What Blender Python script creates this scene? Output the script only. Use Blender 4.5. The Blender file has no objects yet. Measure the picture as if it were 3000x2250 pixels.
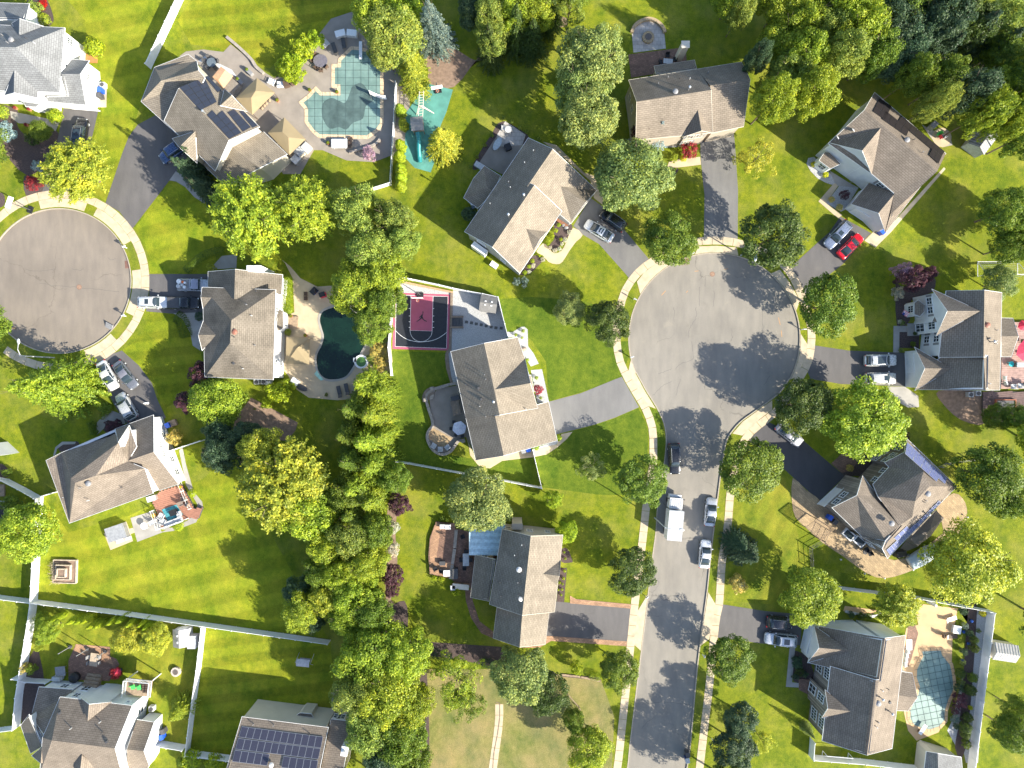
import bpy, math, random
import numpy as np
from mathutils import Vector, Matrix
from mathutils.geometry import tessellate_polygon
random.seed(7); np.random.seed(7)
# ---------------------------------------------------------------- camera, sky, sun, exposure
H, S = 108.0, 18.0                      # camera height (m), photo pixels per metre on the ground
sc = bpy.context.scene
col = sc.collection
cam_d = bpy.data.cameras.new('camera'); cam = bpy.data.objects.new('camera', cam_d); col.objects.link(cam)
cam.location = (0, 0, H); cam.rotation_euler = (0, 0, 0)
cam_d.sensor_width = 36; cam_d.lens = 36*H/(3000/S); cam_d.clip_start = 1; cam_d.clip_end = 5000
sc.camera = cam
SUN_EL = math.radians(29.5); SAZ = (0.85, -0.525)      # towards the sun, x right / y up in the picture
w = bpy.data.worlds.new('World'); sc.world = w; w.use_nodes = True
nt = w.node_tree; sky = nt.nodes.new('ShaderNodeTexSky'); sky.sky_type = 'NISHITA'; sky.sun_disc = False
sky.sun_elevation = SUN_EL; sky.sun_rotation = math.atan2(SAZ[0], SAZ[1])
bg = nt.nodes['Background']; bg.inputs['Strength'].default_value = 0.13
nt.links.new(sky.outputs[0], bg.inputs[0])
sd = bpy.data.lights.new('sun', 'SUN'); sd.energy = 5.0; sd.angle = math.radians(.5); sd.color = (1, .93, .78)
sun = bpy.data.objects.new('sun', sd); col.objects.link(sun)
ce = math.cos(SUN_EL); n_ = math.hypot(*SAZ)
sun.rotation_euler = Vector((-SAZ[0]/n_*ce, -SAZ[1]/n_*ce, -math.sin(SUN_EL))).to_track_quat('-Z', 'Y').to_euler()
sc.view_settings.view_transform = 'Standard'; sc.view_settings.look = 'None'
sc.view_settings.gamma = 1; sc.view_settings.use_curve_mapping = False; sc.view_settings.exposure = 1.24
sc.render.engine = 'CYCLES'; sc.cycles.max_bounces = 6; sc.cycles.diffuse_bounces = 3; sc.cycles.transmission_bounces = 4
sc.cycles.use_denoising = True; sc.cycles.denoiser = 'OPENIMAGEDENOISE'; sc.cycles.denoising_input_passes = 'RGB_ALBEDO_NORMAL'; sc.cycles.denoising_prefilter = 'ACCURATE'
# ---------------------------------------------------------------- coordinates: photo pixels -> metres on the place
FR = {'B': (380, 130, .5), 'D': (2330, 250, .5), 'C': (1330, 330, .5), 'F': (100, 1160, .5), 'L': (400, 740, .5),
      'I': (1230, 1480, .5), 'J': (2300, 1250, .5), 'K': (2310, 1760, .5), 'E': (2365, 780, .5), 'G': (1120, 780, .5),
      'O': (0, 0, 1.35624), 's': (0, 0, 1)}
for c_ in range(5):
    for r_ in range(5):
        FR['%d%d' % (c_, r_)] = (600*c_, 450*r_, .47281 if (r_ == 4 and c_ > 1) else .27125)
def pp(f, s):
    ox, oy, k = FR[f]; out = []
    for t in s.split():
        v = [float(a) for a in t.split(',')]
        out.append((ox+v[0]*k, oy+v[1]*k) + tuple(v[2:]))
    return out
def G(px, py, z=0.0):
    k = (H-z)/H/S
    return Vector(((px-1500)*k, (1125-py)*k, z))
def Gs(pts, z=0.0): return [G(p[0], p[1], p[2] if len(p) > 2 else z) for p in pts]
# ---------------------------------------------------------------- materials
MATS = {}
def new_mat(name):
    m = bpy.data.materials.new(name); m.use_nodes = True
    return m, m.node_tree, m.node_tree.nodes, m.node_tree.nodes['Principled BSDF']
def nz(nt_, scale, detail=3, vec=None, rough=.55):
    n = nt_.nodes.new('ShaderNodeTexNoise'); n.inputs['Scale'].default_value = scale; n.inputs['Detail'].default_value = detail
    n.inputs['Roughness'].default_value = rough
    if vec is not None: nt_.links.new(vec, n.inputs['Vector'])
    return n
def ramp(nt_, fac, stops):
    r = nt_.nodes.new('ShaderNodeValToRGB'); nt_.links.new(fac, r.inputs[0]); e = r.color_ramp.elements
    while len(e) < len(stops): e.new(.5)
    for i, (p, c) in enumerate(stops):
        e[i].position = p; e[i].color = tuple(c)+(1,) if len(c) == 3 else c
    return r
def mix(nt_, a, b, fac=.5, mode='MIX'):
    m = nt_.nodes.new('ShaderNodeMix'); m.data_type = 'RGBA'; m.blend_type = mode
    for i, v in ((6, a), (7, b), (0, fac)):
        if hasattr(v, 'is_linked') or hasattr(v, 'links'): nt_.links.new(v, m.inputs[i])
        elif i == 0: m.inputs[0].default_value = v
        else: m.inputs[i].default_value = tuple(v)+(1,)
    return m.outputs[2]
def coord(nt_, which='Object'):
    return nt_.nodes.new('ShaderNodeTexCoord').outputs[which]
def mapping(nt_, vec, rot=0, scale=(1, 1, 1), loc=(0, 0, 0)):
    m = nt_.nodes.new('ShaderNodeMapping'); nt_.links.new(vec, m.inputs[0]); m.inputs['Rotation'].default_value = (0, 0, rot)
    m.inputs['Scale'].default_value = scale; m.inputs['Location'].default_value = loc
    return m.outputs[0]
def bump(nt_, h, bs, strength=.4, dist=.05):
    b = nt_.nodes.new('ShaderNodeBump'); b.inputs['Strength'].default_value = strength; b.inputs['Distance'].default_value = dist
    nt_.links.new(h, b.inputs['Height']); nt_.links.new(b.outputs[0], bs.inputs['Normal'])
def plain(name, c, rough=.7, metal=0, var=.18, scale=3.0, coat=0, bmp=0):
    if name in MATS: return MATS[name]
    m, t, N, bs = new_mat(name)
    n = nz(t, scale, 4, coord(t)); v = ramp(t, n.outputs[0], [(.3, [x*(1-var) for x in c]), (.7, [min(1, x*(1+var)) for x in c])])
    t.links.new(v.outputs[0], bs.inputs['Base Color'])
    bs.inputs['Roughness'].default_value = rough; bs.inputs['Metallic'].default_value = metal; bs.inputs['Coat Weight'].default_value = coat
    if bmp: bump(t, nz(t, scale*6, 3, coord(t)).outputs[0], bs, bmp, .03)
    MATS[name] = m; return m
def grass(name, a, b, dry=(.30, .27, .07), stripe=None, dryp=.62, seed=0, fine=1.0):
    m, t, N, bs = new_mat(name); oc = mapping(t, coord(t), 0, (1, 1, 1), (seed*13.1, seed*7.7, 0))
    big = nz(t, .16, 4, oc, .6); mid = nz(t, 1.1, 5, oc, .65); fin = nz(t, 6.5*fine, 4, oc, .75)
    c1 = ramp(t, mid.outputs[0], [(.30, a), (.68, b)]).outputs[0]
    f = ramp(t, big.outputs[0], [(dryp-.17, (0, 0, 0)), (dryp+.2, (.75, .75, .75))]).outputs[0]
    c2 = mix(t, c1, dry, f)
    tone = nz(t, .3, 6, mapping(t, oc, .9, (1, .6, 1)), .68)
    c2 = mix(t, c2, ramp(t, tone.outputs[0], [(.33, (.55, .72, .6)), (.5, (.95, .98, .9)), (.66, (1.22, 1.14, 1.1))]).outputs[0], .9, 'MULTIPLY')
    if stripe:
        ang, wd, st = stripe
        wv = t.nodes.new('ShaderNodeTexWave'); wv.inputs['Scale'].default_value = .314/wd*.5; wv.inputs['Distortion'].default_value = 1.2
        wv.inputs['Detail'].default_value = 2; wv.inputs['Detail Scale'].default_value = .6
        t.links.new(mapping(t, oc, ang), wv.inputs['Vector'])
        sv = ramp(t, wv.outputs[1], [(.3, (1-st,)*3), (.7, (1+st,)*3)]).outputs[0]
        c2 = mix(t, c2, sv, 1, 'MULTIPLY')
    fv = ramp(t, fin.outputs[0], [(.3, (.55, .6, .5)), (.7, (1.3, 1.28, 1.3))]).outputs[0]
    c3 = mix(t, c2, fv, .8, 'MULTIPLY')
    t.links.new(c3, bs.inputs['Base Color']); bs.inputs['Roughness'].default_value = .9; bs.inputs['Specular IOR Level'].default_value = .15
    bump(t, fin.outputs[0], bs, .7, .12)
    MATS[name] = m; return m
def paving(name, c, joint, bw, rh, rough=.8, seed=0, var=.15, rot=0, mort=.02):
    m, t, N, bs = new_mat(name); oc = mapping(t, coord(t), rot)
    br = t.nodes.new('ShaderNodeTexBrick'); t.links.new(oc, br.inputs[0]); br.inputs['Scale'].default_value = 1
    br.inputs['Brick Width'].default_value = bw; br.inputs['Row Height'].default_value = rh; br.inputs['Mortar Size'].default_value = mort
    br.inputs['Color1'].default_value = tuple(x*(1-var) for x in c)+(1,); br.inputs['Color2'].default_value = tuple(min(1, x*(1+var)) for x in c)+(1,)
    br.inputs['Mortar'].default_value = tuple(joint)+(1,)
    n = nz(t, .8, 5, oc); v = ramp(t, n.outputs[0], [(.3, (.75, .75, .75)), (.7, (1.12, 1.12, 1.12))]).outputs[0]
    t.links.new(mix(t, br.outputs[0], v, 1, 'MULTIPLY'), bs.inputs['Base Color']); bs.inputs['Roughness'].default_value = rough
    bump(t, br.outputs[1], bs, -.3, .02)
    MATS[name] = m; return m
def asphalt(name, c, crack=.6, seal=0):
    m, t, N, bs = new_mat(name); oc = coord(t)
    a = nz(t, .07, 4, oc, .6); b = nz(t, .9, 5, mapping(t, oc, .1, (1, .25, 1))); st_ = nz(t, .33, 5, oc, .7); f = nz(t, 9, 3, oc, .8)
    base = ramp(t, a.outputs[0], [(.3, [x*.84 for x in c]), (.7, [x*1.12 for x in c])]).outputs[0]
    base = mix(t, base, ramp(t, b.outputs[0], [(.3, (.86, .86, .87)), (.7, (1.08, 1.07, 1.05))]).outputs[0], 1, 'MULTIPLY')
    base = mix(t, base, ramp(t, f.outputs[0], [(.25, (.86,)*3), (.75, (1.12,)*3)]).outputs[0], 1, 'MULTIPLY')
    base = mix(t, base, ramp(t, st_.outputs[0], [(.25, (.82, .82, .82)), (.38, (.97,)*3), (.62, (1.0,)*3), (.72, (1.13, 1.12, 1.08))]).outputs[0], 1, 'MULTIPLY')
    if crack:
        vo = t.nodes.new('ShaderNodeTexVoronoi'); vo.feature = 'DISTANCE_TO_EDGE'; vo.inputs['Scale'].default_value = .085
        wob = nz(t, .5, 4, oc); ad = t.nodes.new('ShaderNodeVectorMath'); ad.operation = 'MULTIPLY_ADD'
        t.links.new(wob.outputs[1], ad.inputs[0]); ad.inputs[1].default_value = (3, 3, 0); t.links.new(oc, ad.inputs[2])
        t.links.new(ad.outputs[0], vo.inputs['Vector'])
        k = ramp(t, vo.outputs['Distance'], [(.0015, (1-crack*.55,)*3), (.005, (1, 1, 1))]).outputs[0]
        gate = nz(t, .11, 2, oc); gm = ramp(t, gate.outputs[0], [(.5, (0, 0, 0)), (.56, (1, 1, 1))]).outputs[0]
        base = mix(t, base, mix(t, base, k, 1, 'MULTIPLY'), gm)
    t.links.new(base, bs.inputs['Base Color']); bs.inputs['Roughness'].default_value = .85
    bump(t, f.outputs[0], bs, .25, .02); MATS[name] = m; return m
def roofmat(name, c, c2=None, streak=.15):
    m, t, N, bs = new_mat(name); uv = coord(t, 'UV'); c2 = c2 or [x*.72 for x in c]
    br = t.nodes.new('ShaderNodeTexBrick'); t.links.new(uv, br.inputs[0]); br.inputs['Scale'].default_value = 1
    br.inputs['Brick Width'].default_value = .62; br.inputs['Row Height'].default_value = .29; br.inputs['Mortar Size'].default_value = .028
    br.inputs['Mortar Smooth'].default_value = .6
    br.inputs['Color1'].default_value = tuple(c)+(1,); br.inputs['Color2'].default_value = tuple(x*.84 for x in c)+(1,)
    br.inputs['Mortar'].default_value = tuple(x*.55 for x in c2)+(1,)
    n1 = nz(t, 1, 5, mapping(t, uv, 0, (.35, 1.3, 1)), .65); n2 = nz(t, 1, 3, mapping(t, uv, 0, (.45, .12, 1)), .6)
    v1 = ramp(t, n1.outputs[0], [(.3, (.88,)*3), (.7, (1.10,)*3)]).outputs[0]
    v2 = ramp(t, n2.outputs[0], [(.32, (1-streak,)*3), (.62, (1.06,)*3)]).outputs[0]
    x = mix(t, mix(t, br.outputs[0], v1, 1, 'MULTIPLY'), v2, 1, 'MULTIPLY')
    t.links.new(x, bs.inputs['Base Color']); bs.inputs['Roughness'].default_value = .9; bs.inputs['Specular IOR Level'].default_value = .2
    bump(t, br.outputs[1], bs, -.5, .02)
    MATS[name] = m; return m
def siding(name, c):
    m, t, N, bs = new_mat(name); wv = t.nodes.new('ShaderNodeTexWave'); wv.bands_direction = 'Z'; wv.wave_profile = 'SAW'
    wv.inputs['Scale'].default_value = .314/.12*.5; t.links.new(coord(t), wv.inputs['Vector'])
    k = ramp(t, wv.outputs[1], [(.0, [x*.8 for x in c]), (.18, c)]).outputs[0]
    n = nz(t, .6, 4, coord(t)); t.links.new(mix(t, k, ramp(t, n.outputs[0], [(.3, (.9,)*3), (.7, (1.04,)*3)]).outputs[0], 1, 'MULTIPLY'), bs.inputs['Base Color'])
    bs.inputs['Roughness'].default_value = .6; MATS[name] = m; return m
def leafmat(name='leaf'):
    m, t, N, bs = new_mat(name); N.remove(bs)
    oi = t.nodes.new('ShaderNodeObjectInfo'); ge = t.nodes.new('ShaderNodeNewGeometry')
    rv = ramp(t, ge.outputs['Random Per Island'], [(0, (.55, .62, .6)), (.55, (1, 1, 1)), (1, (1.55, 1.35, 1.0))]).outputs[0]
    n = nz(t, 2.6, 4, coord(t), .7); v = ramp(t, n.outputs[0], [(.32, (.5, .62, .66)), (.52, (1.0, 1.0, 1.0)), (.68, (1.5, 1.32, 1.15))]).outputs[0]
    c = mix(t, mix(t, oi.outputs['Color'], rv, 1, 'MULTIPLY'), v, 1, 'MULTIPLY')
    d = t.nodes.new('ShaderNodeBsdfPrincipled'); t.links.new(c, d.inputs['Base Color']); d.inputs['Roughness'].default_value = .5
    d.inputs['Specular IOR Level'].default_value = .35
    tr = t.nodes.new('ShaderNodeBsdfTranslucent'); t.links.new(c, tr.inputs[0]); ms = t.nodes.new('ShaderNodeMixShader'); ms.inputs[0].default_value = .38
    t.links.new(d.outputs[0], ms.inputs[1]); t.links.new(tr.outputs[0], ms.inputs[2]); t.links.new(ms.outputs[0], N['Material Output'].inputs[0])
    MATS[name] = m; return m
def glassm():
    m, t, N, bs = new_mat('window_glass'); bs.inputs['Base Color'].default_value = (.03, .045, .055, 1); bs.inputs['Roughness'].default_value = .06
    bs.inputs['Specular IOR Level'].default_value = .9; MATS['glass'] = m; return m
def paint(name, c, rough=.28, metal=.3):
    if name in MATS: return MATS[name]
    m, t, N, bs = new_mat(name); bs.inputs['Base Color'].default_value = tuple(c)+(1,); bs.inputs['Roughness'].default_value = rough
    bs.inputs['Metallic'].default_value = metal; bs.inputs['Coat Weight'].default_value = .8; bs.inputs['Coat Roughness'].default_value = .06
    d = nz(t, 5, 3, coord(t)); t.links.new(ramp(t, d.outputs[0], [(.3, (rough*.8,)*3), (.7, (min(1, rough*1.5),)*3)]).outputs[0], bs.inputs['Roughness'])
    MATS[name] = m; return m
LEAF = leafmat(); GLASS = glassm()
BARK = plain('bark', (.16, .12, .085), .9, bmp=.5)
WHITE = plain('white_paint', (.78, .79, .80), .5, var=.05); CREAM = plain('cream_paint', (.66, .60, .50), .6, var=.08)
VINYL = plain('white_vinyl', (.84, .85, .87), .45, var=.06, scale=1.2)
CONC = plain('concrete', (.53, .43, .30), .85, var=.16, scale=.9, bmp=.15)
CONC2 = plain('grey_concrete', (.34, .32, .29), .85, var=.14, scale=.7, bmp=.15)
KERB = plain('kerb_concrete', (.38, .33, .26), .85, var=.15)
DRIVE = asphalt('driveway_asphalt', (.125, .118, .118), 0); DRIVE2 = asphalt('old_driveway_asphalt', (.19, .185, .18), 0)
DRIVE3 = asphalt('sealed_driveway_asphalt', (.075, .072, .078), 0)
ROAD = asphalt('road_asphalt', (.235, .20, .165), .6); ROAD2 = asphalt('street_asphalt', (.26, .238, .205), .7)
MULCH = plain('mulch', (.085, .06, .055), .95, var=.4, scale=6, bmp=.6); DIRT = plain('dirt', (.24, .165, .12), .95, var=.25, scale=2, bmp=.4)
PEBB = plain('white_pebbles', (.40, .40, .40), .9, var=.35, scale=9, bmp=.6)
BLACK = plain('black_plastic', (.02, .02, .022), .5); DGREY = plain('dark_grey', (.07, .07, .075), .6); MGREY = plain('mid_grey', (.25, .25, .26), .6)
LGREY = plain('light_grey', (.5, .51, .52), .5); STEEL = plain('galvanised_steel', (.5, .52, .54), .35, .7, .08)
BROWN = plain('brown_wicker', (.10, .065, .045), .7); WOOD = plain('weathered_wood', (.30, .22, .15), .8, var=.3); BLUE = plain('blue_plastic', (.02, .10, .55), .4)
RED = plain('red_cloth', (.65, .03, .07), .7); ORANGE = plain('orange_plastic', (.75, .16, .03), .5); TERRA = plain('terracotta', (.5, .2, .1), .7)
TEAL = plain('teal_metal', (.02, .17, .17), .5); GREENP = plain('green_plastic', (.08, .55, .12), .5); RUBBER = plain('tyre_rubber', (.02, .02, .02), .8)
TAN = plain('tan_canvas', (.30, .235, .135), .85, var=.06, scale=.7); PEACH = plain('peach_canvas', (.62, .37, .22), .85, var=.08)
# ---------------------------------------------------------------- object helpers
def tag(o, label=None, cat=None, group=None, kind=None):
    if label: o['label'] = label
    if cat: o['category'] = cat
    if group: o['group'] = group
    if kind: o['kind'] = kind
    return o
def empty(name, loc=(0, 0, 0), rz=0, label=None, cat=None, group=None):
    o = bpy.data.objects.new(name, None); col.objects.link(o); o.location = loc; o.rotation_euler = (0, 0, rz); o.empty_display_size = .3
    return tag(o, label, cat, group)
def link(name, me, parent=None, loc=(0, 0, 0), rot=(0, 0, 0), scale=(1, 1, 1)):
    o = bpy.data.objects.new(name, me); col.objects.link(o); o.parent = parent; o.location = loc; o.rotation_euler = rot; o.scale = scale
    return o
def copy_tree(o, parent=None):
    c = o.copy(); col.objects.link(c); c.parent = parent
    for ch in list(o.children): copy_tree(ch, c)
    return c
class MB:
    def __init__(s): s.v = []; s.f = []; s.uv = None; s.sm = False
    def quad(s, *p):
        n = len(s.v); s.v += [tuple(a) for a in p]; s.f.append(tuple(range(n, n+len(p)))); return s
    def poly(s, pts, z=None):
        P = [Vector((p[0], p[1], z if z is not None else p[2])) for p in pts]; n = len(s.v); s.v += [tuple(a) for a in P]
        for t in tessellate_polygon([P]):
            a, b, c = (P[i] for i in t)
            s.f.append(tuple(n+i for i in (t if (b-a).cross(c-a).z >= 0 else t[::-1])))
        return s
    def prism(s, pts, z0, z1, bottom=False):
        P = [(p[0], p[1]) for p in pts]; ar = sum(P[i-1][0]*P[i][1]-P[i][0]*P[i-1][1] for i in range(len(P)))
        if ar < 0: P = P[::-1]
        s.poly([(x, y, z1) for x, y in P]); n = len(P); b = len(s.v)
        s.v += [(x, y, z0) for x, y in P]+[(x, y, z1) for x, y in P]
        for i in range(n): j = (i+1) % n; s.f.append((b+i, b+j, b+n+j, b+n+i))
        if bottom: s.f.append(tuple(b+i for i in range(n-1, -1, -1)))
        return s
    def box(s, c, d, rz=0, top=1.0):
        x, y, z = (a/2 for a in d); R = Matrix.Rotation(rz, 3, 'Z'); n = len(s.v)
        for zz in (-1, 1):
            k = top if zz > 0 else 1
            for a, b in ((-1, -1), (1, -1), (1, 1), (-1, 1)):
                s.v.append(tuple(Vector(c)+R @ Vector((a*x*k, b*y*k, zz*z))))
        for f in ((3, 2, 1, 0), (4, 5, 6, 7), (0, 1, 5, 4), (1, 2, 6, 5), (2, 3, 7, 6), (3, 0, 4, 7)): s.f.append(tuple(n+i for i in f))
        return s
    def bar(s, a, b, r=.03, n=6, r2=None):
        a = Vector(a); b = Vector(b); d = (b-a).normalized(); u = d.orthogonal().normalized(); v = d.cross(u); k = len(s.v); r2 = r if r2 is None else r2
        for p, rr in ((a, r), (b, r2)):
            for i in range(n):
                t = 2*math.pi*i/n; s.v.append(tuple(p+(u*math.cos(t)+v*math.sin(t))*rr))
        for i in range(n): j = (i+1) % n; s.f.append((k+i, k+j, k+n+j, k+n+i))
        s.f.append(tuple(k+n+i for i in range(n))); s.f.append(tuple(k+i for i in range(n-1, -1, -1)))
        return s
    def lathe(s, prof, c=(0, 0, 0), n=16, sx=1, sy=1):
        k = len(s.v); m = len(prof)
        for i in range(n):
            t = 2*math.pi*i/n
            for r, z in prof: s.v.append((c[0]+r*math.cos(t)*sx, c[1]+r*math.sin(t)*sy, c[2]+z))
        for i in range(n):
            j = (i+1) % n
            for q in range(m-1): s.f.append((k+i*m+q, k+j*m+q, k+j*m+q+1, k+i*m+q+1))
        if prof[-1][0] > 1e-4: s.f.append(tuple(k+i*m+m-1 for i in range(n)))
        return s
    def strip(s, L, R, z0, z1):           # a raised strip between two edge polylines
        for i in range(len(L)-1):
            a, b, c, d = L[i], L[i+1], R[i+1], R[i]
            s.prism([a, b, c, d], z0, z1)
        return s
    def mesh(s, name, mat):
        me = bpy.data.meshes.new(name); me.from_pydata(s.v, [], s.f); me.update()
        if s.sm: me.polygons.foreach_set('use_smooth', [True]*len(me.polygons))
        if mat is not None: me.materials.append(mat)
        if s.uv:
            ul = me.uv_layers.new(name='UVMap')
            for pl in me.polygons:
                for li in pl.loop_indices: ul.data[li].uv = s.uv[me.loops[li].vertex_index]
        return me
    def build(s, name, mat, parent=None, world=False, **kw):
        if world and parent is not None:
            o = parent.location; s.v = [(a-o.x, b-o.y, c-o.z) for a, b, c in s.v]
        return link(name, s.mesh(name, mat), parent, **kw)
def ring(cx, cy, r, a0, a1, n):           # arc in photo pixels, degrees, y down
    return [(cx+r*math.cos(math.radians(a0+(a1-a0)*i/n)), cy+r*math.sin(math.radians(a0+(a1-a0)*i/n))) for i in range(n+1)]
def smooth(pts, k=4, closed=False):       # Catmull-Rom through photo points
    n = len(pts); out = []
    rng = range(n) if closed else range(n-1)
    for i in rng:
        p0 = pts[(i-1) % n] if closed or i > 0 else pts[i]; p1 = pts[i]; p2 = pts[(i+1) % n]
        p3 = pts[(i+2) % n] if closed or i+2 < n else p2
        for j in range(k):
            t = j/k
            out.append(tuple(.5*((2*p1[d])+(-p0[d]+p2[d])*t+(2*p0[d]-5*p1[d]+4*p2[d]-p3[d])*t*t+(-p0[d]+3*p1[d]-3*p2[d]+p3[d])*t**3) for d in (0, 1)))
    if not closed: out.append(tuple(pts[-1][:2]))
    return out
def offset(pts, d):                       # offset an open polyline of 2D points to its left (photo or metre units)
    out = []
    for i in range(len(pts)):
        a = pts[max(i-1, 0)]; b = pts[min(i+1, len(pts)-1)]; t = Vector((b[0]-a[0], b[1]-a[1])).normalized()
        out.append((pts[i][0]-t.y*d, pts[i][1]+t.x*d))
    return out
SHN = [0]
def sheet(name, pts, z, mat, kind='structure', label=None, cat=None, thick=0):
    SHN[0] += 1; z += SHN[0]*.00012; m = MB(); P = [G(p[0], p[1]) for p in pts]
    if thick: m.prism(P, z-thick, z)
    else: m.poly(P, z)
    o = m.build(name, mat); tag(o, label, cat, kind=kind); return o
# ================================================================ ground, roads, kerbs, pavements
GR = grass('grass', (.115, .158, .012), (.235, .255, .016))
GR_DEEP = grass('deep_green_lawn', (.080, .128, .012), (.145, .190, .018), (.15, .19, .02), None, .8, 3, .8)
GR_STR = grass('striped_lawn', (.16, .205, .013), (.26, .285, .018), (.34, .31, .035), (1.35, 1.9, .10), .60, 1)
GR_STR2 = grass('striped_back_lawn', (.135, .175, .012), (.24, .26, .015), (.34, .30, .03), (1.45, 1.5, .12), .60, 2)
GR_DRY = grass('dry_field', (.13, .155, .035), (.24, .235, .075), (.33, .25, .13), None, .46, 5)
GR_MOT = grass('mottled_lawn', (.12, .17, .015), (.235, .255, .02), (.32, .28, .04), (.5, 1.3, .08), .55, 6)
cul1 = ring(172, 823, 211, -157, 157, 72)                     # first cul-de-sac and the road that leaves it
road1 = cul1 + [(-60, 905), (-420, 915), (-420, 735), (-60, 740)]
circ = ring(2093, 992, 250, 157, 388, 60)
Lk = smooth([(1866, 1092), (1895, 1145), (1925, 1193), (1946, 1239), (1953, 1285), (1948, 1350), (1927, 1491), (1923, 1556), (1911, 1646), (1900, 1741), (1892, 1814), (1878, 1923), (1847, 2178), (1838, 2260), (1800, 2480)], 3)
Rk = smooth([(2311, 1110), (2283, 1150), (2220, 1198), (2175, 1230), (2148, 1258), (2128, 1290), (2118, 1340), (2112, 1377), (2101, 1464), (2082, 1621), (2071, 1730), (2058, 1828), (2041, 1965), (2022, 2178), (2010, 2260), (1975, 2480)], 3)
kerb2 = Lk[::-1] + circ + Rk
road2 = kerb2
B_ = 1500
outer = [Vector((-B_, -B_, 0)), Vector((B_, -B_, 0)), Vector((B_, B_, 0)), Vector((-B_, B_, 0))]
h1 = Gs(road1); h2 = Gs(road2)
allv = outer+h1+h2; gm = MB(); gm.v = [tuple(v) for v in allv]
for t in tessellate_polygon([outer, h1, h2]):
    a, b, c = (allv[i] for i in t); gm.f.append(t if (b-a).cross(c-a).z > 0 else t[::-1])
tag(gm.build('ground', GR), kind='structure')
for nm, rd, mt in (('road', road1, ROAD), ('road', road2, ROAD2)):
    tag(MB().poly(Gs(rd), -.12).build(nm, mt), kind='structure')
def kerb(line, side, z=.03):
    P = [G(*p[:2]).xy for p in line]; A = offset(P, .14*side); Bq = offset(P, -.02*side); m = MB()
    for i in range(len(P)-1):
        m.prism([A[i], A[i+1], Bq[i+1], Bq[i]], -.13, z)
    o = m.build('kerb', KERB); tag(o, kind='structure'); return o
kerb(cul1, -1 if 0 else 1, .03); kerb(kerb2, 1, .03)
def walk(line, width, step, name='sidewalk', mat=CONC, closed=False):     # slabs, one object each, with recessed joints
    P = [G(*p[:2]).xy for p in line]; L = [0]
    for i in range(1, len(P)): L.append(L[-1]+(P[i]-P[i-1]).length)
    root = empty(name, (P[0].x, P[0].y, 0)); tag(root, kind='structure'); n = max(1, int(L[-1]/step)); hw = width/2
    def at(d):
        d = min(max(d, 0), L[-1])
        for i in range(1, len(P)):
            if L[i] >= d:
                t = (d-L[i-1])/max(L[i]-L[i-1], 1e-6); return P[i-1].lerp(P[i], t), (P[i]-P[i-1]).normalized()
        return P[-1], (P[-1]-P[-2]).normalized()
    for k in range(n):
        a, ta = at(k*L[-1]/n+.03); b, tb = at((k+1)*L[-1]/n-.03); na = Vector((-ta.y, ta.x)); nb = Vector((-tb.y, tb.x))
        dz = random.uniform(-.004, .004)
        MB().prism([a-na*hw, b-nb*hw, b+nb*hw, a+na*hw], -.02, .035+dz).build('slab', mat, root, world=True)
    return root
walk(ring(172, 823, 254.5, -150, 128, 90), 1.28, 1.9)
walk(smooth([(1802, 2290), (1812, 2225), (1826, 2093), (1847, 1895), (1858, 1784), (1883, 1578), (1895, 1470), (1912, 1370), (1914, 1307), (1911, 1253), (1892, 1198), (1860, 1144), (1827, 1084), (1811, 1036), (1806, 960), (1822, 879), (1841, 835), (1876, 792), (1922, 759), (1980, 725), (2044, 708), (2098, 705), (2153, 710), (2235, 737), (2304, 784), (2345, 857), (2370, 930), (2378, 981), (2370, 1052), (2345, 1103), (2275, 1204), (2234, 1236), (2193, 1272), (2174, 1307), (2155, 1370), (2140, 1442), (2132, 1540), (2115, 1648), (2107, 1770), (2096, 1824), (2079, 1999), (2058, 2178), (2045, 2290)], 4), 1.25, 1.7)
walk(pp('24', '555,555 556,640 546,740 530,850 515,960 495,1100'), 1.3, 1.8, 'path')
aprons = [ring(172, 823, 217, -104, -70, 6)+ring(172, 823, 242, -70, -104, 6), ring(172, 823, 217, -62, -29, 6)+ring(172, 823, 242, -29, -62, 6),
          ring(172, 823, 217, -8, 25, 6)+ring(172, 823, 242, 25, -8, 6), ring(172, 823, 217, 45.5, 70, 5)+ring(172, 823, 242, 70, 45.5, 5),
          ring(2093, 992, 253.5, 211, 244, 6)+[(1963, 745), (1925, 770), (1888, 797), (1866, 825)],
          ring(2093, 992, 253.5, 257, 286, 5)+[(2158, 725), (2098, 720), (2045, 722)],
          ring(2093, 992, 253.5, 311, 341, 5)+[(2343, 882), (2318, 835), (2285, 790)],
          ring(2093, 992, 253.5, 357, 388, 5)+[(2334, 1104), (2358, 1053), (2366, 1010)],
          [(2262, 1173), (2220, 1203), (2175, 1236), (2146, 1270), (2175, 1276), (2224, 1229), (2262, 1200)],
          [(1848, 1056), (1863, 1096), (1890, 1147), (1921, 1197), (1894, 1188), (1868, 1141), (1840, 1090)],
          [(1897, 1742), (1889, 1812), (1877, 1906), (1854, 1885), (1862, 1840), (1868, 1790)],
          [(2075, 1735), (2061, 1828), (2052, 1892), (2078, 1872), (2088, 1820), (2096, 1770)]]
for a in aprons:
    tag(MB().prism(Gs(a), -.02, .031).build('driveway_apron', CONC), kind='structure')
def drive(f, s, mat, nm='driveway', z=.016): return sheet(nm, pp(f, s), z, mat)
drive('s', '187,318 288,325 262,436 252,560 225,572 160,574 118,580 165,430', DRIVE)
drive('s', '309,596 325,548 358,450 377,401 404,365 470,330 560,450 520,500 496,529 461,575 388,670 350,620', DRIVE)
drive('s', '432,803 640,803 640,925 575,925 428,912 438,860', DRIVE)
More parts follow.
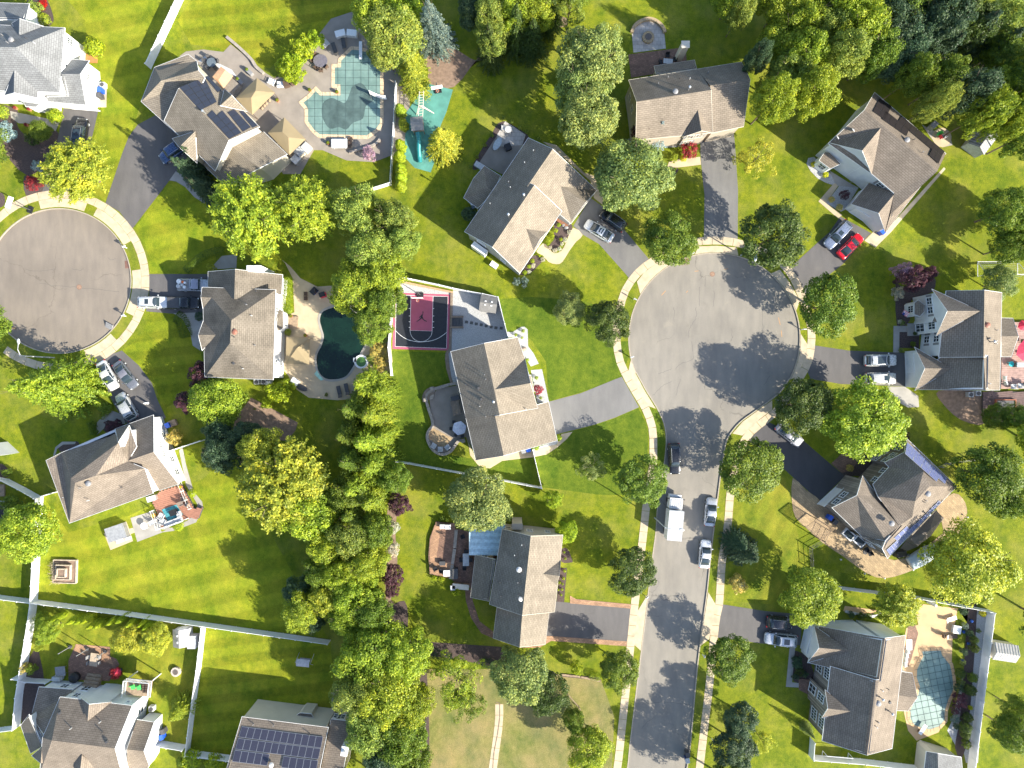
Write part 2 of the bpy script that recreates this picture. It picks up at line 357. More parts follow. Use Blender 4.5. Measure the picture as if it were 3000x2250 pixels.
drive('s', '278,1052 300,1110 334,1185 366,1236 420,1290 486,1223 461,1171 445,1122 407,1071 357,1027', DRIVE)
drive('s', '1680,662 1707,687 1755,715 1835,805 1852,830 1900,758 1780,615 1730,580', DRIVE2)
drive('s', '2052,380 2052,450 2058,518 2064,572 2062,700 2161,702 2162,558 2155,450 2150,390', DRIVE2)
drive('s', '2462,634 2552,683 2530,705 2468,775 2400,827 2358,868 2312,786 2350,752 2394,712 2430,680', DRIVE)
drive('s', '2387,1012 2485,1027 2660,1034 2660,1132 2465,1125 2375,1110 2366,1090 2376,1040', DRIVE)
drive('s', '2190,1290 2250,1236 2335,1275 2400,1331 2475,1395 2400,1468 2321,1396 2260,1340', DRIVE3)
drive('s', '1600,1180 1608,1177 1702,1152 1800,1112 1822,1104 1872,1193 1800,1224 1742,1244 1631,1272 1600,1290', DRIVE2)
drive('s', '1600,1762 1627,1762 1850,1782 1838,1882 1600,1862', DRIVE)
drive('s', '2113,1770 2240,1790 2350,1800 2345,1890 2230,1885 2145,1873 2100,1868', DRIVE)
# lawns with their own look, beds, mulch and yards
def lawn(f, s, mat, z=.004, nm='lawn'): return sheet(nm, pp(f, s), z, mat)
lawn('s', '145,-60 560,-60 440,205 395,360 310,590 262,560 270,420 300,330 260,190 250,60', GR_STR)
lawn('s', '395,668 470,570 500,530 600,560 640,800 440,800 430,730', GR_STR)
lawn('s', '600,-60 1050,-60 1040,150 880,110 790,200 740,190 640,140 560,130 520,60', GR_STR2)
lawn('s', '440,915 575,925 600,1120 480,1200 450,1120 360,1025 420,980', GR_STR2)
lawn('s', '130,1460 200,1560 380,1510 600,1400 690,1300 760,1500 960,1870 600,1822 112,1757', GR_STR)
lawn('s', '606,1835 968,1877 985,2110 900,2250 700,2240 557,2195', GR_STR2)
lawn('s', '105,1765 600,1835 560,2190 460,2160 300,2000 110,2000', GR_MOT)
lawn('s', '1147,1028 1310,1033 1330,1120 1245,1150 1260,1290 1300,1330 1420,1350 1560,1300 1585,1424 1455,1400 1363,1384 1200,1354 1147,1346', GR_DEEP)
lawn('s', '1462,876 1560,870 1700,880 1790,905 1800,1000 1810,1065 1826,1104 1700,1150 1608,1176 1600,1060 1560,1000 1520,960 1489,990', GR_DEEP)
lawn('s', '1610,1280 1742,1246 1800,1226 1870,1196 1893,1240 1899,1290 1896,1340 1880,1450 1760,1450 1590,1428 1560,1310', GR_DEEP)
lawn('s', '1930,1200 1940,1240 1948,1290 1943,1360 1926,1360 1926,1270 1905,1200', GR_DEEP)
lawn('s', '1840,1000 1842,1045 1830,1080 1818,1035 1820,1000', GR_DEEP)
lawn('s', '1245,1960 1500,1960 1760,1990 1800,2100 1790,2300 1250,2300', GR_DRY)
lawn('s', '2170,1330 2300,1400 2325,1500 2345,1600 2400,1660 2560,1700 2450,1716 2250,1770 2125,1760 2150,1450', GR_MOT)
def bed(f, s, mat=MULCH, nm='planting_bed', z=.009, sm=3):
    p = pp(f, s); return sheet(nm, smooth(p, sm, True) if sm else p, z, mat)
bed('00', '0,1160 190,1190 180,1330 260,1450 420,1500 600,1400 640,1560 520,1700 300,1900 0,1560'); bed('01', '265,240 420,280 480,400 440,430 280,450')
bed('00', '300,-60 480,-40 570,150 570,250 480,280 330,190'); bed('01', '-20,430 40,440 55,520 30,570 -20,570')
bed('12', '330,1200 500,975 1005,1245 980,1330 890,1440 560,1440 300,1350', DIRT, sm=0)
bed('s', '1235,180 1285,120 1330,140 1400,180 1440,150 1400,170 1330,255 1258,245 1255,200', DIRT); bed('20', '1480,200 1560,170 1700,200 1690,280 1600,300 1500,340', DIRT)
bed('13', '1980,380 2050,280 2090,300 2060,800 2080,1100 2010,1500 2160,1560 2150,1659 1960,1659', DIRT); bed('s', '1130,1790 1185,1760 1195,1830 1170,1900 1110,1900 1110,1830', MULCH)
bed('21', '1560,730 1640,650 1760,780 1740,860 1650,970 1560,1060 1500,1000 1560,930', MULCH, sm=0); bed('21', '1180,1290 1330,1100 1440,1150 1420,1180 1290,1300')
bed('I', '830,260 865,255 892,320 890,335 830,332', MULCH); bed('I', '822,368 862,368 845,570 800,565', MULCH, sm=0)
bed('E', '540,385 655,380 655,480 540,478', MULCH, sm=0); bed('E', '520,60 560,130 735,60 735,150 610,200 600,320 525,345', MULCH)
bed('J', '320,270 340,235 380,205 420,150 500,170 520,330 440,290 350,290', MULCH)
bed('K', '990,45 1060,40 1055,140 1040,350 1000,520 960,700 930,760 985,860 1020,860 1040,950 1110,950 1160,60 1120,45', PEBB, sm=0)
bed('K', '1055,40 1105,45 1040,860 975,860 1010,640', MULCH, z=.013); bed('K', '20,300 110,330 150,440 120,470 30,470', MULCH)
bed('24', '-30,160 560,200 900,360 920,380 540,330 260,270 0,250', MULCH, sm=0); bed('24', '0,215 100,280 120,950 60,1000 0,1000', MULCH); bed('24', '935,365 1170,390 1190,410 940,385', MULCH, sm=0)
bed('E', '770,730 1000,740 1040,920 900,900 790,800', DIRT); bed('C', '230,110 290,50 430,130 430,170 380,190 250,140', MULCH); bed('C', '110,310 220,130 260,150 150,320', MULCH)
bed('04', '250,640 420,400 500,1180 240,1180', MULCH); bed('31', '560,150 660,150 690,180 640,240 570,260'); bed('03', '0,30 90,90 100,160 20,190 -20,170')
bed('F', '150,290 250,265 255,300 160,330', MULCH); bed('F', '410,140 470,120 520,150 520,200 440,220 400,190', MULCH); bed('B', '770,250 860,190 1010,110 1040,150 960,200 860,250', MULCH)
bed('40', '1640,1560 1700,1600 1760,1659 1650,1640', CONC2)
# boulders at lawn's edge, yard surfaces
STAMP = paving('stamped_concrete', (.33, .265, .20), (.24, .19, .14), 1.3, 1.3, .8, var=.05); STONEP = paving('pale_stone_paving', (.46, .43, .40), (.26, .24, .21), .62, .62, var=.1)
PAVER = paving('red_brown_pavers', (.24, .135, .095), (.12, .08, .06), .42, .24, var=.22, rot=.4); PAVER2 = paving('tan_pavers', (.42, .30, .17), (.26, .19, .11), .45, .3, var=.16, rot=.8)
BRICKP = paving('orange_brick', (.42, .24, .14), (.22, .15, .1), .42, .21, var=.2, rot=.1); CREAMC = plain('cream_concrete', (.50, .40, .27), .85, var=.12, scale=.6); SAND = plain('sandy_concrete', (.56, .37, .20), .85, var=.1, scale=.5)
PATIO = plain('grey_patio', (.27, .235, .20), .85, var=.15, scale=.5); DECKR = plain('red_brown_decking', (.40, .19, .13), .8, var=.12)
def patio(f, s, mat, nm='patio', sm=0, z=.02, thick=0): 
    p = pp(f, s); return sheet(nm, smooth(p, sm, True) if sm else p, z, mat, thick=thick)
patio('B', '290,70 330,42 430,30 550,45 590,5 720,100 800,170 850,200 960,160 1010,130 1030,60 1110,-60 1180,-150 1300,-190 1480,-180 1640,-90 1640,560 1560,640 1430,690 1270,680 1130,620 1080,620 1040,690 1000,760 900,760 760,560 500,230 385,100', PATIO, z=.018)
patio('B', '400,100 440,70 600,150 625,185 590,190 500,120', LGREY, z=.024); patio('10', '280,480 190,575 370,700 440,720 515,660', PATIO, z=.03)
patio('L', '850,40 900,80 960,150 1060,200 1130,195 1300,190 1420,260 1480,420 1500,640 1440,780 1340,850 1180,865 1010,850 920,790 890,720 860,690 850,540 850,380 925,350 915,150 870,60', CREAMC, z=.018)
patio('22', '385,510 430,475 1060,330 1100,420 1100,900 520,850 470,820', PEBB, 'gravel_yard', z=.012)
patio('G', '415,140 600,165 682,182 735,415 600,470 405,500', PEBB, 'gravel_yard', z=.012); patio('G', '100,88 415,150 412,168 88,158', PEBB, 'gravel_strip', z=.013)
patio('22', '1055,265 1110,270 1200,215 1240,210 1275,240 1280,420 1340,500 1395,610 1310,640 1220,500 1170,320 1060,330', PEBB, 'gravel_bed', z=.012)
patio('22', '1310,680 1430,670 1505,1020 1380,1035', PEBB, 'gravel_bed', z=.012); patio('22', '1335,1530 1590,1440 1620,1460 1500,1520 1350,1560', PEBB, 'gravel_bed', z=.012)
patio('22', '610,1400 640,1500 655,1600 760,1730 870,1740 1000,1660 1330,1620 1480,1590 1600,1510 1700,1420 1760,1345 1640,1370 1590,1480 1350,1540 1000,1580 700,1600', CREAMC, 'path', 0, .022)
patio('22', '215,1000 300,880 520,845 640,1300 690,1540 610,1400 540,1420 450,1540 350,1590 240,1550 190,1420 200,1320 245,1270', PATIO, z=.05, thick=.05); patio('22', '235,1290 460,1415 420,1480 330,1520 215,1420 200,1330', PAVER2, 'paver_inlay', z=.056)
patio('21', '1765,800 1870,880 1800,950 1720,1060 1650,1170 1590,1195 1500,1170 1440,1100 1370,1060 1440,970 1500,1010 1560,1075 1640,1050 1690,960', CREAMC, 'path', 2, .02)
patio('C', '255,125 300,50 420,130 400,190 250,200', STONEP); patio('C', '130,320 255,130 400,190 300,370 180,310', PATIO, z=.019); patio('C', '520,170 600,190 760,350 850,380 890,470 870,540 820,500 800,400 600,230', CREAMC, 'path', 0, .012)
patio('30', '205,570 190,370 230,290 300,240 365,225 440,240 510,300 540,370 555,525', STONEP); patio('30', '150,590 770,510 780,660 900,740 430,800 180,840', PAVER, z=.022)
patio('31', '590,90 700,60 925,35 935,120 690,150 560,170', CREAMC, 'path'); patio('30', '150,1500 440,1500 700,1480 680,1590 150,1590', PEBB, 'gravel_bed')
patio('D', '65,460 110,420 240,560 225,585 130,545', PEBB, 'gravel_bed', 2); patio('D', '135,680 225,575 340,570 250,590 180,690 275,760 250,780', CREAMC, 'path'); patio('D', '180,690 260,585 370,600 290,730 265,740', PEBB, 'gravel_bed'); patio('D', '200,500 330,580 370,600 250,590 230,570', CONC2, 'path', 0, .024)
patio('D', '405,910 455,860 530,850 870,480 880,490 560,860 470,950', CONC, 'path', 0, .016)
patio('s', '2700,365 2728,380 2785,405 2790,425 2760,432 2735,415', CONC2, 'path'); patio('D', '800,290 845,250 890,260 915,300 900,345 860,362 820,345', CREAMC, 'fire_pit_patio', 3)
patio('E', '505,350 585,350 590,385 540,385 538,505 503,505', CONC2, 'path'); patio('E', '585,335 650,335 655,408 585,408', CONC2, 'porch', z=.15, thick=.15)
patio('E', '470,705 570,705 650,760 655,825 590,828 540,800 500,760', CONC2, 'path', 0, .012)
patio('J', '45,300 120,370 180,410 330,540 480,600 560,720 600,770 700,770 930,620 880,470 985,390 1040,420 1065,480 1060,550 1020,620 960,700 850,790 700,860 580,888 480,860 340,760 220,680 120,590 60,530 40,440', PAVER2, 0 or 'patio', 2, .018)
patio('J', '270,215 330,160 420,140 440,180 390,260 330,270', PAVER, z=.019); patio('J', '880,490 930,540 780,700 640,760 720,650', PATIO, z=.028)
patio('I', '95,95 210,105 190,425 60,400 52,300 60,190', PAVER, z=.4, thick=.4); patio('I', '62,200 95,95 130,110 100,290 110,330 200,330 190,420 62,400', BRICKP, 'brick_border', z=.405)
patio('I', '205,135 340,165 480,150 440,330 300,490 190,440', PAVER, z=.021); patio('I', '265,495 305,495 310,560 350,680 430,740 432,780 360,750 300,660 270,560', PAVER, 'path', 0, .02)
patio('I', '880,530 915,550 1238,580 1236,606 880,575', BRICKP, 'brick_border', z=.024); patio('I', '600,835 740,765 1214,798 1210,826 770,795 700,835', BRICKP, 'brick_border', z=.024)
patio('K', '790,20 990,45 960,220 955,380 975,480 930,640 880,770 750,820 700,760 675,650 700,560 640,400 690,160 760,140 745,60', SAND, z=.018)
patio('K', '330,30 560,60 520,90 320,60', SAND, z=.017); patio('K', '700,150 740,140 760,190 720,340 700,390 680,300', PAVER, z=.022)
patio('34', '1085,205 1120,205 1100,420 1180,430 1180,455 1062,448', CONC2, 'path')
patio('04', '820,320 1190,350 1190,450 1260,480 1290,540 1180,720 740,700 740,500', PAVER); patio('04', '820,320 1150,350 1190,450 1230,550 1090,480 800,400', BRICKP, 'brick_inlay', z=.026)
patio('F', '565,715 690,675 750,800 605,855', CONC2); patio('F', '690,675 735,780 820,790 780,760', CONC2); patio('F', '410,805 540,735 555,770 580,850 448,903', CREAMC); patio('F', '550,780 580,772 590,800 560,812', CREAMC, 'path', z=.024)
patio('F', '870,300 890,400 935,560 985,620 990,650 950,740 820,790 740,800 900,730 960,640 890,520 850,320', CONC2, 'path', 0, .012); patio('F', '112,350 125,300 165,268 245,268 240,282 170,285 135,310 125,345', CONC2, 'path', 0, .012); patio('F', '368,230 365,160 410,110 440,80 520,110 535,165 500,160 430,140 410,190', CONC2, 'path', 0, .012)
patio('L', '215,355 395,350 405,400 365,480 375,575 330,545 315,470 270,390', CONC2, 'path', 0, .012); patio('L', '400,130 500,20 590,10 585,90 430,100', CONC2, 'path', 0, .012); patio('L', '890,375 950,375 945,445 885,440', WOOD, 'step_landing', z=.3, thick=.3)
patio('00', '110,1200 650,1310 600,1420 500,1350 200,1330 120,1270', CONC2, 'path', 0, .012); patio('01', '1830,290 1900,190 2000,250 2080,380 2212,450 2212,540 2100,470 2000,360 1900,300', CONC2, 'path', 0, .02); patio('00', '1060,930 1155,930 1150,1160 1060,1160', CONC, 'side_pad')
patio('14', '1370,840 1480,845 1460,1060 1370,1040', CONC2, 'side_pad'); patio('K', '60,455 120,460 110,545 60,520', PAVER, 'porch', z=.15, thick=.15)
# teal play surface, drains, manholes, road patches
patio('s', '1251,245 1327,263 1308,328 1290,370 1285,440 1262,505 1215,492 1185,460 1190,330', plain('teal_rubber', (.09, .27, .23), .9, var=.2, scale=.6), 'play_surface'); 0
for px, py in ((232, 841), (2087, 803)):
    r = empty('manhole', G(px, py, -.12), 0, 'round brown manhole cover ' + ('in the road circle beside the parked white and black vehicles' if px < 1000 else 'near the top of the wider road circle'), 'manhole')
    MB().lathe([(.42, .001), (.42, .012), (.36, .012)], n=20).build('rim', plain('rusty_iron', (.22, .13, .09), .7), r); MB().lathe([(.34, .0), (.34, .016), (0, .018)], n=20).build('cover', plain('iron_cover', (.30, .19, .13), .7, var=.3, scale=8), r)
for px, py, a, lb in ((372, 775, 1.5, 'rusty brown storm drain on the kerb of the left road circle'), (2006, 763, -.5, 'storm drain grate set into the kerb of the right road circle')):
    r = empty('storm_drain', G(px, py, -.12), -a, lb, 'drain'); MB().box((0, 0, .01), (1.2, .62, .02)).build('frame', plain('rusty_frame', (.26, .12, .08), .8), r)
    for i in range(6): MB().box((-.45+i*.18, 0, .03), (.06, .5, .02)).build('bar', DGREY, r)
tag(sheet('asphalt_patch', pp('31', '700,1180 740,1170 810,1150 820,1200 740,1215'), -.116, plain('fresh_patch', (.26, .22, .17), .9)), kind='structure')

# sealed cracks, tar lines and utility paint on the two circles and the street
SEAL = plain('crack_sealer', (.10, .095, .09), .6); MARK = plain('orange_utility_paint', (.55, .28, .10), .8)
CRK = [('32', '640,0 650,60 645,160'), ('32', '880,0 885,110 830,200 805,260 805,330'), ('32', '840,370 845,450 850,560 720,610 660,670'), ('32', '615,665 540,700 480,720'), ('32', '620,800 540,840 480,890 415,960'), ('32', '720,780 690,860 670,950'), ('32', '890,515 950,530 1010,560'),
       ('01', '270,1250 420,1270 600,1240'), ('01', '780,1240 850,1260 900,1240'), ('01', '420,1400 640,1430 840,1440'), ('01', '880,1450 1100,1470 1280,1490'), ('01', '1160,1120 1200,1150 1240,1130'), ('31', '920,1440 925,1650'), ('31', '1080,1480 1070,1650'), ('31', '990,1330 980,1440'), ('33', '560,850 900,830'), ('34', '170,560 300,545 470,560'), ('32', '1600,0 1605,250 1600,400'), ('32', '1680,740 1620,840')]
for f_, s_ in CRK:
    q = pp(f_, s_); q2 = smooth(q, 6); P = [G(*v).xy for v in q2]; P = [v+Vector((random.uniform(-.08, .08), random.uniform(-.08, .08))) for v in P]; A = offset(P, .02); Bq = offset(P, -.02); m = MB()
    for i in range(len(P)-1): m.quad((*Bq[i], -.1165), (*Bq[i+1], -.1165), (*A[i+1], -.1165), (*A[i], -.1165))
    tag(m.build('crack_seal', SEAL), kind='structure')
for f_, s_ in (('31', '510,1530 555,1480'), ('31', '1190,1250 1230,1240'), ('31', '870,1270 910,1265'), ('32', '1775,110 1795,190'), ('32', '1805,250 1812,320'), ('31', '780,1500 795,1480')):
    P = [G(*v).xy for v in pp(f_, s_)]; A = offset(P, .04); Bq = offset(P, -.04); tag(MB().quad((*Bq[0], -.115), (*Bq[1], -.115), (*A[1], -.115), (*A[0], -.115)).build('utility_mark', MARK), kind='structure')
# ================================================================ houses
R_TAN = roofmat('tan_shingles', (.265, .226, .178)); R_BRN = roofmat('brown_shingles', (.248, .205, .165)); R_GRY = roofmat('pale_grey_shingles', (.23, .235, .24))
R_MIX = roofmat('weathered_shingles', (.215, .185, .15), None, .35); R_BR2 = roofmat('grey_brown_shingles', (.245, .205, .165))
S_WHT = siding('white_siding', (.74, .75, .76)); S_CRM = siding('cream_siding', (.58, .53, .44)); S_GRY = siding('grey_siding', (.42, .42, .42)); S_TAN = siding('tan_siding', (.42, .36, .29))
STONE = paving('fieldstone', (.26, .23, .20), (.14, .12, .11), .5, .28, var=.3)
HOUSES = []
class House:
    def __init__(s, label, frame, wall, roof, trim=WHITE):
        s.fr, s.wall, s.roof, s.trim = frame, wall, roof, trim; s.faces = []; s.label = label; s.root = None; s.edges = {}; s.fas = []; s.keep = []; HOUSES.append(s)
    def place(s, px, py):
        p = G(*pp(s.fr, '%g,%g' % (px, py))[0][:2]); s.root = empty('house', (p.x, p.y, 0), 0, s.label, 'house'); return s
    def comp(s, verts, faces, over=.32, walls=True, wall=None, skirt=0.0):
        V = {}; s.keep.append(V)
        for i, tk in enumerate(verts.split()):
            k, c = tk[0], tk[1:]; p = pp(s.fr, c)[0]; V[k] = G(*p)
        if s.root is None: c0 = sum(V.values(), Vector())/len(V); s.root = empty('house', (c0.x, c0.y, 0), 0, s.label, 'house')
        F = [f for f in faces.split()]; ed = {}; out = []
        for f in F:
            P = [V[k] for k in f]; n = Vector()
            for i in range(len(P)): n += P[i-1].cross(P[i])
            if n.z < 0: f = f[::-1]
            out.append(f)
            for i in range(len(f)): ed[(f[i-1], f[i])] = 1
        m = MB(); m.uv = []; o = s.root.location
        for f in out:
            P = [V[k] for k in f]; n = Vector()
            for i in range(len(P)): n += P[i-1].cross(P[i])
            n.normalize(); u = Vector((-n.y, n.x, 0)); u = u.normalized() if u.length > 1e-4 else Vector((1, 0, 0)); v = n.cross(u)
            tris = tessellate_polygon([P]); b = len(m.v)
            for p in P: m.v.append(tuple(p-o)); m.uv.append((p.dot(u), p.dot(v)))
            for t in tris:
                a, b2, c = (P[i] for i in t); m.f.append(tuple(b+i for i in (t if (b2-a).cross(c-a).z > 0 else t[::-1])))
                s.faces.append((a, b2, c, n, id(V)))
        m.build('roof', s.roof, s.root)
        bd = [(a, b) for (a, b) in ed if (b, a) not in ed]; nx = dict(bd)
        loops = []; left = dict(nx)
        while left:
            st = next(iter(left)); lp = [st]; c = left.pop(st)
            while c != st and c in left: lp.append(c); c = left.pop(c)
            loops.append(lp)
        for lp in loops:
            P = [V[k] for k in lp]; n = len(P); inn = []; ou = []
            for i in range(n):
                a, b, c = P[i-1], P[i], P[(i+1) % n]; e1 = (b-a).xy; e2 = (c-b).xy
                e1 = e1.normalized() if e1.length > 1e-5 else e2.normalized(); e2 = e2.normalized() if e2.length > 1e-5 else e1
                n1 = Vector((-e1.y, e1.x)); n2 = Vector((-e2.y, e2.x)); q = n1+n2; q = q.normalized() if q.length > .2 else n1
                k = 1/max(.45, q.dot(n1)); inn.append(b.xy+q*over*k); ou.append(b.xy-q*.04*k)
            wm = MB()
            for i in range(n):
                j = (i+1) % n; a, b = P[i], P[j]
                s.fas.append((a.copy(), b.copy(), ou[i].copy(), ou[j].copy(), inn[i].copy(), inn[j].copy(), id(V), over))
                s.edges[(id(V), lp[i], lp[j])] = (inn[i], inn[j], a.z, b.z)
                wm.quad((inn[i].x, inn[i].y, -.05), (inn[j].x, inn[j].y, -.05), (inn[j].x, inn[j].y, b.z-.03), (inn[i].x, inn[i].y, a.z-.03))
            if walls: wm.build('wall', wall or s.wall, s.root, world=True)
        s.last = id(V); return s
    def finish(s):
        fm = MB()
        for a, b, oa, ob, ia, ib, vid, over in s.fas:
            L = (b-a).length; N = max(1, int(L/.8)); mids = 0; on = [None]*N
            for k in range(N):
                t = (k+.5)/N; q = a.lerp(b, t); o_ = oa.lerp(ob, t)-ia.lerp(ib, t); q2 = q.xy+o_.normalized()*.18; hid = False
                for A, B, C, nn, v in s.faces:
                    if v == vid: continue
                    def sg(u, w): return (w.x-u.x)*(q2.y-u.y)-(w.y-u.y)*(q2.x-u.x)
                    s1, s2, s3 = sg(A, B), sg(B, C), sg(C, A)
                    if min(s1, s2, s3) >= 0 or max(s1, s2, s3) <= 0:
                        z = A.z-((q2.x-A.x)*nn.x+(q2.y-A.y)*nn.y)/nn.z
                        if z > q.z-.25: hid = True; break
                on[k] = not hid
            k = 0
            while k < N:
                if not on[k]: k += 1; continue
                e = k
                while e < N and on[e]: e += 1
                t0, t1 = k/N, e/N; A, B = a.lerp(b, t0), a.lerp(b, t1); OA, OB = oa.lerp(ob, t0), oa.lerp(ob, t1); IA, IB = ia.lerp(ib, t0), ia.lerp(ib, t1); k = e
                fm.quad((A.x, A.y, A.z+.012), (OA.x, OA.y, A.z+.012), (OB.x, OB.y, B.z+.012), (B.x, B.y, B.z+.012))
                fm.quad((OA.x, OA.y, A.z+.012), (OA.x, OA.y, A.z-.15), (OB.x, OB.y, B.z-.15), (OB.x, OB.y, B.z+.012))
                fm.quad((OA.x, OA.y, A.z-.15), (IA.x, IA.y, A.z-.15), (IB.x, IB.y, B.z-.15), (OB.x, OB.y, B.z-.15))
        fm.build('fascia', s.trim, s.root, world=True)
    def win(s, e, t, z, w=1.0, h=1.4, n=2, kind='window', shutters=False, comp=None):
        a, b, za, zb = s.edges.get((comp or s.last, e[0], e[1])) or s.edges[(comp or s.last, e[1], e[0])]
        if (comp or s.last, e[0], e[1]) not in s.edges: t = 1-t
        d = (b-a).normalized(); nrm = Vector((d.y, -d.x)); p = a.lerp(b, t)+nrm*.0; ang = math.atan2(d.y, d.x); o = s.root.location
        r = (0, 0, ang)
        def lo(x, y, zz): q = p+d*x+nrm*y; return (q.x-o.x, q.y-o.y, zz)
        f = MB(); y0 = -.04
        f.box((0, y0, h/2), (w+.2, .1, .1)).box((0, y0, -h/2), (w+.24, .14, .1)).box((-w/2, y0, 0), (.1, .1, h)).box((w/2, y0, 0), (.1, .1, h))
        for i in range(1, n): f.box((-w/2+w*i/n, y0, 0), (.05, .08, h))
        if kind != 'garage_door': f.box((0, y0, 0), (w, .07, .05))
        fr = f.build('garage_door' if kind == 'garage_door' else kind, s.trim, s.root, loc=lo(0, 0, z), rot=r)
        if kind == 'garage_door':
            for k in range(4): MB().box((0, -.02, -h/2+h*(k+.5)/4), (w-.08, .05, h/4-.03)).build('panel', s.trim, fr)
            return s
        for i in range(n): MB().box((-w/2+w*(i+.5)/n, -.0, 0), (w/n-.06, .05, h-.08)).build('pane', GLASS, fr)
        if shutters:
            for q in (-1, 1):
                MB().box((0, -.03, 0), (.34, .05, h+.05)).build('shutter', MGREY, s.root, loc=lo(q*(w/2+.28), 0, z), rot=r)
        return s
    def hit(s, px, py, fr=None):
        q = pp(fr or s.fr, '%g,%g' % (px, py))[0]; g = G(q[0], q[1], 0); C = Vector((0, 0, H)); d = g-C; best = None
        for a, b, c, n, _ in s.faces:
            dn = d.dot(n)
            if abs(dn) < 1e-9: continue
            t = (a-C).dot(n)/dn; p = C+d*t
            def sg(u, v): return (v.x-u.x)*(p.y-u.y)-(v.y-u.y)*(p.x-u.x)
            s1, s2, s3 = sg(a, b), sg(b, c), sg(c, a)
            if (min(s1, s2, s3) > -.05 or max(s1, s2, s3) < .05) and (best is None or p.z > best[0].z): best = (p, n)
        if best is None: best = (G(q[0], q[1], 6), Vector((0, 0, 1)))
        return best
    def vents(s, pts, kind='vent_pipe', fr=None):
        for tk in pts.split():
            x, y = (float(a) for a in tk.split(',')); p, n = s.hit(x, y, fr); l = p-s.root.location
            if kind == 'vent_pipe': MB().lathe([(.06, -.1), (.06, .45), (.075, .45), (.075, .5), (0, .5)], n=8).build('vent_pipe', random.choice([LGREY, DGREY, MGREY]), s.root, loc=l)
            elif kind == 'tall_flue': MB().lathe([(.1, -.1), (.1, .9), (.19, .92), (.19, 1.1), (0, 1.2)], n=10).build('flue', STEEL, s.root, loc=l)
            elif kind == 'roof_fan': MB().lathe([(.3, -.1), (.3, .18), (.42, .2), (.42, .3), (.2, .42), (0, .44)], n=14).build('roof_fan', MGREY if s.fr != 'I' else LGREY, s.root, loc=l)
            elif kind == 'red_fan': MB().lathe([(.3, -.1), (.3, .18), (.42, .2), (.42, .3), (.2, .42), (0, .44)], n=14).build('roof_fan', plain('rusty_fan', (.3, .12, .08), .6), s.root, loc=l)
            elif kind == 'box_vent': MB().box((0, 0, .08), (.4, .4, .3), .4, .8).build('box_vent', DGREY, s.root, loc=l)
            elif kind == 'satellite_dish':
                d = MB().lathe([(0, .12), (.2, .09), (.38, 0)], n=14).build('satellite_dish', LGREY, s.root, loc=l+Vector((0, 0, .45)), rot=(.9, 0, 2.2)); MB().bar((0, 0, 0), (0, .1, -.5), .03).bar((0, .0, .05), (0, -.35, .35), .02).build('dish_mast', MGREY, d)
        return s
    def solar(s, corners, nu, nv, skip=(), mat=None, lift=.12):
        p0, n = s.hit(*[sum(float(t.split(',')[k]) for t in corners.split())/4 for k in (0, 1)]); c = []; C0 = Vector((0, 0, H)); n = n if n.z > 0 else -n
        for t in corners.split():
            g = G(*pp(s.fr, t)[0][:2], 0)-C0; c.append(C0+g*((p0-C0).dot(n)/g.dot(n)))
        A, B, C_, D = c; o = s.root.location
        for i in range(nu):
            for j in range(nv):
                if (i, j) in skip: continue
                def q(u, v): return A.lerp(B, u).lerp(D.lerp(C_, u), v)+n*lift
                g = .012; P = [q((i+g)/nu, (j+g)/nv), q((i+1-g)/nu, (j+g)/nv), q((i+1-g)/nu, (j+1-g)/nv), q((i+g)/nu, (j+1-g)/nv)]
                m = MB(); nn = (P[1]-P[0]).cross(P[2]-P[0])
                if nn.z < 0: P = P[::-1]
                Pb = [p-n*.045-o for p in P]; P = [p-o for p in P]; m.quad(*P)
                for k in range(4): m.quad(P[k], Pb[k], Pb[(k+1) % 4], P[(k+1) % 4])
                ob = m.build('solar_panel', FRAME_M if mat in (SOL_BLUE, SOL_SKYREFL) else BLACKP, s.root)
                cell = MB(); w_ = .97; cc = sum(P, Vector())/4; Q = [cc+(p-cc)*.94+n*.004 for p in P]; cell.quad(*Q); cell.uv = [(0, 0), (6, 0), (6, 10), (0, 10)]; cell.build('cells', mat or SOL_BLK, ob)
        return s
def cellmat(name, c, line):
    m, t, N, bs = new_mat(name); br = t.nodes.new('ShaderNodeTexBrick'); t.links.new(coord(t, 'UV'), br.inputs[0]); br.offset = 0; br.inputs['Scale'].default_value = 1
    br.inputs['Brick Width'].default_value = 1; br.inputs['Row Height'].default_value = 1; br.inputs['Mortar Size'].default_value = .05
    br.inputs['Color1'].default_value = tuple(c)+(1,); br.inputs['Color2'].default_value = tuple(x*1.15 for x in c)+(1,); br.inputs['Mortar'].default_value = tuple(line)+(1,)
    t.links.new(br.outputs[0], bs.inputs['Base Color']); bs.inputs['Roughness'].default_value = .35; MATS[name] = m; return m
SOL_BLUE = cellmat('blue_solar_cells', (.035, .036, .06), (.10, .10, .13)); SOL_SKYREFL = cellmat('sky_reflection_solar_cells', (.10, .12, .26), (.3, .32, .4)); SOL_BLK = cellmat('black_solar_cells', (.022, .026, .045), (.03, .034, .05)); SOL_BRN = cellmat('dark_solar_cells', (.028, .024, .026), (.02, .018, .018))  # paler blue cells have the reflected sky painted into their colour
FRAME_M = plain('panel_frame', (.45, .46, .48), .4, .5, .05); BLACKP = plain('panel_frame_black', (.03, .03, .035), .4)
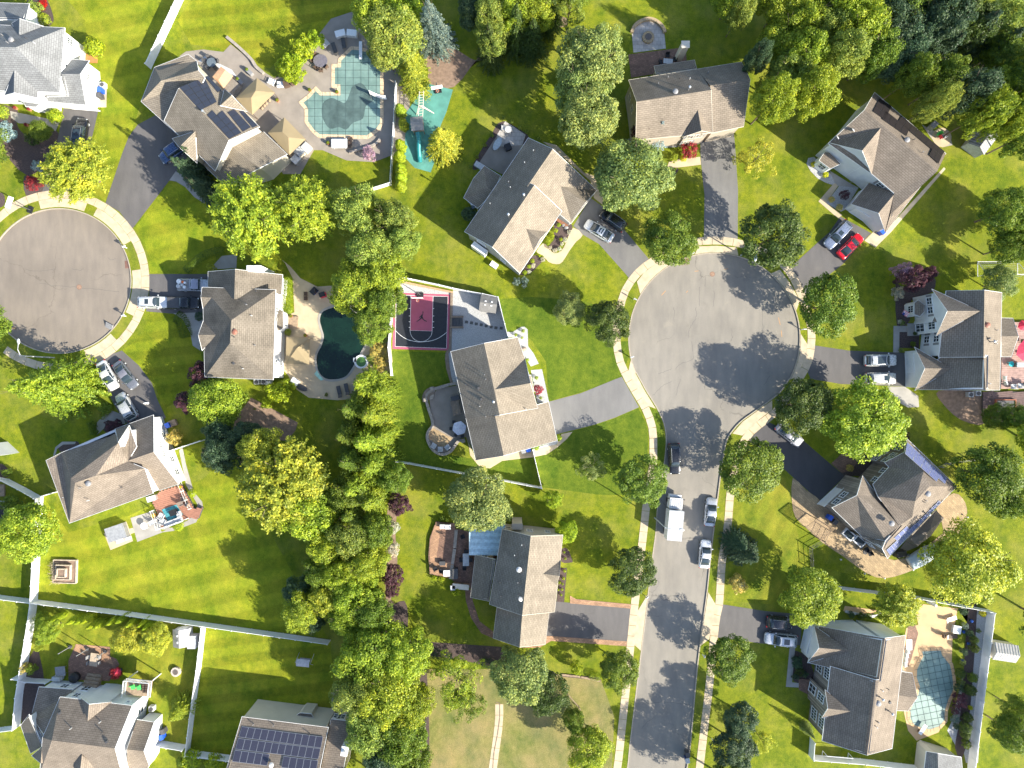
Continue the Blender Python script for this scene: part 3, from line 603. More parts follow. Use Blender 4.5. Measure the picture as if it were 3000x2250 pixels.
# --- centre house
g = House('tan roofed house beside the pink and black basketball court', '22', S_WHT, R_TAN)
g.comp('a445,480,5.6 b805,390,8.8 c1165,325,5.6 d1245,555,5.6 e920,890,8.8 f970,1165,8.8 g610,1200,5.6 h1305,820,8.7 i1385,1090,5.6 j1275,1108,5.7', 'abefg bcde edh ehij ejf')
g.win('ab', .5, 3, 1); g.comp('k922,1178,8.2 l1015,1603,8.2 m715,1650,5.6 n598,1150,5.6 o1595,1440,3.0 q1500,1020,3.0', 'klmn klo kqo'.replace('klo kqo', 'klo kqo'))
g.comp('a1250,600,3.0 b1290,735,3.0 c1310,735,2.8 d1345,915,2.8 e1300,920,3.2 f1270,740,3.4 g1230,610,3.4', 'abcdefg', .2)
g.vents('812,730 825,778 610,835 770,860 760,1070 825,1180 1255,1098'); g.vents('745,875 775,995', 'box_vent'); g.vents('907,1020', 'tall_flue')
# --- house with long front bed
h = House('grey brown roofed house with the long front flower bed and curved path', 'C', S_GRY, R_TAN)
h.comp('a62,697,5.6 r225,787,8.8 s470,425,8.8 l295,355,5.6 e385,940,5.2 f632,577,5.2', 'arsl refs')
h.win('ar', .5, 3.6, 1.6, 1.2, 3); h.win('re', .35, 2, .9); h.win('re', .7, 4, .9)
h.comp('s430,432,8.4 t578,213,8.4 b435,148,5.6 l280,378,5.6 u835,455,3.1 v685,650,3.1', 'stbl stuv')
h.comp('v622,430,5.9 w770,527,5.6 x682,643,3.05 y836,455,3.05', 'vwx vwy', .3); h.comp('v422,680,7.1 w503,742,7.0 x463,812,5.2 y545,695,5.2', 'vwx vwy', .3)
h.comp('a178,312,2.9 b272,370,2.9 q232,462,4.6 p190,435,4.7 c115,385,2.9 d57,498,2.9 e140,560,2.9', 'abqp pqed pac pcd'); h.win('de', .5, 1.7, 1.2)
h.vents('413,295 465,225 330,440 320,408 212,535'); h.vents('318,605 408,490', 'tall_flue')
r = MB(); bay = (G(*pp('C', '150,802')[0], 1.6)-h.root.location); r.box((0, 0, 0), (2.6, .9, 2.2), -.62).build('bay_window', WHITE, h.root, loc=bay)
for k in range(4): MB().box((-.9+k*.6, -.1, 1.13), (.5, .5, .06)).build('pane', GLASS if k == 3 else LGREY, bpy.data.objects[-1] if 0 else r and h.root.children[-1], rot=(0, 0, -.62))
# --- house with fire pit patio
h = House('plain tan roofed house in front of the round fire pit patio', '30', S_TAN, R_BR2, CREAM)
h.comp('a155,865,5.6 b242,1097,8.8 c1045,972,8.8 f905,745,5.6 g232,1510,5.6 h1062,1432,5.4', 'abcf bghc'); h.win('ab', .35, 3.6, .9, 1.3); h.win('ab', .8, 3.9, .9, 1.3); h.win('bg', .65, 3.9, .9, 1.3)
h.comp('c1035,925,8.4 d1466,857,8.4 e1370,670,5.6 f890,748,5.6 h1055,1435,5.1 i1395,1365,5.1', 'cdef chid')
h.comp('v900,1175,7.4 w940,1410,7.4 x740,1478,5.5 y1062,1434,5.3', 'vwx vwy'); h.win('xw', .5, 4.3, 1.1, 1.3, 2, shutters=True); h.win('wy', .3, 4.3, 1.1, 1.3, 2, shutters=True); h.win('xw', .6, 1.8, 1.3, 1.4, 3, shutters=True)
h.comp('a430,712,3.0 b865,648,3.0 c888,740,4.0 d452,802,4.0', 'abcd'); h.vents('470,912 575,842 705,847 810,857 1005,793'); h.vents('655,995', 'roof_fan'); h.vents('795,970', 'tall_flue')
m = MB().box((0, 0, 2.2), (1.1, .9, 4.4)).box((0, 0, 4.45), (1.3, 1.1, .12)); p = G(*pp('30', '760,495')[0], 4); m.build('chimney', CREAM, h.root, loc=(p.x-h.root.location.x, p.y-h.root.location.y, 0))
# --- grey house with roof solar, arched window
h = House('grey house with black roof panels and an arched window over its front door', 'D', siding('pale_blue_grey_siding', (.72, .74, .76)), R_BRN)
h.comp('a465,42,5.6 b882,400,5.6 c405,145,8.8 d832,503,8.8 g195,340,5.6 n455,524,5.6 m580,632,5.6 k557,757,4.4 q527,862,3.1', 'abdc cdkmng dbqk'); main = h.last
h.win('cg', .5, 4, .9, 1.3)
h.comp('v515,232,8.6 w392,382,8.6 x198,335,5.6 y447,522,5.6', 'vwx vwy', .3); h.win('xw', .25, 4.4, .9, 1.5, 2, shutters=True); h.win('xw', .68, 4.4, .9, 1.5, 2, shutters=True); h.win('wy', .35, 4.0, 1.9, 1.9, 4); h.win('wy', .35, 1.6, 1.7, 2.1, 3, 'entry_door')
h.win('mn', .5, 4.2, 1.1, 1.3, 2, shutters=True, comp=main)
h.comp('v587,630,5.5 w488,748,5.4 x328,695,3.1 y430,572,3.1 k565,745,4.2 q527,860,3.05', 'vwxy vkqw'); h.win('xw', .98, 1.25, 4.7, 2.2, 1, 'garage_door')
h.comp('a172,392,3.2 b200,395,3.2 c265,460,3.2 d205,488,2.8 e140,440,2.8', 'abcde', .08, wall=WHITE); h.win('de', .5, 1.7, 1.1, 1.3, 2)
h.solar('490,78 560,125 523,205 452,155', 2, 3, (), SOL_BRN); h.solar('525,150 665,260 648,300 505,200', 4, 1, (), SOL_BRN); h.solar('618,180 872,390 850,425 600,215', 8, 1, (), SOL_BRN); h.solar('800,370 855,420 835,462 780,412', 2, 1, (), SOL_BRN)
h.vents('690,320 740,395'); h.vents('650,322', 'roof_fan'); h.vents('330,268 240,312', 'satellite_dish')
# --- white house with red parasols
h = House('white house with pink red parasols on its rear deck', 'E', S_WHT, R_BR2)
h.comp('a815,145,5.6 b1038,140,8.8 c1033,531,8.8 d772,533,5.6 e1140,155,5.6 f1128,725,5.6 g1045,725,8.4 h1050,533,8.4', 'abcd bcefx'.replace('bcefx', 'bcfe') + ' chgf'); h.win('ad', .72, 4, 1.1, 1.3, 2, shutters=True); h.win('ad', .72, 1.6, 1.1, 1.3, 2, shutters=True)
h.comp('v1015,262,8.6 w822,262,8.6 x732,135,5.6 y755,408,5.6', 'vwx vwy', .3); h.win('xw', .35, 4.2, 1.1, 1.3, 2, shutters=True); h.win('xw', .8, 4.2, 1.1, 1.3, 2, shutters=True); h.win('wy', .6, 4.3, 1.3, 1.7, 3); h.win('wy', .6, 1.3, 1.6, 2.2, 3, 'entry_door')
h.comp('a780,535,4.4 b1050,535,8.4 c1045,725,8.4 d655,722,3.1 e660,640,3.1', 'abcde'); h.comp('v850,600,5.5 w690,598,5.5 x630,475,3.1 y632,727,3.1', 'vwx vwy', .25); h.win('xw', .99, 1.25, 4.8, 2.2, 1, 'garage_door')
h.comp('a778,228,5.2 b805,228,5.5 c758,327,5.5 d732,325,5.0', 'abcd', .05); h.comp('a650,198,3.3 b690,230,3.6 c688,262,3.6 d660,293,3.3 e628,282,2.9 f628,215,2.9', 'abcdef', .1); h.win('ef', .5, 1.8, 1.1, 1.4, 3)
h.comp('a1136,303,3.0 b1205,305,3.0 r1237,410,4.4 q1136,410,4.6 c1195,530,3.0 d1136,530,3.0', 'abrq qrcd'); h.vents('1060,425 1058,420 1105,375 1100,438 1100,455 1062,688'); h.vents('1050,345', 'red_fan'); h.vents('1070,443', 'tall_flue')
# --- stone fronted house with blue solar
h = House('stone fronted house with blue solar panels on its two outer roof slopes', 'J', S_TAN, R_BRN)
h.comp('a715,72,5.6 b1005,350,5.6 c600,772,5.6 d848,350,8.6 e812,262,8.4 f762,437,8.8 g745,530,7.3 h670,580,7.8 i590,668,7.7 j570,715,7.2 k700,150,6.6 l545,410,6.8 m515,338,5.6 n610,237,5.6 o585,210,5.6', 'abdek bcjihgfd edflmn keno lfgh', wall=STONE)
h.win('ak', .5, 4, 1.2, 1.3, 3); h.win('ko', .35, 4.2, 1.2, 1.2, 3); h.win('ko', .75, 4.2, 1.2, 1.2, 3); h.win('ko', .4, 1.7, 1.2, 1.3, 3); h.win('ko', .8, 1.7, 1.2, 1.3, 3); h.win('mn', .25, 4.4, .9, 1.3); h.win('mn', .75, 4.4, .9, 1.3); h.win('cj', .5, 2, 1)
h.comp('A275,475,5.2 B422,403,7.8 C670,582,7.8 D590,668,7.5 E452,645,5.2 F455,288,5.2 G545,410,5.8', 'ABCDE BFGC', wall=STONE); h.win('AB', .35, 4.0, 1.1, 1.3, 2); h.win('AB', .85, 4.0, 1.1, 1.3, 2); h.win('AB', .62, 1.3, 4.8, 2.3, 1, 'garage_door')
h.comp('E445,645,5.3 D590,668,7.4 j572,715,7.1 q478,662,5.0', 'EDjq', .2)
h.solar('712,92 945,305 933,338 702,140', 14, 1, (), SOL_SKYREFL); h.solar('705,132 898,300 885,325 698,158', 4, 1, (), SOL_SKYREFL)
h.solar('898,430 912,442 772,592 752,578', 1, 7, (), SOL_SKYREFL); h.solar('760,565 775,582 612,752 590,720', 1, 12, (), SOL_SKYREFL); h.solar('710,580 725,595 650,665 635,650', 1, 3, (), SOL_SKYREFL)
h.vents('810,440 820,432 775,540'); h.vents('832,392 620,565', 'roof_fan'); h.vents('822,508', 'tall_flue')
# --- house by green pool cover, lower right
h = House('stepped brown roofed house beside the green covered pool with a diving board', 'K', S_WHT, R_BRN)
h.comp('r565,220,8.8 s530,462,8.8 t512,465,8.8 u460,905,8.8 e685,203,5.6 f607,865,5.6', 'refuts'); h.comp('p180,150,3.2 r565,220,8.78 s530,462,8.78 t115,362,3.2', 'prst')
h.comp('v362,293,6.1 w180,276,6.0 x152,148,3.2 y113,362,3.2', 'vwx vwy', .25); h.win('xw', .98, 1.25, 4.7, 2.2, 1, 'garage_door')
h.comp('r512,465,8.78 s460,905,8.78 a247,385,5.6 b198,820,5.6', 'rsba', wall=STONE); h.win('ab', .12, 4.2, 1.8, 1.7, 4); h.win('ab', .12, 1.6, 1.8, 1.7, 4); h.win('ab', .83, 4.2, 1.8, 1.7, 4); h.win('ab', .83, 1.6, 1.8, 1.7, 4)
h.comp('v370,650,7.4 w232,632,7.4 x215,522,5.55 y196,685,5.55', 'vwx vwy', .25, wall=STONE); h.win('wx', .2, 4.4, 1.2, 1.9, 3); h.win('wx', .2, 1.5, 1.3, 2.1, 2, 'entry_door')
h.comp('a660,415,3.0 b725,425,3.0 c755,568,4.4 d640,555,4.6 e700,645,3.0 f632,643,3.0', 'abcd dcef'); h.vents('545,522 580,515 515,705 512,735 523,708'); h.vents('522,598', 'roof_fan'); h.vents('533,562 588,645', 'tall_flue'); h.vents('592,594', 'box_vent')
# --- house with blue awning
h = House('house with a pale blue awning and a curved brick patio behind', 'I', S_TAN, R_TAN, CREAM)
h.comp('a483,140,5.6 b650,182,8.8 c838,175,5.6 d790,625,5.6 e600,645,8.8 f408,580,5.6', 'abef bcde'); h.win('ab', .15, 3, .9, 1.1); h.win('bc', .0, 3.5, .9, 1.1); h.win('bc', .6, 3, .8)
h.comp('a452,600,5.0 b600,644,8.2 c757,628,5.0 d735,815,5.0 e585,832,8.2 f430,778,5.0', 'abef bcde'); h.comp('v722,403,7.2 w817,415,7.2 x825,322,5.55 y800,475,5.55', 'vwx vwy', .25)
h.comp('a325,292,3.0 b442,318,4.8 c406,563,4.8 d297,540,3.0', 'abcd'); h.win('ab', .45, 2.2, 1.0, 1.3, 2); h.vents('597,230 555,290 574,450 470,447 475,530 580,520'); h.vents('581,375', 'roof_fan'); h.vents('590,545', 'satellite_dish')
p = G(*pp('I', '570,112')[0], 4.5); MB().box((0, 0, 2.6), (1.6, .8, 5.2)).box((0, 0, 5.25), (1.7, .9, .1)).build('chimney', S_TAN, h.root, loc=(p.x-h.root.location.x, p.y-h.root.location.y-.2, 0))
# --- house by kidney pool
h = House('white sided house with mottled roof valleys beside the dark kidney pool', 'L', S_WHT, R_MIX)
h.comp('a388,203,5.6 b815,218,5.6 c800,745,5.6 d400,728,5.6 r555,397,9.0 s548,530,9.0', 'abr rbcs scd adsr'); h.win('bc', .2, 4, .9, 1.3); h.win('bc', .82, 4, .9, 1.3, 2); h.win('bc', .82, 1.7, .9, 1.3, 2); h.win('bc', .6, 3.9, .6, .9, 1); h.win('bc', .88, 1.7, .9, 1.3, 2)
h.comp('v462,265,6.7 w378,260,6.6 x385,204,5.55 y390,328,5.55', 'vwx vwy', .25); h.comp('v470,482,7.1 w362,482,7.0 x392,400,5.55 y385,572,5.55', 'vwx vwy', .25)
h.comp('a420,112,3.3 b578,98,7.0 c573,274,7.0 d418,200,3.3 e855,130,3.3 f850,245,3.3', 'abcd befc'); h.win('ef', .35, 1.8, .9, 1.3); h.win('ef', .8, 1.8, .9, 1.3)
h.comp('a822,322,3.4 b858,345,2.9 c860,440,2.9 d828,462,3.4 e820,390,4.2', 'abe bce cde', .1); h.win('bc', .25, 1.6, .8, 1.2); h.win('bc', .75, 1.6, .8, 1.2)
h.vents('705,228 648,305 678,370 575,495 698,543 628,680'); h.vents('578,465', 'red_fan'); h.vents('570,648', 'box_vent')
p = G(*pp('L', '700,100')[0], 5); MB().box((0, 0, 3), (2.2, 1.0, 6)).box((-.2, 0, 6.1), (1.4, .8, .6)).build('chimney', S_WHT, h.root, loc=(p.x-h.root.location.x, p.y-h.root.location.y, 0))
# --- house with red deck
h = House('white sided house with a red brown deck and a separate hot tub pad', 'F', S_WHT, R_BRN)
h.comp('a70,378,5.6 b207,745,5.6 c240,510,8.8 k215,482,8.5 l160,333,5.6 m378,258,5.6 n362,467,8.8 o493,275,8.2 q445,236,5.7 t475,197,5.7 u557,175,5.7 v600,297,6.2 w548,383,6.6 x648,425,6.6 y697,570,5.6', 'abckl lkm mkcnoq qotu ouvwn nwx ncbyx')
h.comp('A475,193,3.2 B698,112,3.2 C700,328,6.6 D545,382,6.6 E845,517,3.2 F735,553,3.2 G655,430,5.4', 'ABCD DCEFG', over=.3); h.win('BC', .55, 1.7, .8, 1.2); h.win('CE', .12, 3.6, .7, .8); h.win('BC', .85, 3.6, .7, .8); h.win('CE', .3, 1.7, .9, 1.2); h.win('CE', .7, 1.7, .9, 1.2)
h.vents('275,537 180,592 320,612 517,535'); h.vents('322,512', 'roof_fan')
# --- top left house
h = House('white two storey house with pale grey hipped roof at the top corner', '00', S_WHT, R_GRY); 
h.comp('a-700,240,5.8 b697,300,5.8 c645,995,5.8 d-720,960,5.8 r170,512,9.2 s-260,500,9.2', 'abrs brc srcd dsa'); h.win('bc', .1, 4, 1, 1.4, 3); h.win('bc', .55, 4, 1, 1.3, 2); h.win('cd', .25, 4, .9); h.win('cd', .4, 4, .9)
h.comp('v205,385,7.4 w210,200,7.4 x128,255,5.8 y465,284,5.8', 'vwx vwy', .25); h.comp('v155,745,7.5 w150,1000,7.5 x52,1026,5.75 y405,1057,5.75 z408,985,5.8', 'vwx vwyz', .25); h.win('xw', .6, 4, .8, 1.2)
h.comp('a775,640,3.2 b963,655,3.2 c865,798,5.8 d665,800,5.8 e925,1132,3.2 f505,1096,3.2 g490,1015,4.0 i715,1012,4.0', 'abcd dcefgi'); h.win('bc', .8, 3.4, 1.0, 1.0, 3); h.win('ef', .3, 1.3, 4.4, 2.2, 1, 'garage_door')
h.comp('a-500,15,3.4 b315,40,3.4 c275,215,5 d-500,195,5', 'abcd'); h.comp('a250,1095,3.0 b445,1108,3.0 c390,1155,2.6 d280,1150,2.6', 'abcd', .1); h.win('cd', .5, 1.4, 1.2, 1.2, 3)
h.vents('35,385 90,465 290,420 380,470'); h.vents('130,435', 'roof_fan')
# --- house with black solar beside the tan canopies
h = House('grey brown roofed house with black solar panels behind the two tan canopies', 'B', S_CRM, R_TAN)
h.comp('a145,135,5.2 b342,58,5.2 c392,98,5.2 p185,212,7.2 q402,152,7.2 d68,335,5.2 r440,195,7.0 e280,528,5.2', 'abcqp adp dpqre'); h.win('de', .3, 2.5, 1)
h.comp('r285,260,9.0 s580,562,9.0 a455,188,5.6 b760,483,5.6 c202,448,5.6 d500,741,5.6', 'rsba rsdc'); 
h.comp('r600,600,6.4 s760,724,6.4 a785,512,3.4 b922,643,3.4 c425,700,3.4 d562,832,3.4', 'rsba rsdc', .25); h.comp('v385,508,7.4 w290,602,7.4 x250,552,5.55 y393,694,5.55', 'vwx vwy', .25); h.comp('v530,358,7.4 w597,297,7.4 x555,262,5.55 y686,392,5.55', 'vwx vwy', .25)
h.solar('290,256 437,194 510,340 412,390', 3, 5, (), SOL_BLK); h.solar('440,192 458,188 540,270 515,284', 1, 3, (), SOL_BLK)
h.solar('452,418 515,358 655,520 583,557', 2, 5, ((1, 0),), SOL_BLK); h.solar('572,402 612,382 710,487 662,515', 1, 4, (), SOL_BLK); h.solar('640,396 664,390 750,478 718,492', 1, 3, (), SOL_BLK); h.solar('155,142 340,66 350,95 170,162', 5, 1, (), SOL_BLK, .2)
h.vents('445,405', 'tall_flue')
# --- bottom left house
h = House('brown roofed white house whose balcony holds two green chairs', '04', S_WHT, R_BRN)
h.comp('p560,1362,8.8 q1240,1447,8.8 a650,892,5.6 b1425,985,5.6 c430,1720,5.6 d1335,1800,5.6 e460,1330,7.6', 'pqba pqdc pae pec'); m1 = h.last
h.win('ab', .12, 4, .9, 1.2, 2); h.win('ab', .12, 1.7, 1.2, 1.4, 2); h.win('ab', .55, 4, 1.2, 1.3, 2); h.win('ab', .5, 1.7, .7, .7, 1); h.win('bq', .5, 2, 1, 1.6, 1); h.win('ab', .9, 4.2, .6, .5, 1)
h.comp('a420,785,3.3 b785,812,3.3 c600,1130,6.0 d470,1330,6.6 e330,1130,4.6', 'abcde'); h.win('ab', .6, 1.8, 1.1, 1.2, 2); h.comp('v945,1155,7.4 w962,972,7.4 x873,902,5.6 y1207,945,5.6', 'vwx vwy', .25)
h.comp('a1480,1137,3.2 b1662,1165,3.2 c1552,1477,6.0 d1370,1457,6.0 e1610,1635,3.6 f1560,1720,3.2 g1380,1720,3.2', 'abcd dcefg'); h.comp('v310,1085,6.0 w462,1420,6.2 x225,1200,3.4 y330,1500,3.4', 'vwyx', .2)
h.comp('v455,1425,7.0 w440,1608,6.8 x345,1525,5.0 y560,1582,5.4', 'vwx vwy', .2); h.comp('v885,1520,8.0 w862,1720,8.0 x755,1612,5.6 y1110,1690,5.6', 'vwx vwy', .2)
h.vents('775,1225 1090,1155 1110,1270'); h.vents('650,1065 1155,1375', 'box_vent')
# --- bottom house with three solar rows
h = House('brown roofed house carrying three rows of blue solar panels', '14', S_CRM, R_BRN)
h.comp('a403,1106,5.6 b1333,1222,5.6 c1205,1840,8.8 d215,1735,8.8', 'abcd'); h.comp('c1205,1840,8.8 d215,1735,8.8 e100,2300,5.6 f1080,2420,5.6', 'dcfe')
m1 = h.last
h.comp('a403,1108,5.58 b1333,1224,5.58 c1330,1238,5.66 d400,1122,5.66', 'abcd', .3)
for t, z in ((.06, 3.9), (.14, 1.7), (.45, 3.9), (.36, 1.7), (.92, 4.2), (.22, 3.9)): h.win('ab', t, z, 1.3 if t != .36 else .8, 1.3 if t != .36 else .8, 2)
h.comp('a1365,1130,4.6 b1597,1158,4.6 c1450,1900,8.0 d1215,1870,8.0', 'abcd'); h.win('ab', .1, 3.0, 1.1, 1.3, 2); h.win('ab', .35, 3.0, 1.1, 1.3, 2)
h.comp('a965,1105,3.2 b1030,1065,3.6 c1150,1075,3.6 d1185,1140,3.2 e1085,1150,3.0', 'abcde', .12)
h.solar('405,1208 1280,1320 1255,1445 368,1325', 12, 1, (), SOL_BLUE); h.solar('365,1335 1253,1448 1228,1565 333,1455', 12, 1, (), SOL_BLUE); h.solar('330,1462 1226,1575 1205,1700 298,1590', 12, 1, ((6, 0), (5, 0)), SOL_BLUE)
h.vents('530,1180 750,1190 1133,1285'); h.vents('730,1610', 'satellite_dish')
p = G(*pp('14', '1530,1430')[0], 6); MB().box((0, 0, 3.6), (1.0, 1.5, 7.4), -.15).lathe([(.3, 7.3), (.3, 7.9), (0, 7.95)], n=10).build('chimney', WHITE, h.root, loc=(p.x-h.root.location.x, p.y-h.root.location.y, 0))
# --- slivers of further houses on the frame's edge
h = House('white house wall cut by the left edge of the picture', '02', S_WHT, R_BRN); h.comp('a-700,1380,5.6 b-235,1440,5.6 c-235,1660,5.6 d-700,1900,5.6 r-200,1650,8.6 s-600,1650,8.6', 'abrs brc srcd asd')
h.win('bc', .4, 1.8, 1.0)
h = House('small grey roofed house at the bottom edge below the green pool', '44', S_CRM, R_GRY); h.comp('a665,850,3 b735,862,4.6 c880,885,3 d900,1100,3 e740,1090,4.6 f640,1070,3', 'abef bcde')

for h in HOUSES: h.finish()

for m_ in ('dark_solar_cells',): b_ = MATS[m_].node_tree.nodes['Principled BSDF']; b_.inputs['Roughness'].default_value = .6; b_.inputs['Specular IOR Level'].default_value = .15
MATS['sky_reflection_solar_cells'].node_tree.nodes['Principled BSDF'].inputs['Roughness'].default_value = .12
# ================================================================ trees, shrubs, hedges
rs = np.random.RandomState(11)
def leaf_mesh(name, C, Nn, size, asp=1.0, smx=None):
    n = len(C); Nn = Nn/np.linalg.norm(Nn, axis=1, keepdims=True); r = rs.normal(size=(n, 3)); U = np.cross(Nn, r); U /= np.linalg.norm(U, axis=1, keepdims=True)+1e-9
    V = np.cross(Nn, U); sz = (size*np.ones(n))[:, None]; su = U*sz*.5; sv = V*sz*.5*asp
    Q = np.stack([C-su, C-sv*.8+su*.15, C+su, C+sv*.8+su*.15], 1).reshape(-1, 3)
    me = bpy.data.meshes.new(name); me.vertices.add(4*n); me.vertices.foreach_set('co', Q.ravel()); me.loops.add(4*n); me.loops.foreach_set('vertex_index', np.arange(4*n, dtype=np.int32))
    me.polygons.add(n); me.polygons.foreach_set('loop_start', np.arange(0, 4*n, 4, dtype=np.int32)); me.polygons.foreach_set('loop_total', np.full(n, 4, dtype=np.int32)); me.update(); me.materials.append(LEAF); return me
def sph(n):
    v = rs.normal(size=(n, 3)); return v/np.linalg.norm(v, axis=1, keepdims=True)
def broad(nclump=95, per=150, leaf=.055, gaps=.0, cs=(.17, .30), name='crown', lob=.22, core=1800):
    ph = rs.uniform(0, 6.28, 6); C = []; Nn = []
    def rad(d): 
        a = np.arctan2(d[:, 1], d[:, 0]); return 1+lob*.5*np.sin(3*a+ph[0])*np.cos(d[:, 2]*2+ph[1])+lob*.4*np.sin(5*a+ph[2]+d[:, 2]*3)+lob*.3*np.sin(8*a+ph[3])
    d = sph(nclump*2); d = d[d[:, 2] > -.55][:nclump]; R = rad(d)*rs.uniform(.62, .86, len(d)); cc = d*R[:, None]; cc[:, 2] *= .95
    for c, q in zip(cc, d):
        s = rs.uniform(*cs); u = sph(per); u = u+q*.45; u /= np.linalg.norm(u, axis=1, keepdims=True); rr = s*(rs.uniform(.45, 1.05, per)**.6)
        C.append(c+u*rr[:, None]*np.array([1, 1, .7])); Nn.append(u*.8+np.array([0, 0, .55])+rs.normal(size=(per, 3))*.55)
    u = sph(core); C.append(u*(rs.uniform(.2, .72, core)[:, None])); Nn.append(u+np.array([0, 0, .5])+rs.normal(size=(core, 3))*.5)
    C = np.concatenate(C); Nn = np.concatenate(Nn); C /= 1.03
    return leaf_mesh(name, C, Nn, leaf*rs.uniform(.6, 1.35, len(C)), .8)
def sprays(nb=150, per=90, leaf=.06, name='crown'):         # radiating leafy branches (maples seen from above)
    C = []; Nn = []
    for i in range(nb):
        d = sph(1)[0]; d[2] = abs(d[2])*1.1-.25; d /= np.linalg.norm(d); L = rs.uniform(.8, 1.05); t = rs.uniform(.35, 1, per)**.7
        side = rs.normal(size=(per, 3))*(.035+.05*(1-t))[:, None]; c = d*(t*L)[:, None]+side; c[:, 2] += .12*np.sin(t*3)
        C.append(c); Nn.append(np.array([0, 0, .8])+d*.5+rs.normal(size=(per, 3))*.6)
    u = sph(1500); C.append(u*rs.uniform(.2, .7, 1500)[:, None]); Nn.append(u+rs.normal(size=(1500, 3))*.5+np.array([0, 0, .6]))
    C = np.concatenate(C); Nn = np.concatenate(Nn); return leaf_mesh(name, C, Nn, leaf*rs.uniform(.6, 1.3, len(C)), .7)
def conifer(levels=26, leaf=.07, name='crown', droop=.25, power=.85, dens=1.0, hgt=2.6):
    C = []; Nn = []
    for i in range(levels):
        t = i/levels; L = (1-t)**power; nb = int(6+16*(1-t))
        for b in range(nb):
            a = rs.uniform(0, 6.283); l = L*rs.uniform(.72, 1.1); n = int((26+50*l)*dens); s = rs.uniform(.12, 1, n)**.75; d = np.array([math.cos(a), math.sin(a), 0]); sd = np.array([-d[1], d[0], 0])
            wv = (rs.uniform(-1, 1, n)*.17*(1.05-s)*l+rs.normal(size=n)*.015)
            c = d*(s*l)[:, None]+sd*wv[:, None]; c[:, 2] = (t-.4)*hgt-droop*(s**2)*l+rs.normal(size=n)*.025+.10*s*l
            C.append(c); Nn.append(np.array([0, 0, 1.0])+d*.35+rs.normal(size=(n, 3))*.45)
    C = np.concatenate(C); Nn = np.concatenate(Nn); return leaf_mesh(name, C, Nn, leaf*rs.uniform(.6, 1.3, len(C)), .55)
def shrub(n=1500, leaf=.16, name='crown', flat=.85):
    u = sph(n); u[:, 2] = np.where(u[:, 2] < -.4, -u[:, 2], u[:, 2]); a = np.arctan2(u[:, 1], u[:, 0]); r = (.9+.08*np.sin(4*a+1)+.06*np.sin(7*a))*rs.uniform(.72, 1.0, n)
    C = u*r[:, None]; C[:, 2] *= flat; return leaf_mesh(name, C, u+rs.normal(size=(n, 3))*.4, leaf*rs.uniform(.6, 1.2, n), .8)
def column(n=3500, leaf=.11, name='crown'):                 # tall narrow evergreen, pointed top
    t = rs.uniform(0, 1, n)**.9; a = rs.uniform(0, 6.283, n); r = (np.sin(np.clip(1-t, 0, 1)*2.2+.05)**.8)*(.95+.12*np.sin(6*a+t*9))*rs.uniform(.75, 1.0, n)
    C = np.stack([np.cos(a)*r, np.sin(a)*r, t*6-.3], 1); Nn = np.stack([np.cos(a), np.sin(a), .5*np.ones(n)], 1)+rs.normal(size=(n, 3))*.4
    return leaf_mesh(name, C, Nn, leaf*2.2*rs.uniform(.5, 1.3, n), .6)
CR = {'M': [broad(110, 150, .06) for _ in range(4)], 'D': [broad(85, 165, .058, cs=(.16, .26), lob=.13) for _ in range(4)], 'S': [sprays(170, 95, .07) for _ in range(2)],
      'T': [broad(60, 95, .06, cs=(.14, .24), lob=.4, core=250) for _ in range(2)], 'C': [conifer(26, .065) for _ in range(3)], 'P': [broad(70, 120, .075, cs=(.14, .26), lob=.35, core=600) for _ in range(2)],
      'b': [shrub(), shrub(1100, .19)], 'A': [column(), column()], 'F': [broad(34, 70, .11, cs=(.2, .34), lob=.25, core=300) for _ in range(3)]}
def trunk_mesh(nl=7, seed=0):
    rr = random.Random(seed); m = MB(); m.bar((0, 0, 0), (.02, .01, .5), .035, 8, .024).bar((.02, .01, .5), (.0, .03, .78), .024, 7, .012)
    for i in range(nl):
        a = i*2.4+rr.random(); z = .32+.06*i; L = .32+.1*rr.random(); e = (math.cos(a)*L, math.sin(a)*L, z+.22); m.bar((0, 0, z), e, .014, 6, .006)
        for q in (-.5, .5): m.bar(e, (e[0]+math.cos(a+q)*.2, e[1]+math.sin(a+q)*.2, e[2]+.12), .006, 5, .003)
    return m.mesh('trunk', BARK)
TR = [trunk_mesh(7, i) for i in range(4)]
COLS = {'y': (.29, .335, .03), 'm': (.20, .28, .02), 'g': (.105, .17, .016), 'd': (.058, .098, .016), 'k': (.05, .095, .04), 'o': (.17, .235, .035), 'p': (.075, .035, .042), 'r': (.22, .028, .03), 'R': (.30, .05, .06), 's': (.17, .235, .055), 'S': (.13, .19, .14),
        'w': (.42, .44, .28), 'f': (.33, .23, .26), 'L': (.22, .31, .012), 'Y': (.60, .52, .01), 'q': (.36, .33, .075), 'B': (.24, .34, .30)}
NAME = {'M': 'leafy_tree', 'D': 'street_tree', 'S': 'maple_tree', 'T': 'sparse_tree', 'C': 'conifer_tree', 'P': 'plum_tree', 'b': 'shrub', 'A': 'columnar_evergreen', 'F': 'shrub'}
HT = {'M': 1.0, 'D': 1.05, 'S': .95, 'T': .95, 'C': 1.0, 'P': 1.0}
NT = 0
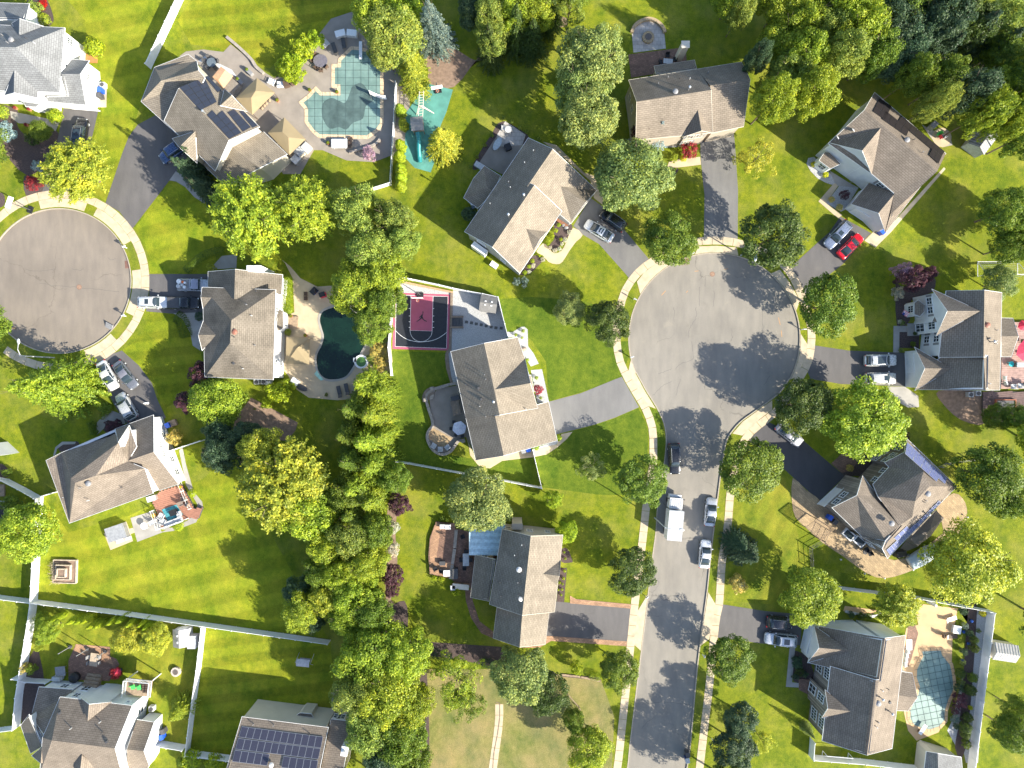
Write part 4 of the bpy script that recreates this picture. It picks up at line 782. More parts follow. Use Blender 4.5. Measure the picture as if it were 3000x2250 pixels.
def tree(px, py, r, kind, c, label, group=None, hgt=None, jit=True):
    """px,py,r: crown centre and radius in photo pixels; hgt: total height in metres"""
    global NT; NT += 1; rr = random.Random(NT)
    R0 = r/S
    if kind in 'bF':
        hh = hgt or R0*1.5; zc = hh-R0*.8 if hh > R0 else hh*.5; g = G(px, py, max(.2, zc)); o = link(NAME[kind], rr.choice(CR[kind]), None, (g.x, g.y, max(.1, hh*.45)), (0, 0, rr.random()*6.28), (R0, R0, max(.25, hh*.55)))
        tag(o, label, 'shrub', group); ob = o
    elif kind == 'A':
        hh = hgt or 4; g = G(px, py, hh*.5); o = link(NAME[kind], rr.choice(CR[kind]), None, (g.x, g.y, 0), (0, 0, rr.random()*6.28), (R0, R0, hh/5.9)); tag(o, label, 'evergreen', group); ob = o
    else:
        hh = hgt or max(4.0, R0*2.3); vz = hh*.40 if kind != 'C' else hh/2.6; zc = hh-vz*1.0 if kind != 'C' else hh*.42; zz = zc+vz*.25 if kind != 'C' else hh*.3
        g = G(px, py, zz); R1 = R0*(H-zz)/H
        root = empty(NAME[kind], (g.x, g.y, 0), 0, label, 'tree', group); ob = link('crown', rr.choice(CR[kind]), root, (0, 0, zc), (0, 0, rr.random()*6.28), (R1*rr.uniform(.9, 1.12), R1*rr.uniform(.9, 1.12), vz*rr.uniform(.92, 1.1)))
        link('trunk', rr.choice(TR), root, (0, 0, -.05), (0, 0, rr.random()*6.28), (R1*1.25, R1*1.25, hh*.92) if kind != 'C' else (R1*.35, R1*.35, hh*1.05)); o = root
    cc = [min(.62, q*k) for q, k in zip(COLS[c], (1.62, 1.5, 1.9))]; v = 1+rr.uniform(-.12, .12) if jit else 1; ob.color = (cc[0]*v*(1+rr.uniform(-.07, .07)), cc[1]*v, cc[2]*v, 1)
    return o
def trees(f, s, label, group=None, h=None):
    for tk in s.split():
        q = tk.split(','); x, y = pp(f, q[0]+','+q[1])[0][:2]; k = FR[f][2]; tree(x, y, float(q[2])*k, q[3][0], q[3][1], label, group, float(q[4]) if len(q) > 4 else h)
T = trees
T('O', '160,365,74,Sy,9', 'bright yellow green maple at the driveway between the top left house and the road circle'); T('O', '132,836,88,Cm,15', 'broad spiky green conifer below the road circle beside the parked cars')
T('O', '535,465,88,Sm,13', 'largest spreading maple with silvery centre below the house with black panels'); T('O', '655,450,70,Sm,12', 'bright maple right beside the silvery spreading maple'); T('O', '765,450,52,Mo,12', 'thin crowned tree below the small lawn with the pool fence')
T('O', '850,480,52,To,11 845,470,48,Mo,11', 'pale sparse tree at the corner of the pool fence', 'pale trees at the pool fence corner')
T('O', '800,535,58,Mo,12 868,520,40,Mo,11 825,590,50,Mm,11 770,620,58,Mm,10 830,650,45,Mg,10 800,700,40,Mg,10', 'yellow green tree in the belt between the kidney pool and the court', 'trees between the kidney pool and the court')
T('O', '612,1050,98,Sy,14', 'largest golden yellow maple in the back lawns'); T('O', '665,1110,66,Mm,12', 'green maple tucked under the golden maple'); T('O', '560,970,50,My,12', 'yellow edged tree above the golden maple')
T('O', '480,975,45,Mk,10 530,950,42,Mk,9 470,930,32,Mk,8', 'dark dense tree beside the brown yard patch', 'dark trees beside the brown yard patch'); T('O', '463,868,55,Mm,8', 'bright low tree below the house by the kidney pool')
T('O', '800,830,50,Cm,13 832,850,34,Cm,12 772,880,45,Cg,13 812,895,50,Cm,13 760,935,44,Cg,12 800,950,50,Cm,13 835,940,32,Cm,11 765,990,46,Cg,12 815,1000,50,Cm,13 780,1045,48,Cm,13 850,1035,36,Mg,9 810,1075,45,Cm,12 770,1100,42,Cg,12', 'feathery evergreen in the tall belt left of the centre lawn', 'evergreens left of the centre lawn')
T('O', '745,1070,42,Mg,11 700,1180,42,Mm,11 755,1160,50,Mo,12 805,1150,40,Mg,11 690,1235,38,Mg,10 730,1240,42,Mm,11 790,1215,46,Mm,11 650,1320,42,Mm,10 705,1290,42,My,10 760,1290,48,Mm,11 800,1320,42,Mg,11 745,1340,42,Mm,10', 'mid height tree in the mixed belt right of the big back lawn', 'mixed belt right of the big back lawn')
T('O', '640,1280,30,Mk,8 675,1345,25,Mk,8', 'dark undergrowth tree by the small hidden shed', 'dark trees by the small hidden shed')
T('O', '795,1420,72,Mm,12 870,1420,58,Mm,12 765,1490,52,Mo,12 830,1500,72,Mm,13 885,1530,48,Mm,11 800,1570,58,Mo,12 865,1600,55,Mg,12 825,1650,50,Mk,11 890,1655,42,Mg,10', 'large green tree in the wide belt beside the dry field', 'trees beside the dry field')
T('O', '800,30,45,Mm,11 845,65,62,Mo,12 870,20,45,Mm,11 830,100,45,Mo,11', 'yellow green tree overhanging the covered pool', 'trees overhanging the covered pool'); T('O', '938,70,50,CS,13', 'tall pale blue spruce above the bare brown bed'); T('O', '885,140,42,Cy,10 895,175,38,Cy,9', 'golden evergreen beside the blue spruce', 'golden evergreens beside the blue spruce')
T('O', '958,312,46,Cy,9', 'round golden evergreen beside the play slide'); T('O', '1060,25,42,Mo,12 1110,15,40,Mm,12 1160,10,42,Mm,12 1020,20,32,Mk,10 1060,70,38,Mo,10', 'tree along the top edge above the brown bed', 'trees along the top edge above the brown bed')
T('O', '1115,80,48,Cd,12 1150,95,38,Cd,11 1060,110,40,Cd,11 1190,40,34,Cd,12', 'dark fir behind the lawn with dappled shade', 'dark firs above the dappled lawn'); T('O', '1232,12,38,To,11', 'tree at the top edge with its bare trunk showing')
T('O', '1275,130,72,Ms,14 1300,100,50,Ms,13 1255,190,56,Ms,13 1275,245,62,Ms,14', 'pale silvery green tree left of the plain tan house', 'silvery trees left of the plain tan house'); T('O', '1368,375,86,Ms,12', 'pale wide tree in front of the plain tan house')
T('O', '1450,515,58,Dg,9', 'street tree left of the shaded black driveway at the top of the circle'); T('O', '1680,508,78,Dd,12', 'largest dark street tree beside the lamp at the circle'); T('O', '1797,655,68,Dg,9', 'street tree between the red car and the white suvs')
T('O', '1232,667,37,Ms,6', 'small bright round tree on the lawn above the centre house'); T('O', '1315,695,58,Dd,8', 'dark spreading tree beside the small bright round tree'); T('O', '1740,878,64,Dd,9', 'dark street tree at the driveway of the stone house'); T('O', '1878,912,80,Mm,11', 'bright green tree above the stone fronted house')
T('O', '1627,1015,68,Dg,8', 'street tree right of the black suv on the street'); T('O', '1388,1040,63,Dg,8', 'street tree at the corner left of the white box truck'); T('O', '1280,1010,32,Ts,5', 'thin young tree alone on the deep green lawn'); T('O', '1034,1085,72,Ms,10', 'pale tree above the house with the blue awning')
T('O', '1368,1238,52,Dd,7', 'street tree left of the two silver sedans'); T('O', '1340,1450,45,Dg,7', 'street tree below the driveway of the awning house'); T('O', '1577,1428,52,Dg,7.2', 'street tree below the driveway with the silver wagon'); T('O', '1757,1292,70,Mm,9', 'round tree between the patio fence and the parked black suv')
T('O', '1605,1190,42,Ck,8 1590,1170,30,Ck,7', 'dark spruce on the lawn behind the two silver sedans', 'dark spruces behind the silver sedans'); T('O', '1940,1310,45,Sy,7', 'bright yellow green tree beside the sandy pool deck'); T('O', '2105,1225,95,My,12', 'largest yellow green tree over the covered boat')
T('O', '2150,1030,72,Mg,12 2200,1080,50,Mg,11', 'green tree right of the round paved patio', 'green trees right of the round patio'); T('O', '2190,450,55,Mg,12 2195,530,40,Mg,10', 'shade tree at the right edge below the grey shed', 'trees at the right edge below the shed'); T('O', '2165,610,36,Ms,6', 'small pale tree behind the white goal frame'); T('O', '2160,900,28,Mg,6 2200,900,30,Mg,8', 'tree beside the sunken deck corner', 'trees beside the sunken deck')
T('O', '1638,338,38,Ty,6', 'small bright tree right of the shaded black driveway'); T('O', '1418,290,36,CB,7', 'pale blue spruce against the plain tan house front'); T('O', '1392,275,28,Pp,7', 'dark twiggy plum beside the pale blue spruce')
T('O', '985,1475,60,Tm,10 1010,1520,40,Tg,9', 'thin leaved tree over the dry field', 'thin trees over the dry field'); T('O', '1125,1465,68,Ms,11', 'pale dense tree below the awning house'); T('O', '1180,1500,52,Dd,9', 'dark tree against the pale dense tree'); T('O', '1275,1625,48,Mm,8 1240,1560,24,Mg,6', 'leafy tree at the bottom beside the log rails', 'trees by the log rails')
T('O', '1602,1560,44,Dk,7 1590,1625,48,Dk,7.5 1650,1605,26,Ty,5', 'tree at the bottom right of the street', 'trees at the bottom right of the street'); T('O', '2195,1590,42,Mg,9 2205,1540,30,Mg,8', 'tree right of the long white fence at the bottom', 'trees outside the long white fence')
T('O', '52,1150,60,Mm,9', 'loose green tree growing over the white fence'); T('O', '20,1090,22,Fg,3', 'low bush at the left edge above the fence'); T('O', '392,1530,30,Cm,6', 'feathery young conifer against the inner white fence')
T('O', '415,372,38,Ck,9 450,415,34,Ck,9 430,345,26,Ck,8', 'dark evergreen beside the driveway of the house with black panels', 'dark evergreens by that driveway'); T('O', '630,130,24,FL,4 655,100,28,FL,4 620,150,22,FL,4 680,80,20,FL,3.5 610,145,20,FL,3 640,160,20,FL,3', 'bright bush between the lawn and the pool patio', 'bright bushes between lawn and pool patio')
T('O', '795,330,17,Ff,3', 'pink flowering rhododendron at the pool corner'); T('O', '605,845,30,FL,4 575,870,14,FL,2', 'bright evergreen bush at the corner of the kidney pool house', 'bright bushes by the kidney pool house')
for s_, lb in (('432,812,28,Pp,6 470,825,20,Pp,5', 'left wall'), ('398,868,26,Pp,6', 'lower yard')): T('O', s_, 'purple leaved plum below the kidney pool house', 'purple plums below the kidney pool house')
T('O', '862,1090,26,Pp,5 848,1245,24,Pp,5 845,1275,18,Pp,4', 'purple plum at the right side of the tree belt', 'purple plums at the tree belt'); T('O', '1975,600,30,Pp,7 1955,585,20,Pf,6 2010,590,20,Pp,6', 'plum with pink blossom before the white house', 'blossoming plums before the white house'); T('O', '1945,632,15,Fw,3', 'white flowering bush before the white house')
T('O', '1948,940,18,Pp,5', 'purple plum behind the stone fronted house'); T('22', '1390,890,56,PR,2.2', 'small crimson maple in the white gravel before the centre house'); T('30', '820,1620,95,Fr,2.5', 'red leaved round shrub beside the plain tan house'); T('01', '345,320,75,Pr,2.8', 'dark red maple shrub under the bright maple'); T('41', '290,432,55,Fp,2.4', 'dark purple round shrub in the gravel of the grey house')
T('F', '460,180,50,Fp,2.6', 'dark purple round bush within the curved path'); T('04', '1235,650,70,Fr,2', 'dark red bush at the steps of the brick patio')
T('O', '850,1140,14,Fw,3 848,1190,16,Fw,3', 'white flowering bush at the tree belt', 'white flowering bushes at the tree belt'); T('21', '1160,1375,50,FS,2.2 1245,1370,45,FS,2.4 1240,1420,30,FS,2', 'blue green bush at the corner of the long bed house', 'blue green bushes at that corner')
T('O', '1195,1080,24,DL,4', 'ball shaped bright tree beside the fence end'); T('O', '1225,1150,27,ML,4.5', 'yellow green round tree at the gable of the awning house'); T('O', '1595,1262,22,Fq,2.5', 'pale green bush around the utility box'); T('O', '1246,1447,16,FL,3', 'small lime bush on the log line below the awning house')
T('O', '200,100,24,bL,3.5', 'round lime shrub at the gable of the top left house'); T('00', '588,1255,95,bL,2.2', 'round clipped shrub beside the black suv driveway'); T('00', '470,205,75,bm,2 370,80,90,Fo,2.5 20,1215,90,bm,2', 'green shrub close to the top left house', 'shrubs round the top left house'); T('00', '70,1430,120,FB,2.6', 'pale blue green mound bush at the left edge')
T('00', '420,1400,120,Mg,3.6 330,1480,80,Fd,2.5', 'small tree in the mulch before the top left house', 'small trees in that mulch'); T('01', '380,120,60,FB,2.4', 'blue green bush left of the bright maple'); T('03', '50,130,50,Fg,2', 'bush at the fence corner on the left edge')
T('O', '100,1362,28,Mm,5 85,1340,16,Fm,3', 'green tree inside the lower left yard', 'green trees inside the lower left yard'); T('O', '270,1385,30,My,5 332,1385,36,My,5', 'bright round maple near the storage boxes', 'bright round maples near the storage boxes'); T('F', '925,570,28,bL,1.5 845,762,38,bL,1', 'lime shrub at the foot of the red deck', 'lime shrubs at the red deck'); T('F', '815,250,50,Fq,3', 'pale straw coloured bush against the white gable wall')
T('F', '420,75,40,Fg,1.6 335,170,28,Fg,1.6 345,210,26,Fg,1.6', 'low shrub along the curved front path', 'low shrubs along the curved path')
T('04', '560,1640,60,bL,1.8', 'lime shrub at the lower edge beside the house corner'); T('04', '2080,1550,130,bL,2.5 1950,1600,60,bg,2', 'lime shrub below the white fence', 'lime shrubs below the white fence'); T('14', '110,1600,120,bL,2.6', 'lime hedge bush beside the solar panel house')
T('04', '250,590,60,Fq,2.5 310,600,60,Fg,2.5', 'golden grass clump at the left fence', 'clumps at the left fence'); T('04', '430,290,70,Fg,3 400,360,50,Fm,2', 'leafy shrub at the left yard fence', 'shrubs at the left yard fence')
for tk in '560,60,38 620,40,34 800,60,42 880,60,42 950,55,40 1010,110,38 1080,110,40 1225,70,42 1320,50,42 1430,90,46 1560,90,42 1610,120,40'.split():
    x, y, r_ = tk.split(','); T('04', '%s,%s,%s,AL,4.2' % (x, y, r_), 'narrow pointed evergreen in the row along the white fence', 'pointed evergreens along the white fence')
for tk in '1870,1440,38 1830,1520,35'.split(): pass
for tk in '2100,20,60 2110,150,55 2115,200,60 2112,260,60 2110,340,62'.split():
    x, y, r_ = tk.split(','); T('11', '%s,%s,%s,AL,3.2' % (x, y, r_), 'clipped evergreen in the row outside the pool fence', 'clipped evergreens outside the pool fence')
T('10', '2110,1180,60,Am,4 2140,1330,55,Am,4 2110,1560,60,AL,4', 'evergreen between pool fence and slide', 'evergreens between pool fence and slide')
for tk in '1612,768,26 1580,830,28 1540,890,30 1497,932,28 1495,975,20 1635,925,22 1327,1158,28 1290,1218,26 1245,1285,30 1405,1100,18'.split(): T('21', tk+',bL,.8', 'small clipped green ball in the long flower bed', 'clipped balls in the long flower bed')
for tk in '1730,850,28 1680,930,30 1645,975,24 1615,1030,28 1570,1045,30 1520,1015,24 1440,1140,28 1335,1210,28 1290,1275,24'.split(): T('21', tk+',Fw,.7', 'pale flowering hosta edging the long flower bed', 'pale hostas edging the long bed')
for tk in '1225,255,23 1147,297,21 1215,328,17 1225,530,15 1273,570,22 1370,762,24 1418,980,20'.split(): T('22', tk+',bL,.8', 'small green ball in the white gravel of the centre house', 'balls in the white gravel')
T('22', '1613,1415,38,bL,1.4 1370,1520,32,bL,1.2', 'round lime shrub at the corner of the centre house garage side', 'round lime shrubs of the centre house')
T('D', '107,463,19,bY,.8 177,524,21,bY,.8', 'yellow ball shrub in pale gravel before the bay window', 'yellow balls before the bay window'); T('D', '215,668,21,bq,1 260,714,23,bq,1', 'olive green ball in the gravel square', 'olive balls in the gravel square'); T('31', '745,52,42,bY,.9', 'yellow ball shrub beside the front path of the plain tan house'); T('31', '650,45,48,Fm,1.4 590,200,26,bL,.8 635,195,22,bL,.7 655,165,20,bL,.7', 'small green shrub by the front path bed', 'shrubs by the front path bed')
for tk in '846,277,8 853,314,9 848,386,11 842,430,11 836,463,9 833,495,9 828,527,9 820,455,10 812,497,8'.split(): T('I', tk+',bL,.6', 'tiny green shrub in the dark bed of the awning house', 'tiny shrubs in the dark bed')
T('I', '85,428,18,FL,1 127,435,20,FL,1 215,512,28,FL,1.6 130,75,18,Fg,1 160,85,14,Fg,1', 'leafy plant at the brick patio edge', 'plants at the brick patio edge'); T('J', '382,243,25,bq,1.2', 'olive ball in the round bed of the stone house')
T('K', '1103,285,30,bd,2.6 1103,235,25,bd,2.4 1087,455,32,bg,2 1075,530,38,bd,2.5 1060,690,32,bd,2.2 1045,750,40,bd,2.4 1045,790,30,bd,2 1015,430,32,bd,2 1045,840,30,Fg,1.6 1005,520,26,Fk,2 1035,300,22,Fk,1.6 1070,195,22,Fk,1.6 1030,65,25,Fk,1.4 1118,180,14,Fg,1 990,740,20,Fk,1.2', 'dark clipped bush along the long white fence', 'dark bushes along the long white fence')
T('K', '1010,590,48,Fp,2.4 985,640,30,Fp,1.8', 'purple bush between the pool and the long fence', 'purple bushes by the pool'); T('K', '1145,78,22,bY,1.5 1070,630,15,bY,1', 'golden bush at the long white fence', 'golden bushes at the long fence'); T('K', '975,690,28,FS,1 1010,480,24,Fs,1 1035,148,22,FS,1 1022,360,20,Fs,1 1018,292,16,FS,.8', 'pale grass tuft in the pebble strip', 'pale tufts in the pebble strip')
T('K', '110,755,40,Cs,4', 'pale small conifer before the stepped house'); T('K', '50,360,40,Fk,1.4 60,410,30,Fd,1 100,435,20,Fk,1 40,445,22,Fk,1', 'dark shrub before the stepped house', 'dark shrubs before the stepped house'); T('K', '375,85,20,Fk,1.5 430,95,22,Fd,1.5 470,90,22,Fg,1.4 900,18,20,bL,.8', 'shrub at the rear wall of the stepped house', 'shrubs at that rear wall')
T('E', '622,455,18,Fg,1 552,490,14,Fs,.8 560,330,18,Fs,1 545,325,14,Fw,.8 635,395,12,Fd,.8', 'shrub near the front steps of the white house', 'shrubs near those front steps')
for tk in '292,28 340,53 385,88 428,110 222,133 180,190 135,258 95,316 500,153'.split(): T('C', tk+',13,Fo,.7', 'pale grass tuft round the shaded patio', 'tufts round the shaded patio')
T('C', '88,590,48,Dk,3', 'dark rounded shrub at the rear wall of the long bed house'); T('L', '885,465,24,bm,1.4 893,335,28,bm,1.6 430,85,26,Fy,2.2 365,372,30,Fk,.8', 'shrub by the walls of the kidney pool house', 'shrubs by the kidney pool house walls')
T('12', '1870,500,110,Fq,1.4 1900,620,90,Fq,1.6 1800,560,60,Fo,1.2 1930,330,80,Fo,1.6 1830,300,60,Fq,1 1900,420,80,Fq,1.4', 'straw coloured ornamental grass beside the hot tub circle', 'ornamental grass by the round spa')
T('12', '530,1100,12,Fg,1 1310,945,22,Fg,.8', 'potted green plant on the pool deck', 'potted plants on the pool deck')
# wooded corner
WOOD_T = '1605,20,30,o 1640,120,26,k 1680,205,46,m 1710,160,52,o 1700,80,50,m 1745,30,50,m 1745,110,48,m 1765,190,48,m 1800,50,55,o 1830,110,50,o 1870,50,55,m 1900,110,48,g 1935,40,58,k 1955,100,54,k 1930,125,40,k 1995,60,58,k 2010,130,56,k 1985,155,40,g 2050,30,56,k 2070,95,56,k 2050,165,50,g 2030,215,34,o 2110,50,54,d 2130,120,56,k 2105,190,48,k 2170,40,50,o 2185,110,50,g 2165,180,48,m 2205,200,44,m 2140,235,44,m 2195,255,40,m 1960,-10,60,g 2080,-15,60,d 1840,-15,55,m 1700,-10,50,m 2250,60,60,g 2250,170,60,g 2240,280,50,g 1590,-20,45,m'
for tk in WOOD_T.split():
    x, y, r_, c_ = tk.split(','); T('O', '%s,%s,%s,%s%s,%g' % (x, y, r_, 'M' if c_ != 'k' else random.choice('MC'), c_, random.uniform(11, 16)), 'woodland tree in the wooded top right corner', 'woodland trees in the top right corner')
# trees just outside the frame so that the place goes on
for tk in '-60,300,60,g -70,1180,60,m -50,700,50,g 2270,500,60,g 2280,950,60,m 2290,1350,60,g 1580,1730,60,g 800,1740,60,m 900,1720,50,g 1060,-60,50,g 820,-60,60,m 1240,-50,45,g'.split():
    x, y, r_, c_ = tk.split(','); T('O', '%s,%s,%s,M%s,11' % (x, y, r_, c_), 'tree just beyond the edge of the picture', 'trees beyond the edge of the picture')
# clipped hedges following a line
def hedge(f, s, w, hh, c, label):
    P = [G(*p[:2]).xy for p in smooth(pp(f, s), 5)]; C = []; Nn = []; L = sum((P[i+1]-P[i]).length for i in range(len(P)-1)); n = int(260*L*w)
    o0 = P[0]
    for _ in range(n):
        i = rs.randint(0, len(P)-1); t = rs.rand(); p = P[i].lerp(P[i+1], t); d = (P[i+1]-P[i]).normalized(); a = rs.uniform(-.25, math.pi+.25); q = Vector((-d.y, d.x)); k = rs.uniform(.82, 1.0)
        e = min(1, (i+t)/2+.45, (len(P)-1-i-t)/2+.45)
        C.append((p.x-o0.x+q.x*math.cos(a)*w/2*k*e, p.y-o0.y+q.y*math.cos(a)*w/2*k*e, max(.02, hh*(.35+.65*abs(math.sin(a))**.5*k*e if math.sin(a) > 0 else rs.rand()*.4)))); Nn.append((q.x*math.cos(a), q.y*math.cos(a), math.sin(a)+.2))
    me = leaf_mesh('hedge', np.array(C), np.array(Nn)+rs.normal(size=(n, 3))*.25, .13, .8); o = link('hedge', me, None, (o0.x, o0.y, 0)); o.color = COLS[c]+(1,); tag(o, label, 'hedge')
    return o
hedge('L', '305,118 340,80 400,30 460,5 530,-8', 1.5, 1.6, 'g', 'curved clipped hedge above the driveway with the loaded pickup'); hedge('L', '238,372 270,395 285,440 300,500', 2.2, 1.0, 'g', 'bean shaped clipped hedge below the driveway with the white suv')
hedge('L', '892,145 890,230 890,350', 2.0, 1.8, 'L', 'lime hedge strip along the white wall by the kidney pool'); hedge('L', '690,40 760,60 840,80', 2.4, 2.2, 'm', 'loose hedge above the chimney of the kidney pool house')
hedge('L', '880,740 885,790 850,835 790,855', 1.7, 1.6, 'L', 'curled lime hedge by the air conditioners'); hedge('24', '75,225 170,235 265,250', 1.6, 1.4, 'k', 'dark hedge in the mulch behind the awning house'); hedge('24', '440,280 560,310', 1.6, 1.4, 'k', 'short dark hedge under the pale dense tree')
hedge('02', '1100,1200 1190,1120 1210,1060', 1.0, .9, 'm', 'low hedge at the bend of the front path'); hedge('24', '1110,370 1180,385', 1.4, .8, 'L', 'low lime hedge at the street end of the log line')
# ================================================================ fences
def fence(f, s, label, h=1.85, step=2.44, mat=VINYL, cat='fence', group=None, rails=False, name='fence'):
    P = [G(*p[:2]) for p in pp(f, s)]; root = empty(name, (P[0].x, P[0].y, 0), 0, label, cat, group); pw = .13; done = set(); pm = cm = None; panels = {}
    for i in range(len(P)-1):
        a, b = P[i].xy, P[i+1].xy; L = (b-a).length; n = max(1, round(L/step)); d = (b-a)/L; ang = math.atan2(d.y, d.x); sl = L/n
        for k in range(n+1):
            p = a+d*sl*k; key = (round(p.x, 1), round(p.y, 1))
            if key not in done:
                done.add(key)
                if pm is None:
                    m = MB().box((0, 0, h/2+.04), (pw, pw, h+.08)); 
                    if not rails: m.lathe([(.1, h+.08), (.1, h+.11), (0, h+.18)], n=4)
                    pm = m.mesh('post', mat)
                link('post', pm, root, (p.x-P[0].x, p.y-P[0].y, 0), (0, 0, ang))
            if k < n:
                c = a+d*sl*(k+.5); key = round(sl, 1)
                if key not in panels:
                    m = MB(); q = sl-pw
                    if rails:
                        for z in (.15, h*.5, h-.05): m.box((0, 0, z), (q, .04, .05))
                        if rails == 2:
                            for u in range(int(q/.25)): m.bar((-q/2+.12+u*.25, 0, .05), (-q/2+.12+u*.25, 0, h), .012, 4)
                    else:
                        m.box((0, 0, h-.06), (q, .06, .12)).box((0, 0, .1), (q, .06, .14)); nb = 12
                        for u in range(nb): m.box((-q/2+q*(u+.5)/nb, 0, h/2), (q/nb-.012, .035, h-.24))
                    panels[key] = m.mesh('panel', mat)
                link('panel', panels[key], root, (c.x-P[0].x, c.y-P[0].y, 0), (0, 0, ang))
    return root
fence('s', '590,-100 538,0 443,202', 'white fence running down from the top edge to the house with black panels'); fence('s', '127,1457 122,1583 119,1605 111,1757 103,1816 81,1952 68,2030 60,2123 -30,2135', 'long white fence down the left side of the lower yard')
fence('s', '-60,1385 0,1398 27,1404 76,1429 122,1455', 'short white fence slanting in from the left edge'); fence('s', '122,1455 168,1441', 'stub of white fence joined to the wall of the deck house')
fence('s', '-60,1736 0,1743 111,1757 360,1789 600,1823 968,1875', 'longest white fence crossing below the big back lawn'); fence('s', '604,1828 590,1950 570,2090 557,2197', 'white fence between the two lower back yards')
fence('s', '461,2167 548,2182', 'short white fence beside the trash bins'); fence('s', '557,2197 677,2212 760,2225', 'white fence at the lower edge beside the lime bushes')
fence('G', '62,640 45,480 60,300 72,180 108,70 248,98 335,116 418,136 505,154 590,169 678,188 737,418', 'white fence enclosing the basketball court and gravel yard'); fence('s', '1148,1347 1200,1355 1363,1385 1455,1401 1586,1426 1560,1316', 'white fence along the foot of the centre lawn')
fence('s', '2454,1717 2597,1735 2682,1746 2892,1785 2838,2212 2828,2300', 'tall white fence round the green covered pool on two sides'); fence('s', '2373,2160 2369,2210 2520,2222 2720,2246', 'white fence below the stepped house')
fence('s', '1163,250 1152,450 1146,542 1085,561', 'thin white fence round the lawn beside the covered pool', 1.4); fence('F', '805,322 1000,258', 'white fence from the gable wall to the purple plums')
fence('J', '150,835 140,705 215,665 245,600', 'black metal fence at the patio corner', 1.3, 1.9, DGREY, rails=2); fence('J', '900,235 940,215 1150,185', 'thin rail fence behind the stone fronted house', 1.2, 2.2, MGREY, rails=1)
fence('24', '980,490 1050,570 1075,625', 'log rail fence section nearer the pale dense tree', .7, 2.4, WOOD, rails=1); fence('24', '1125,705 1165,790 1205,865', 'log rail fence section nearer the bottom edge', .7, 2.4, WOOD, rails=1)
fence('04', '200,655 355,690 560,700', 'white fence stub beside the grill of the balcony house', 1.6)
# ================================================================ vehicles
def loft(sec, prof):       # sec: list of (x, halfwidth, zbottom, ztop); prof n across
    m = MB(); m.sm = True; k = len(prof)
    for x, w_, z0, z1 in sec:
        for (a, b) in prof: m.v.append((x, a*w_, z0+b*(z1-z0)))
    for i in range(len(sec)-1):
        for j in range(k-1): m.f.append((i*k+j, (i+1)*k+j, (i+1)*k+j+1, i*k+j+1))
    m.f.append(tuple(range(k))); m.f.append(tuple((len(sec)-1)*k+j for j in range(k-1, -1, -1)))
    return m
PROF = [(-.96, 0), (-1, .25), (-1, .62), (-.95, .86), (-.82, .97), (-.45, 1), (0, 1.02), (.45, 1), (.82, .97), (.95, .86), (1, .62), (1, .25), (.96, 0)]
CAB = [(-1, 0), (-.96, .3), (-.86, .85), (-.76, .98), (-.4, 1.03), (0, 1.05), (.4, 1.03), (.76, .98), (.86, .85), (.96, .3), (1, 0)]
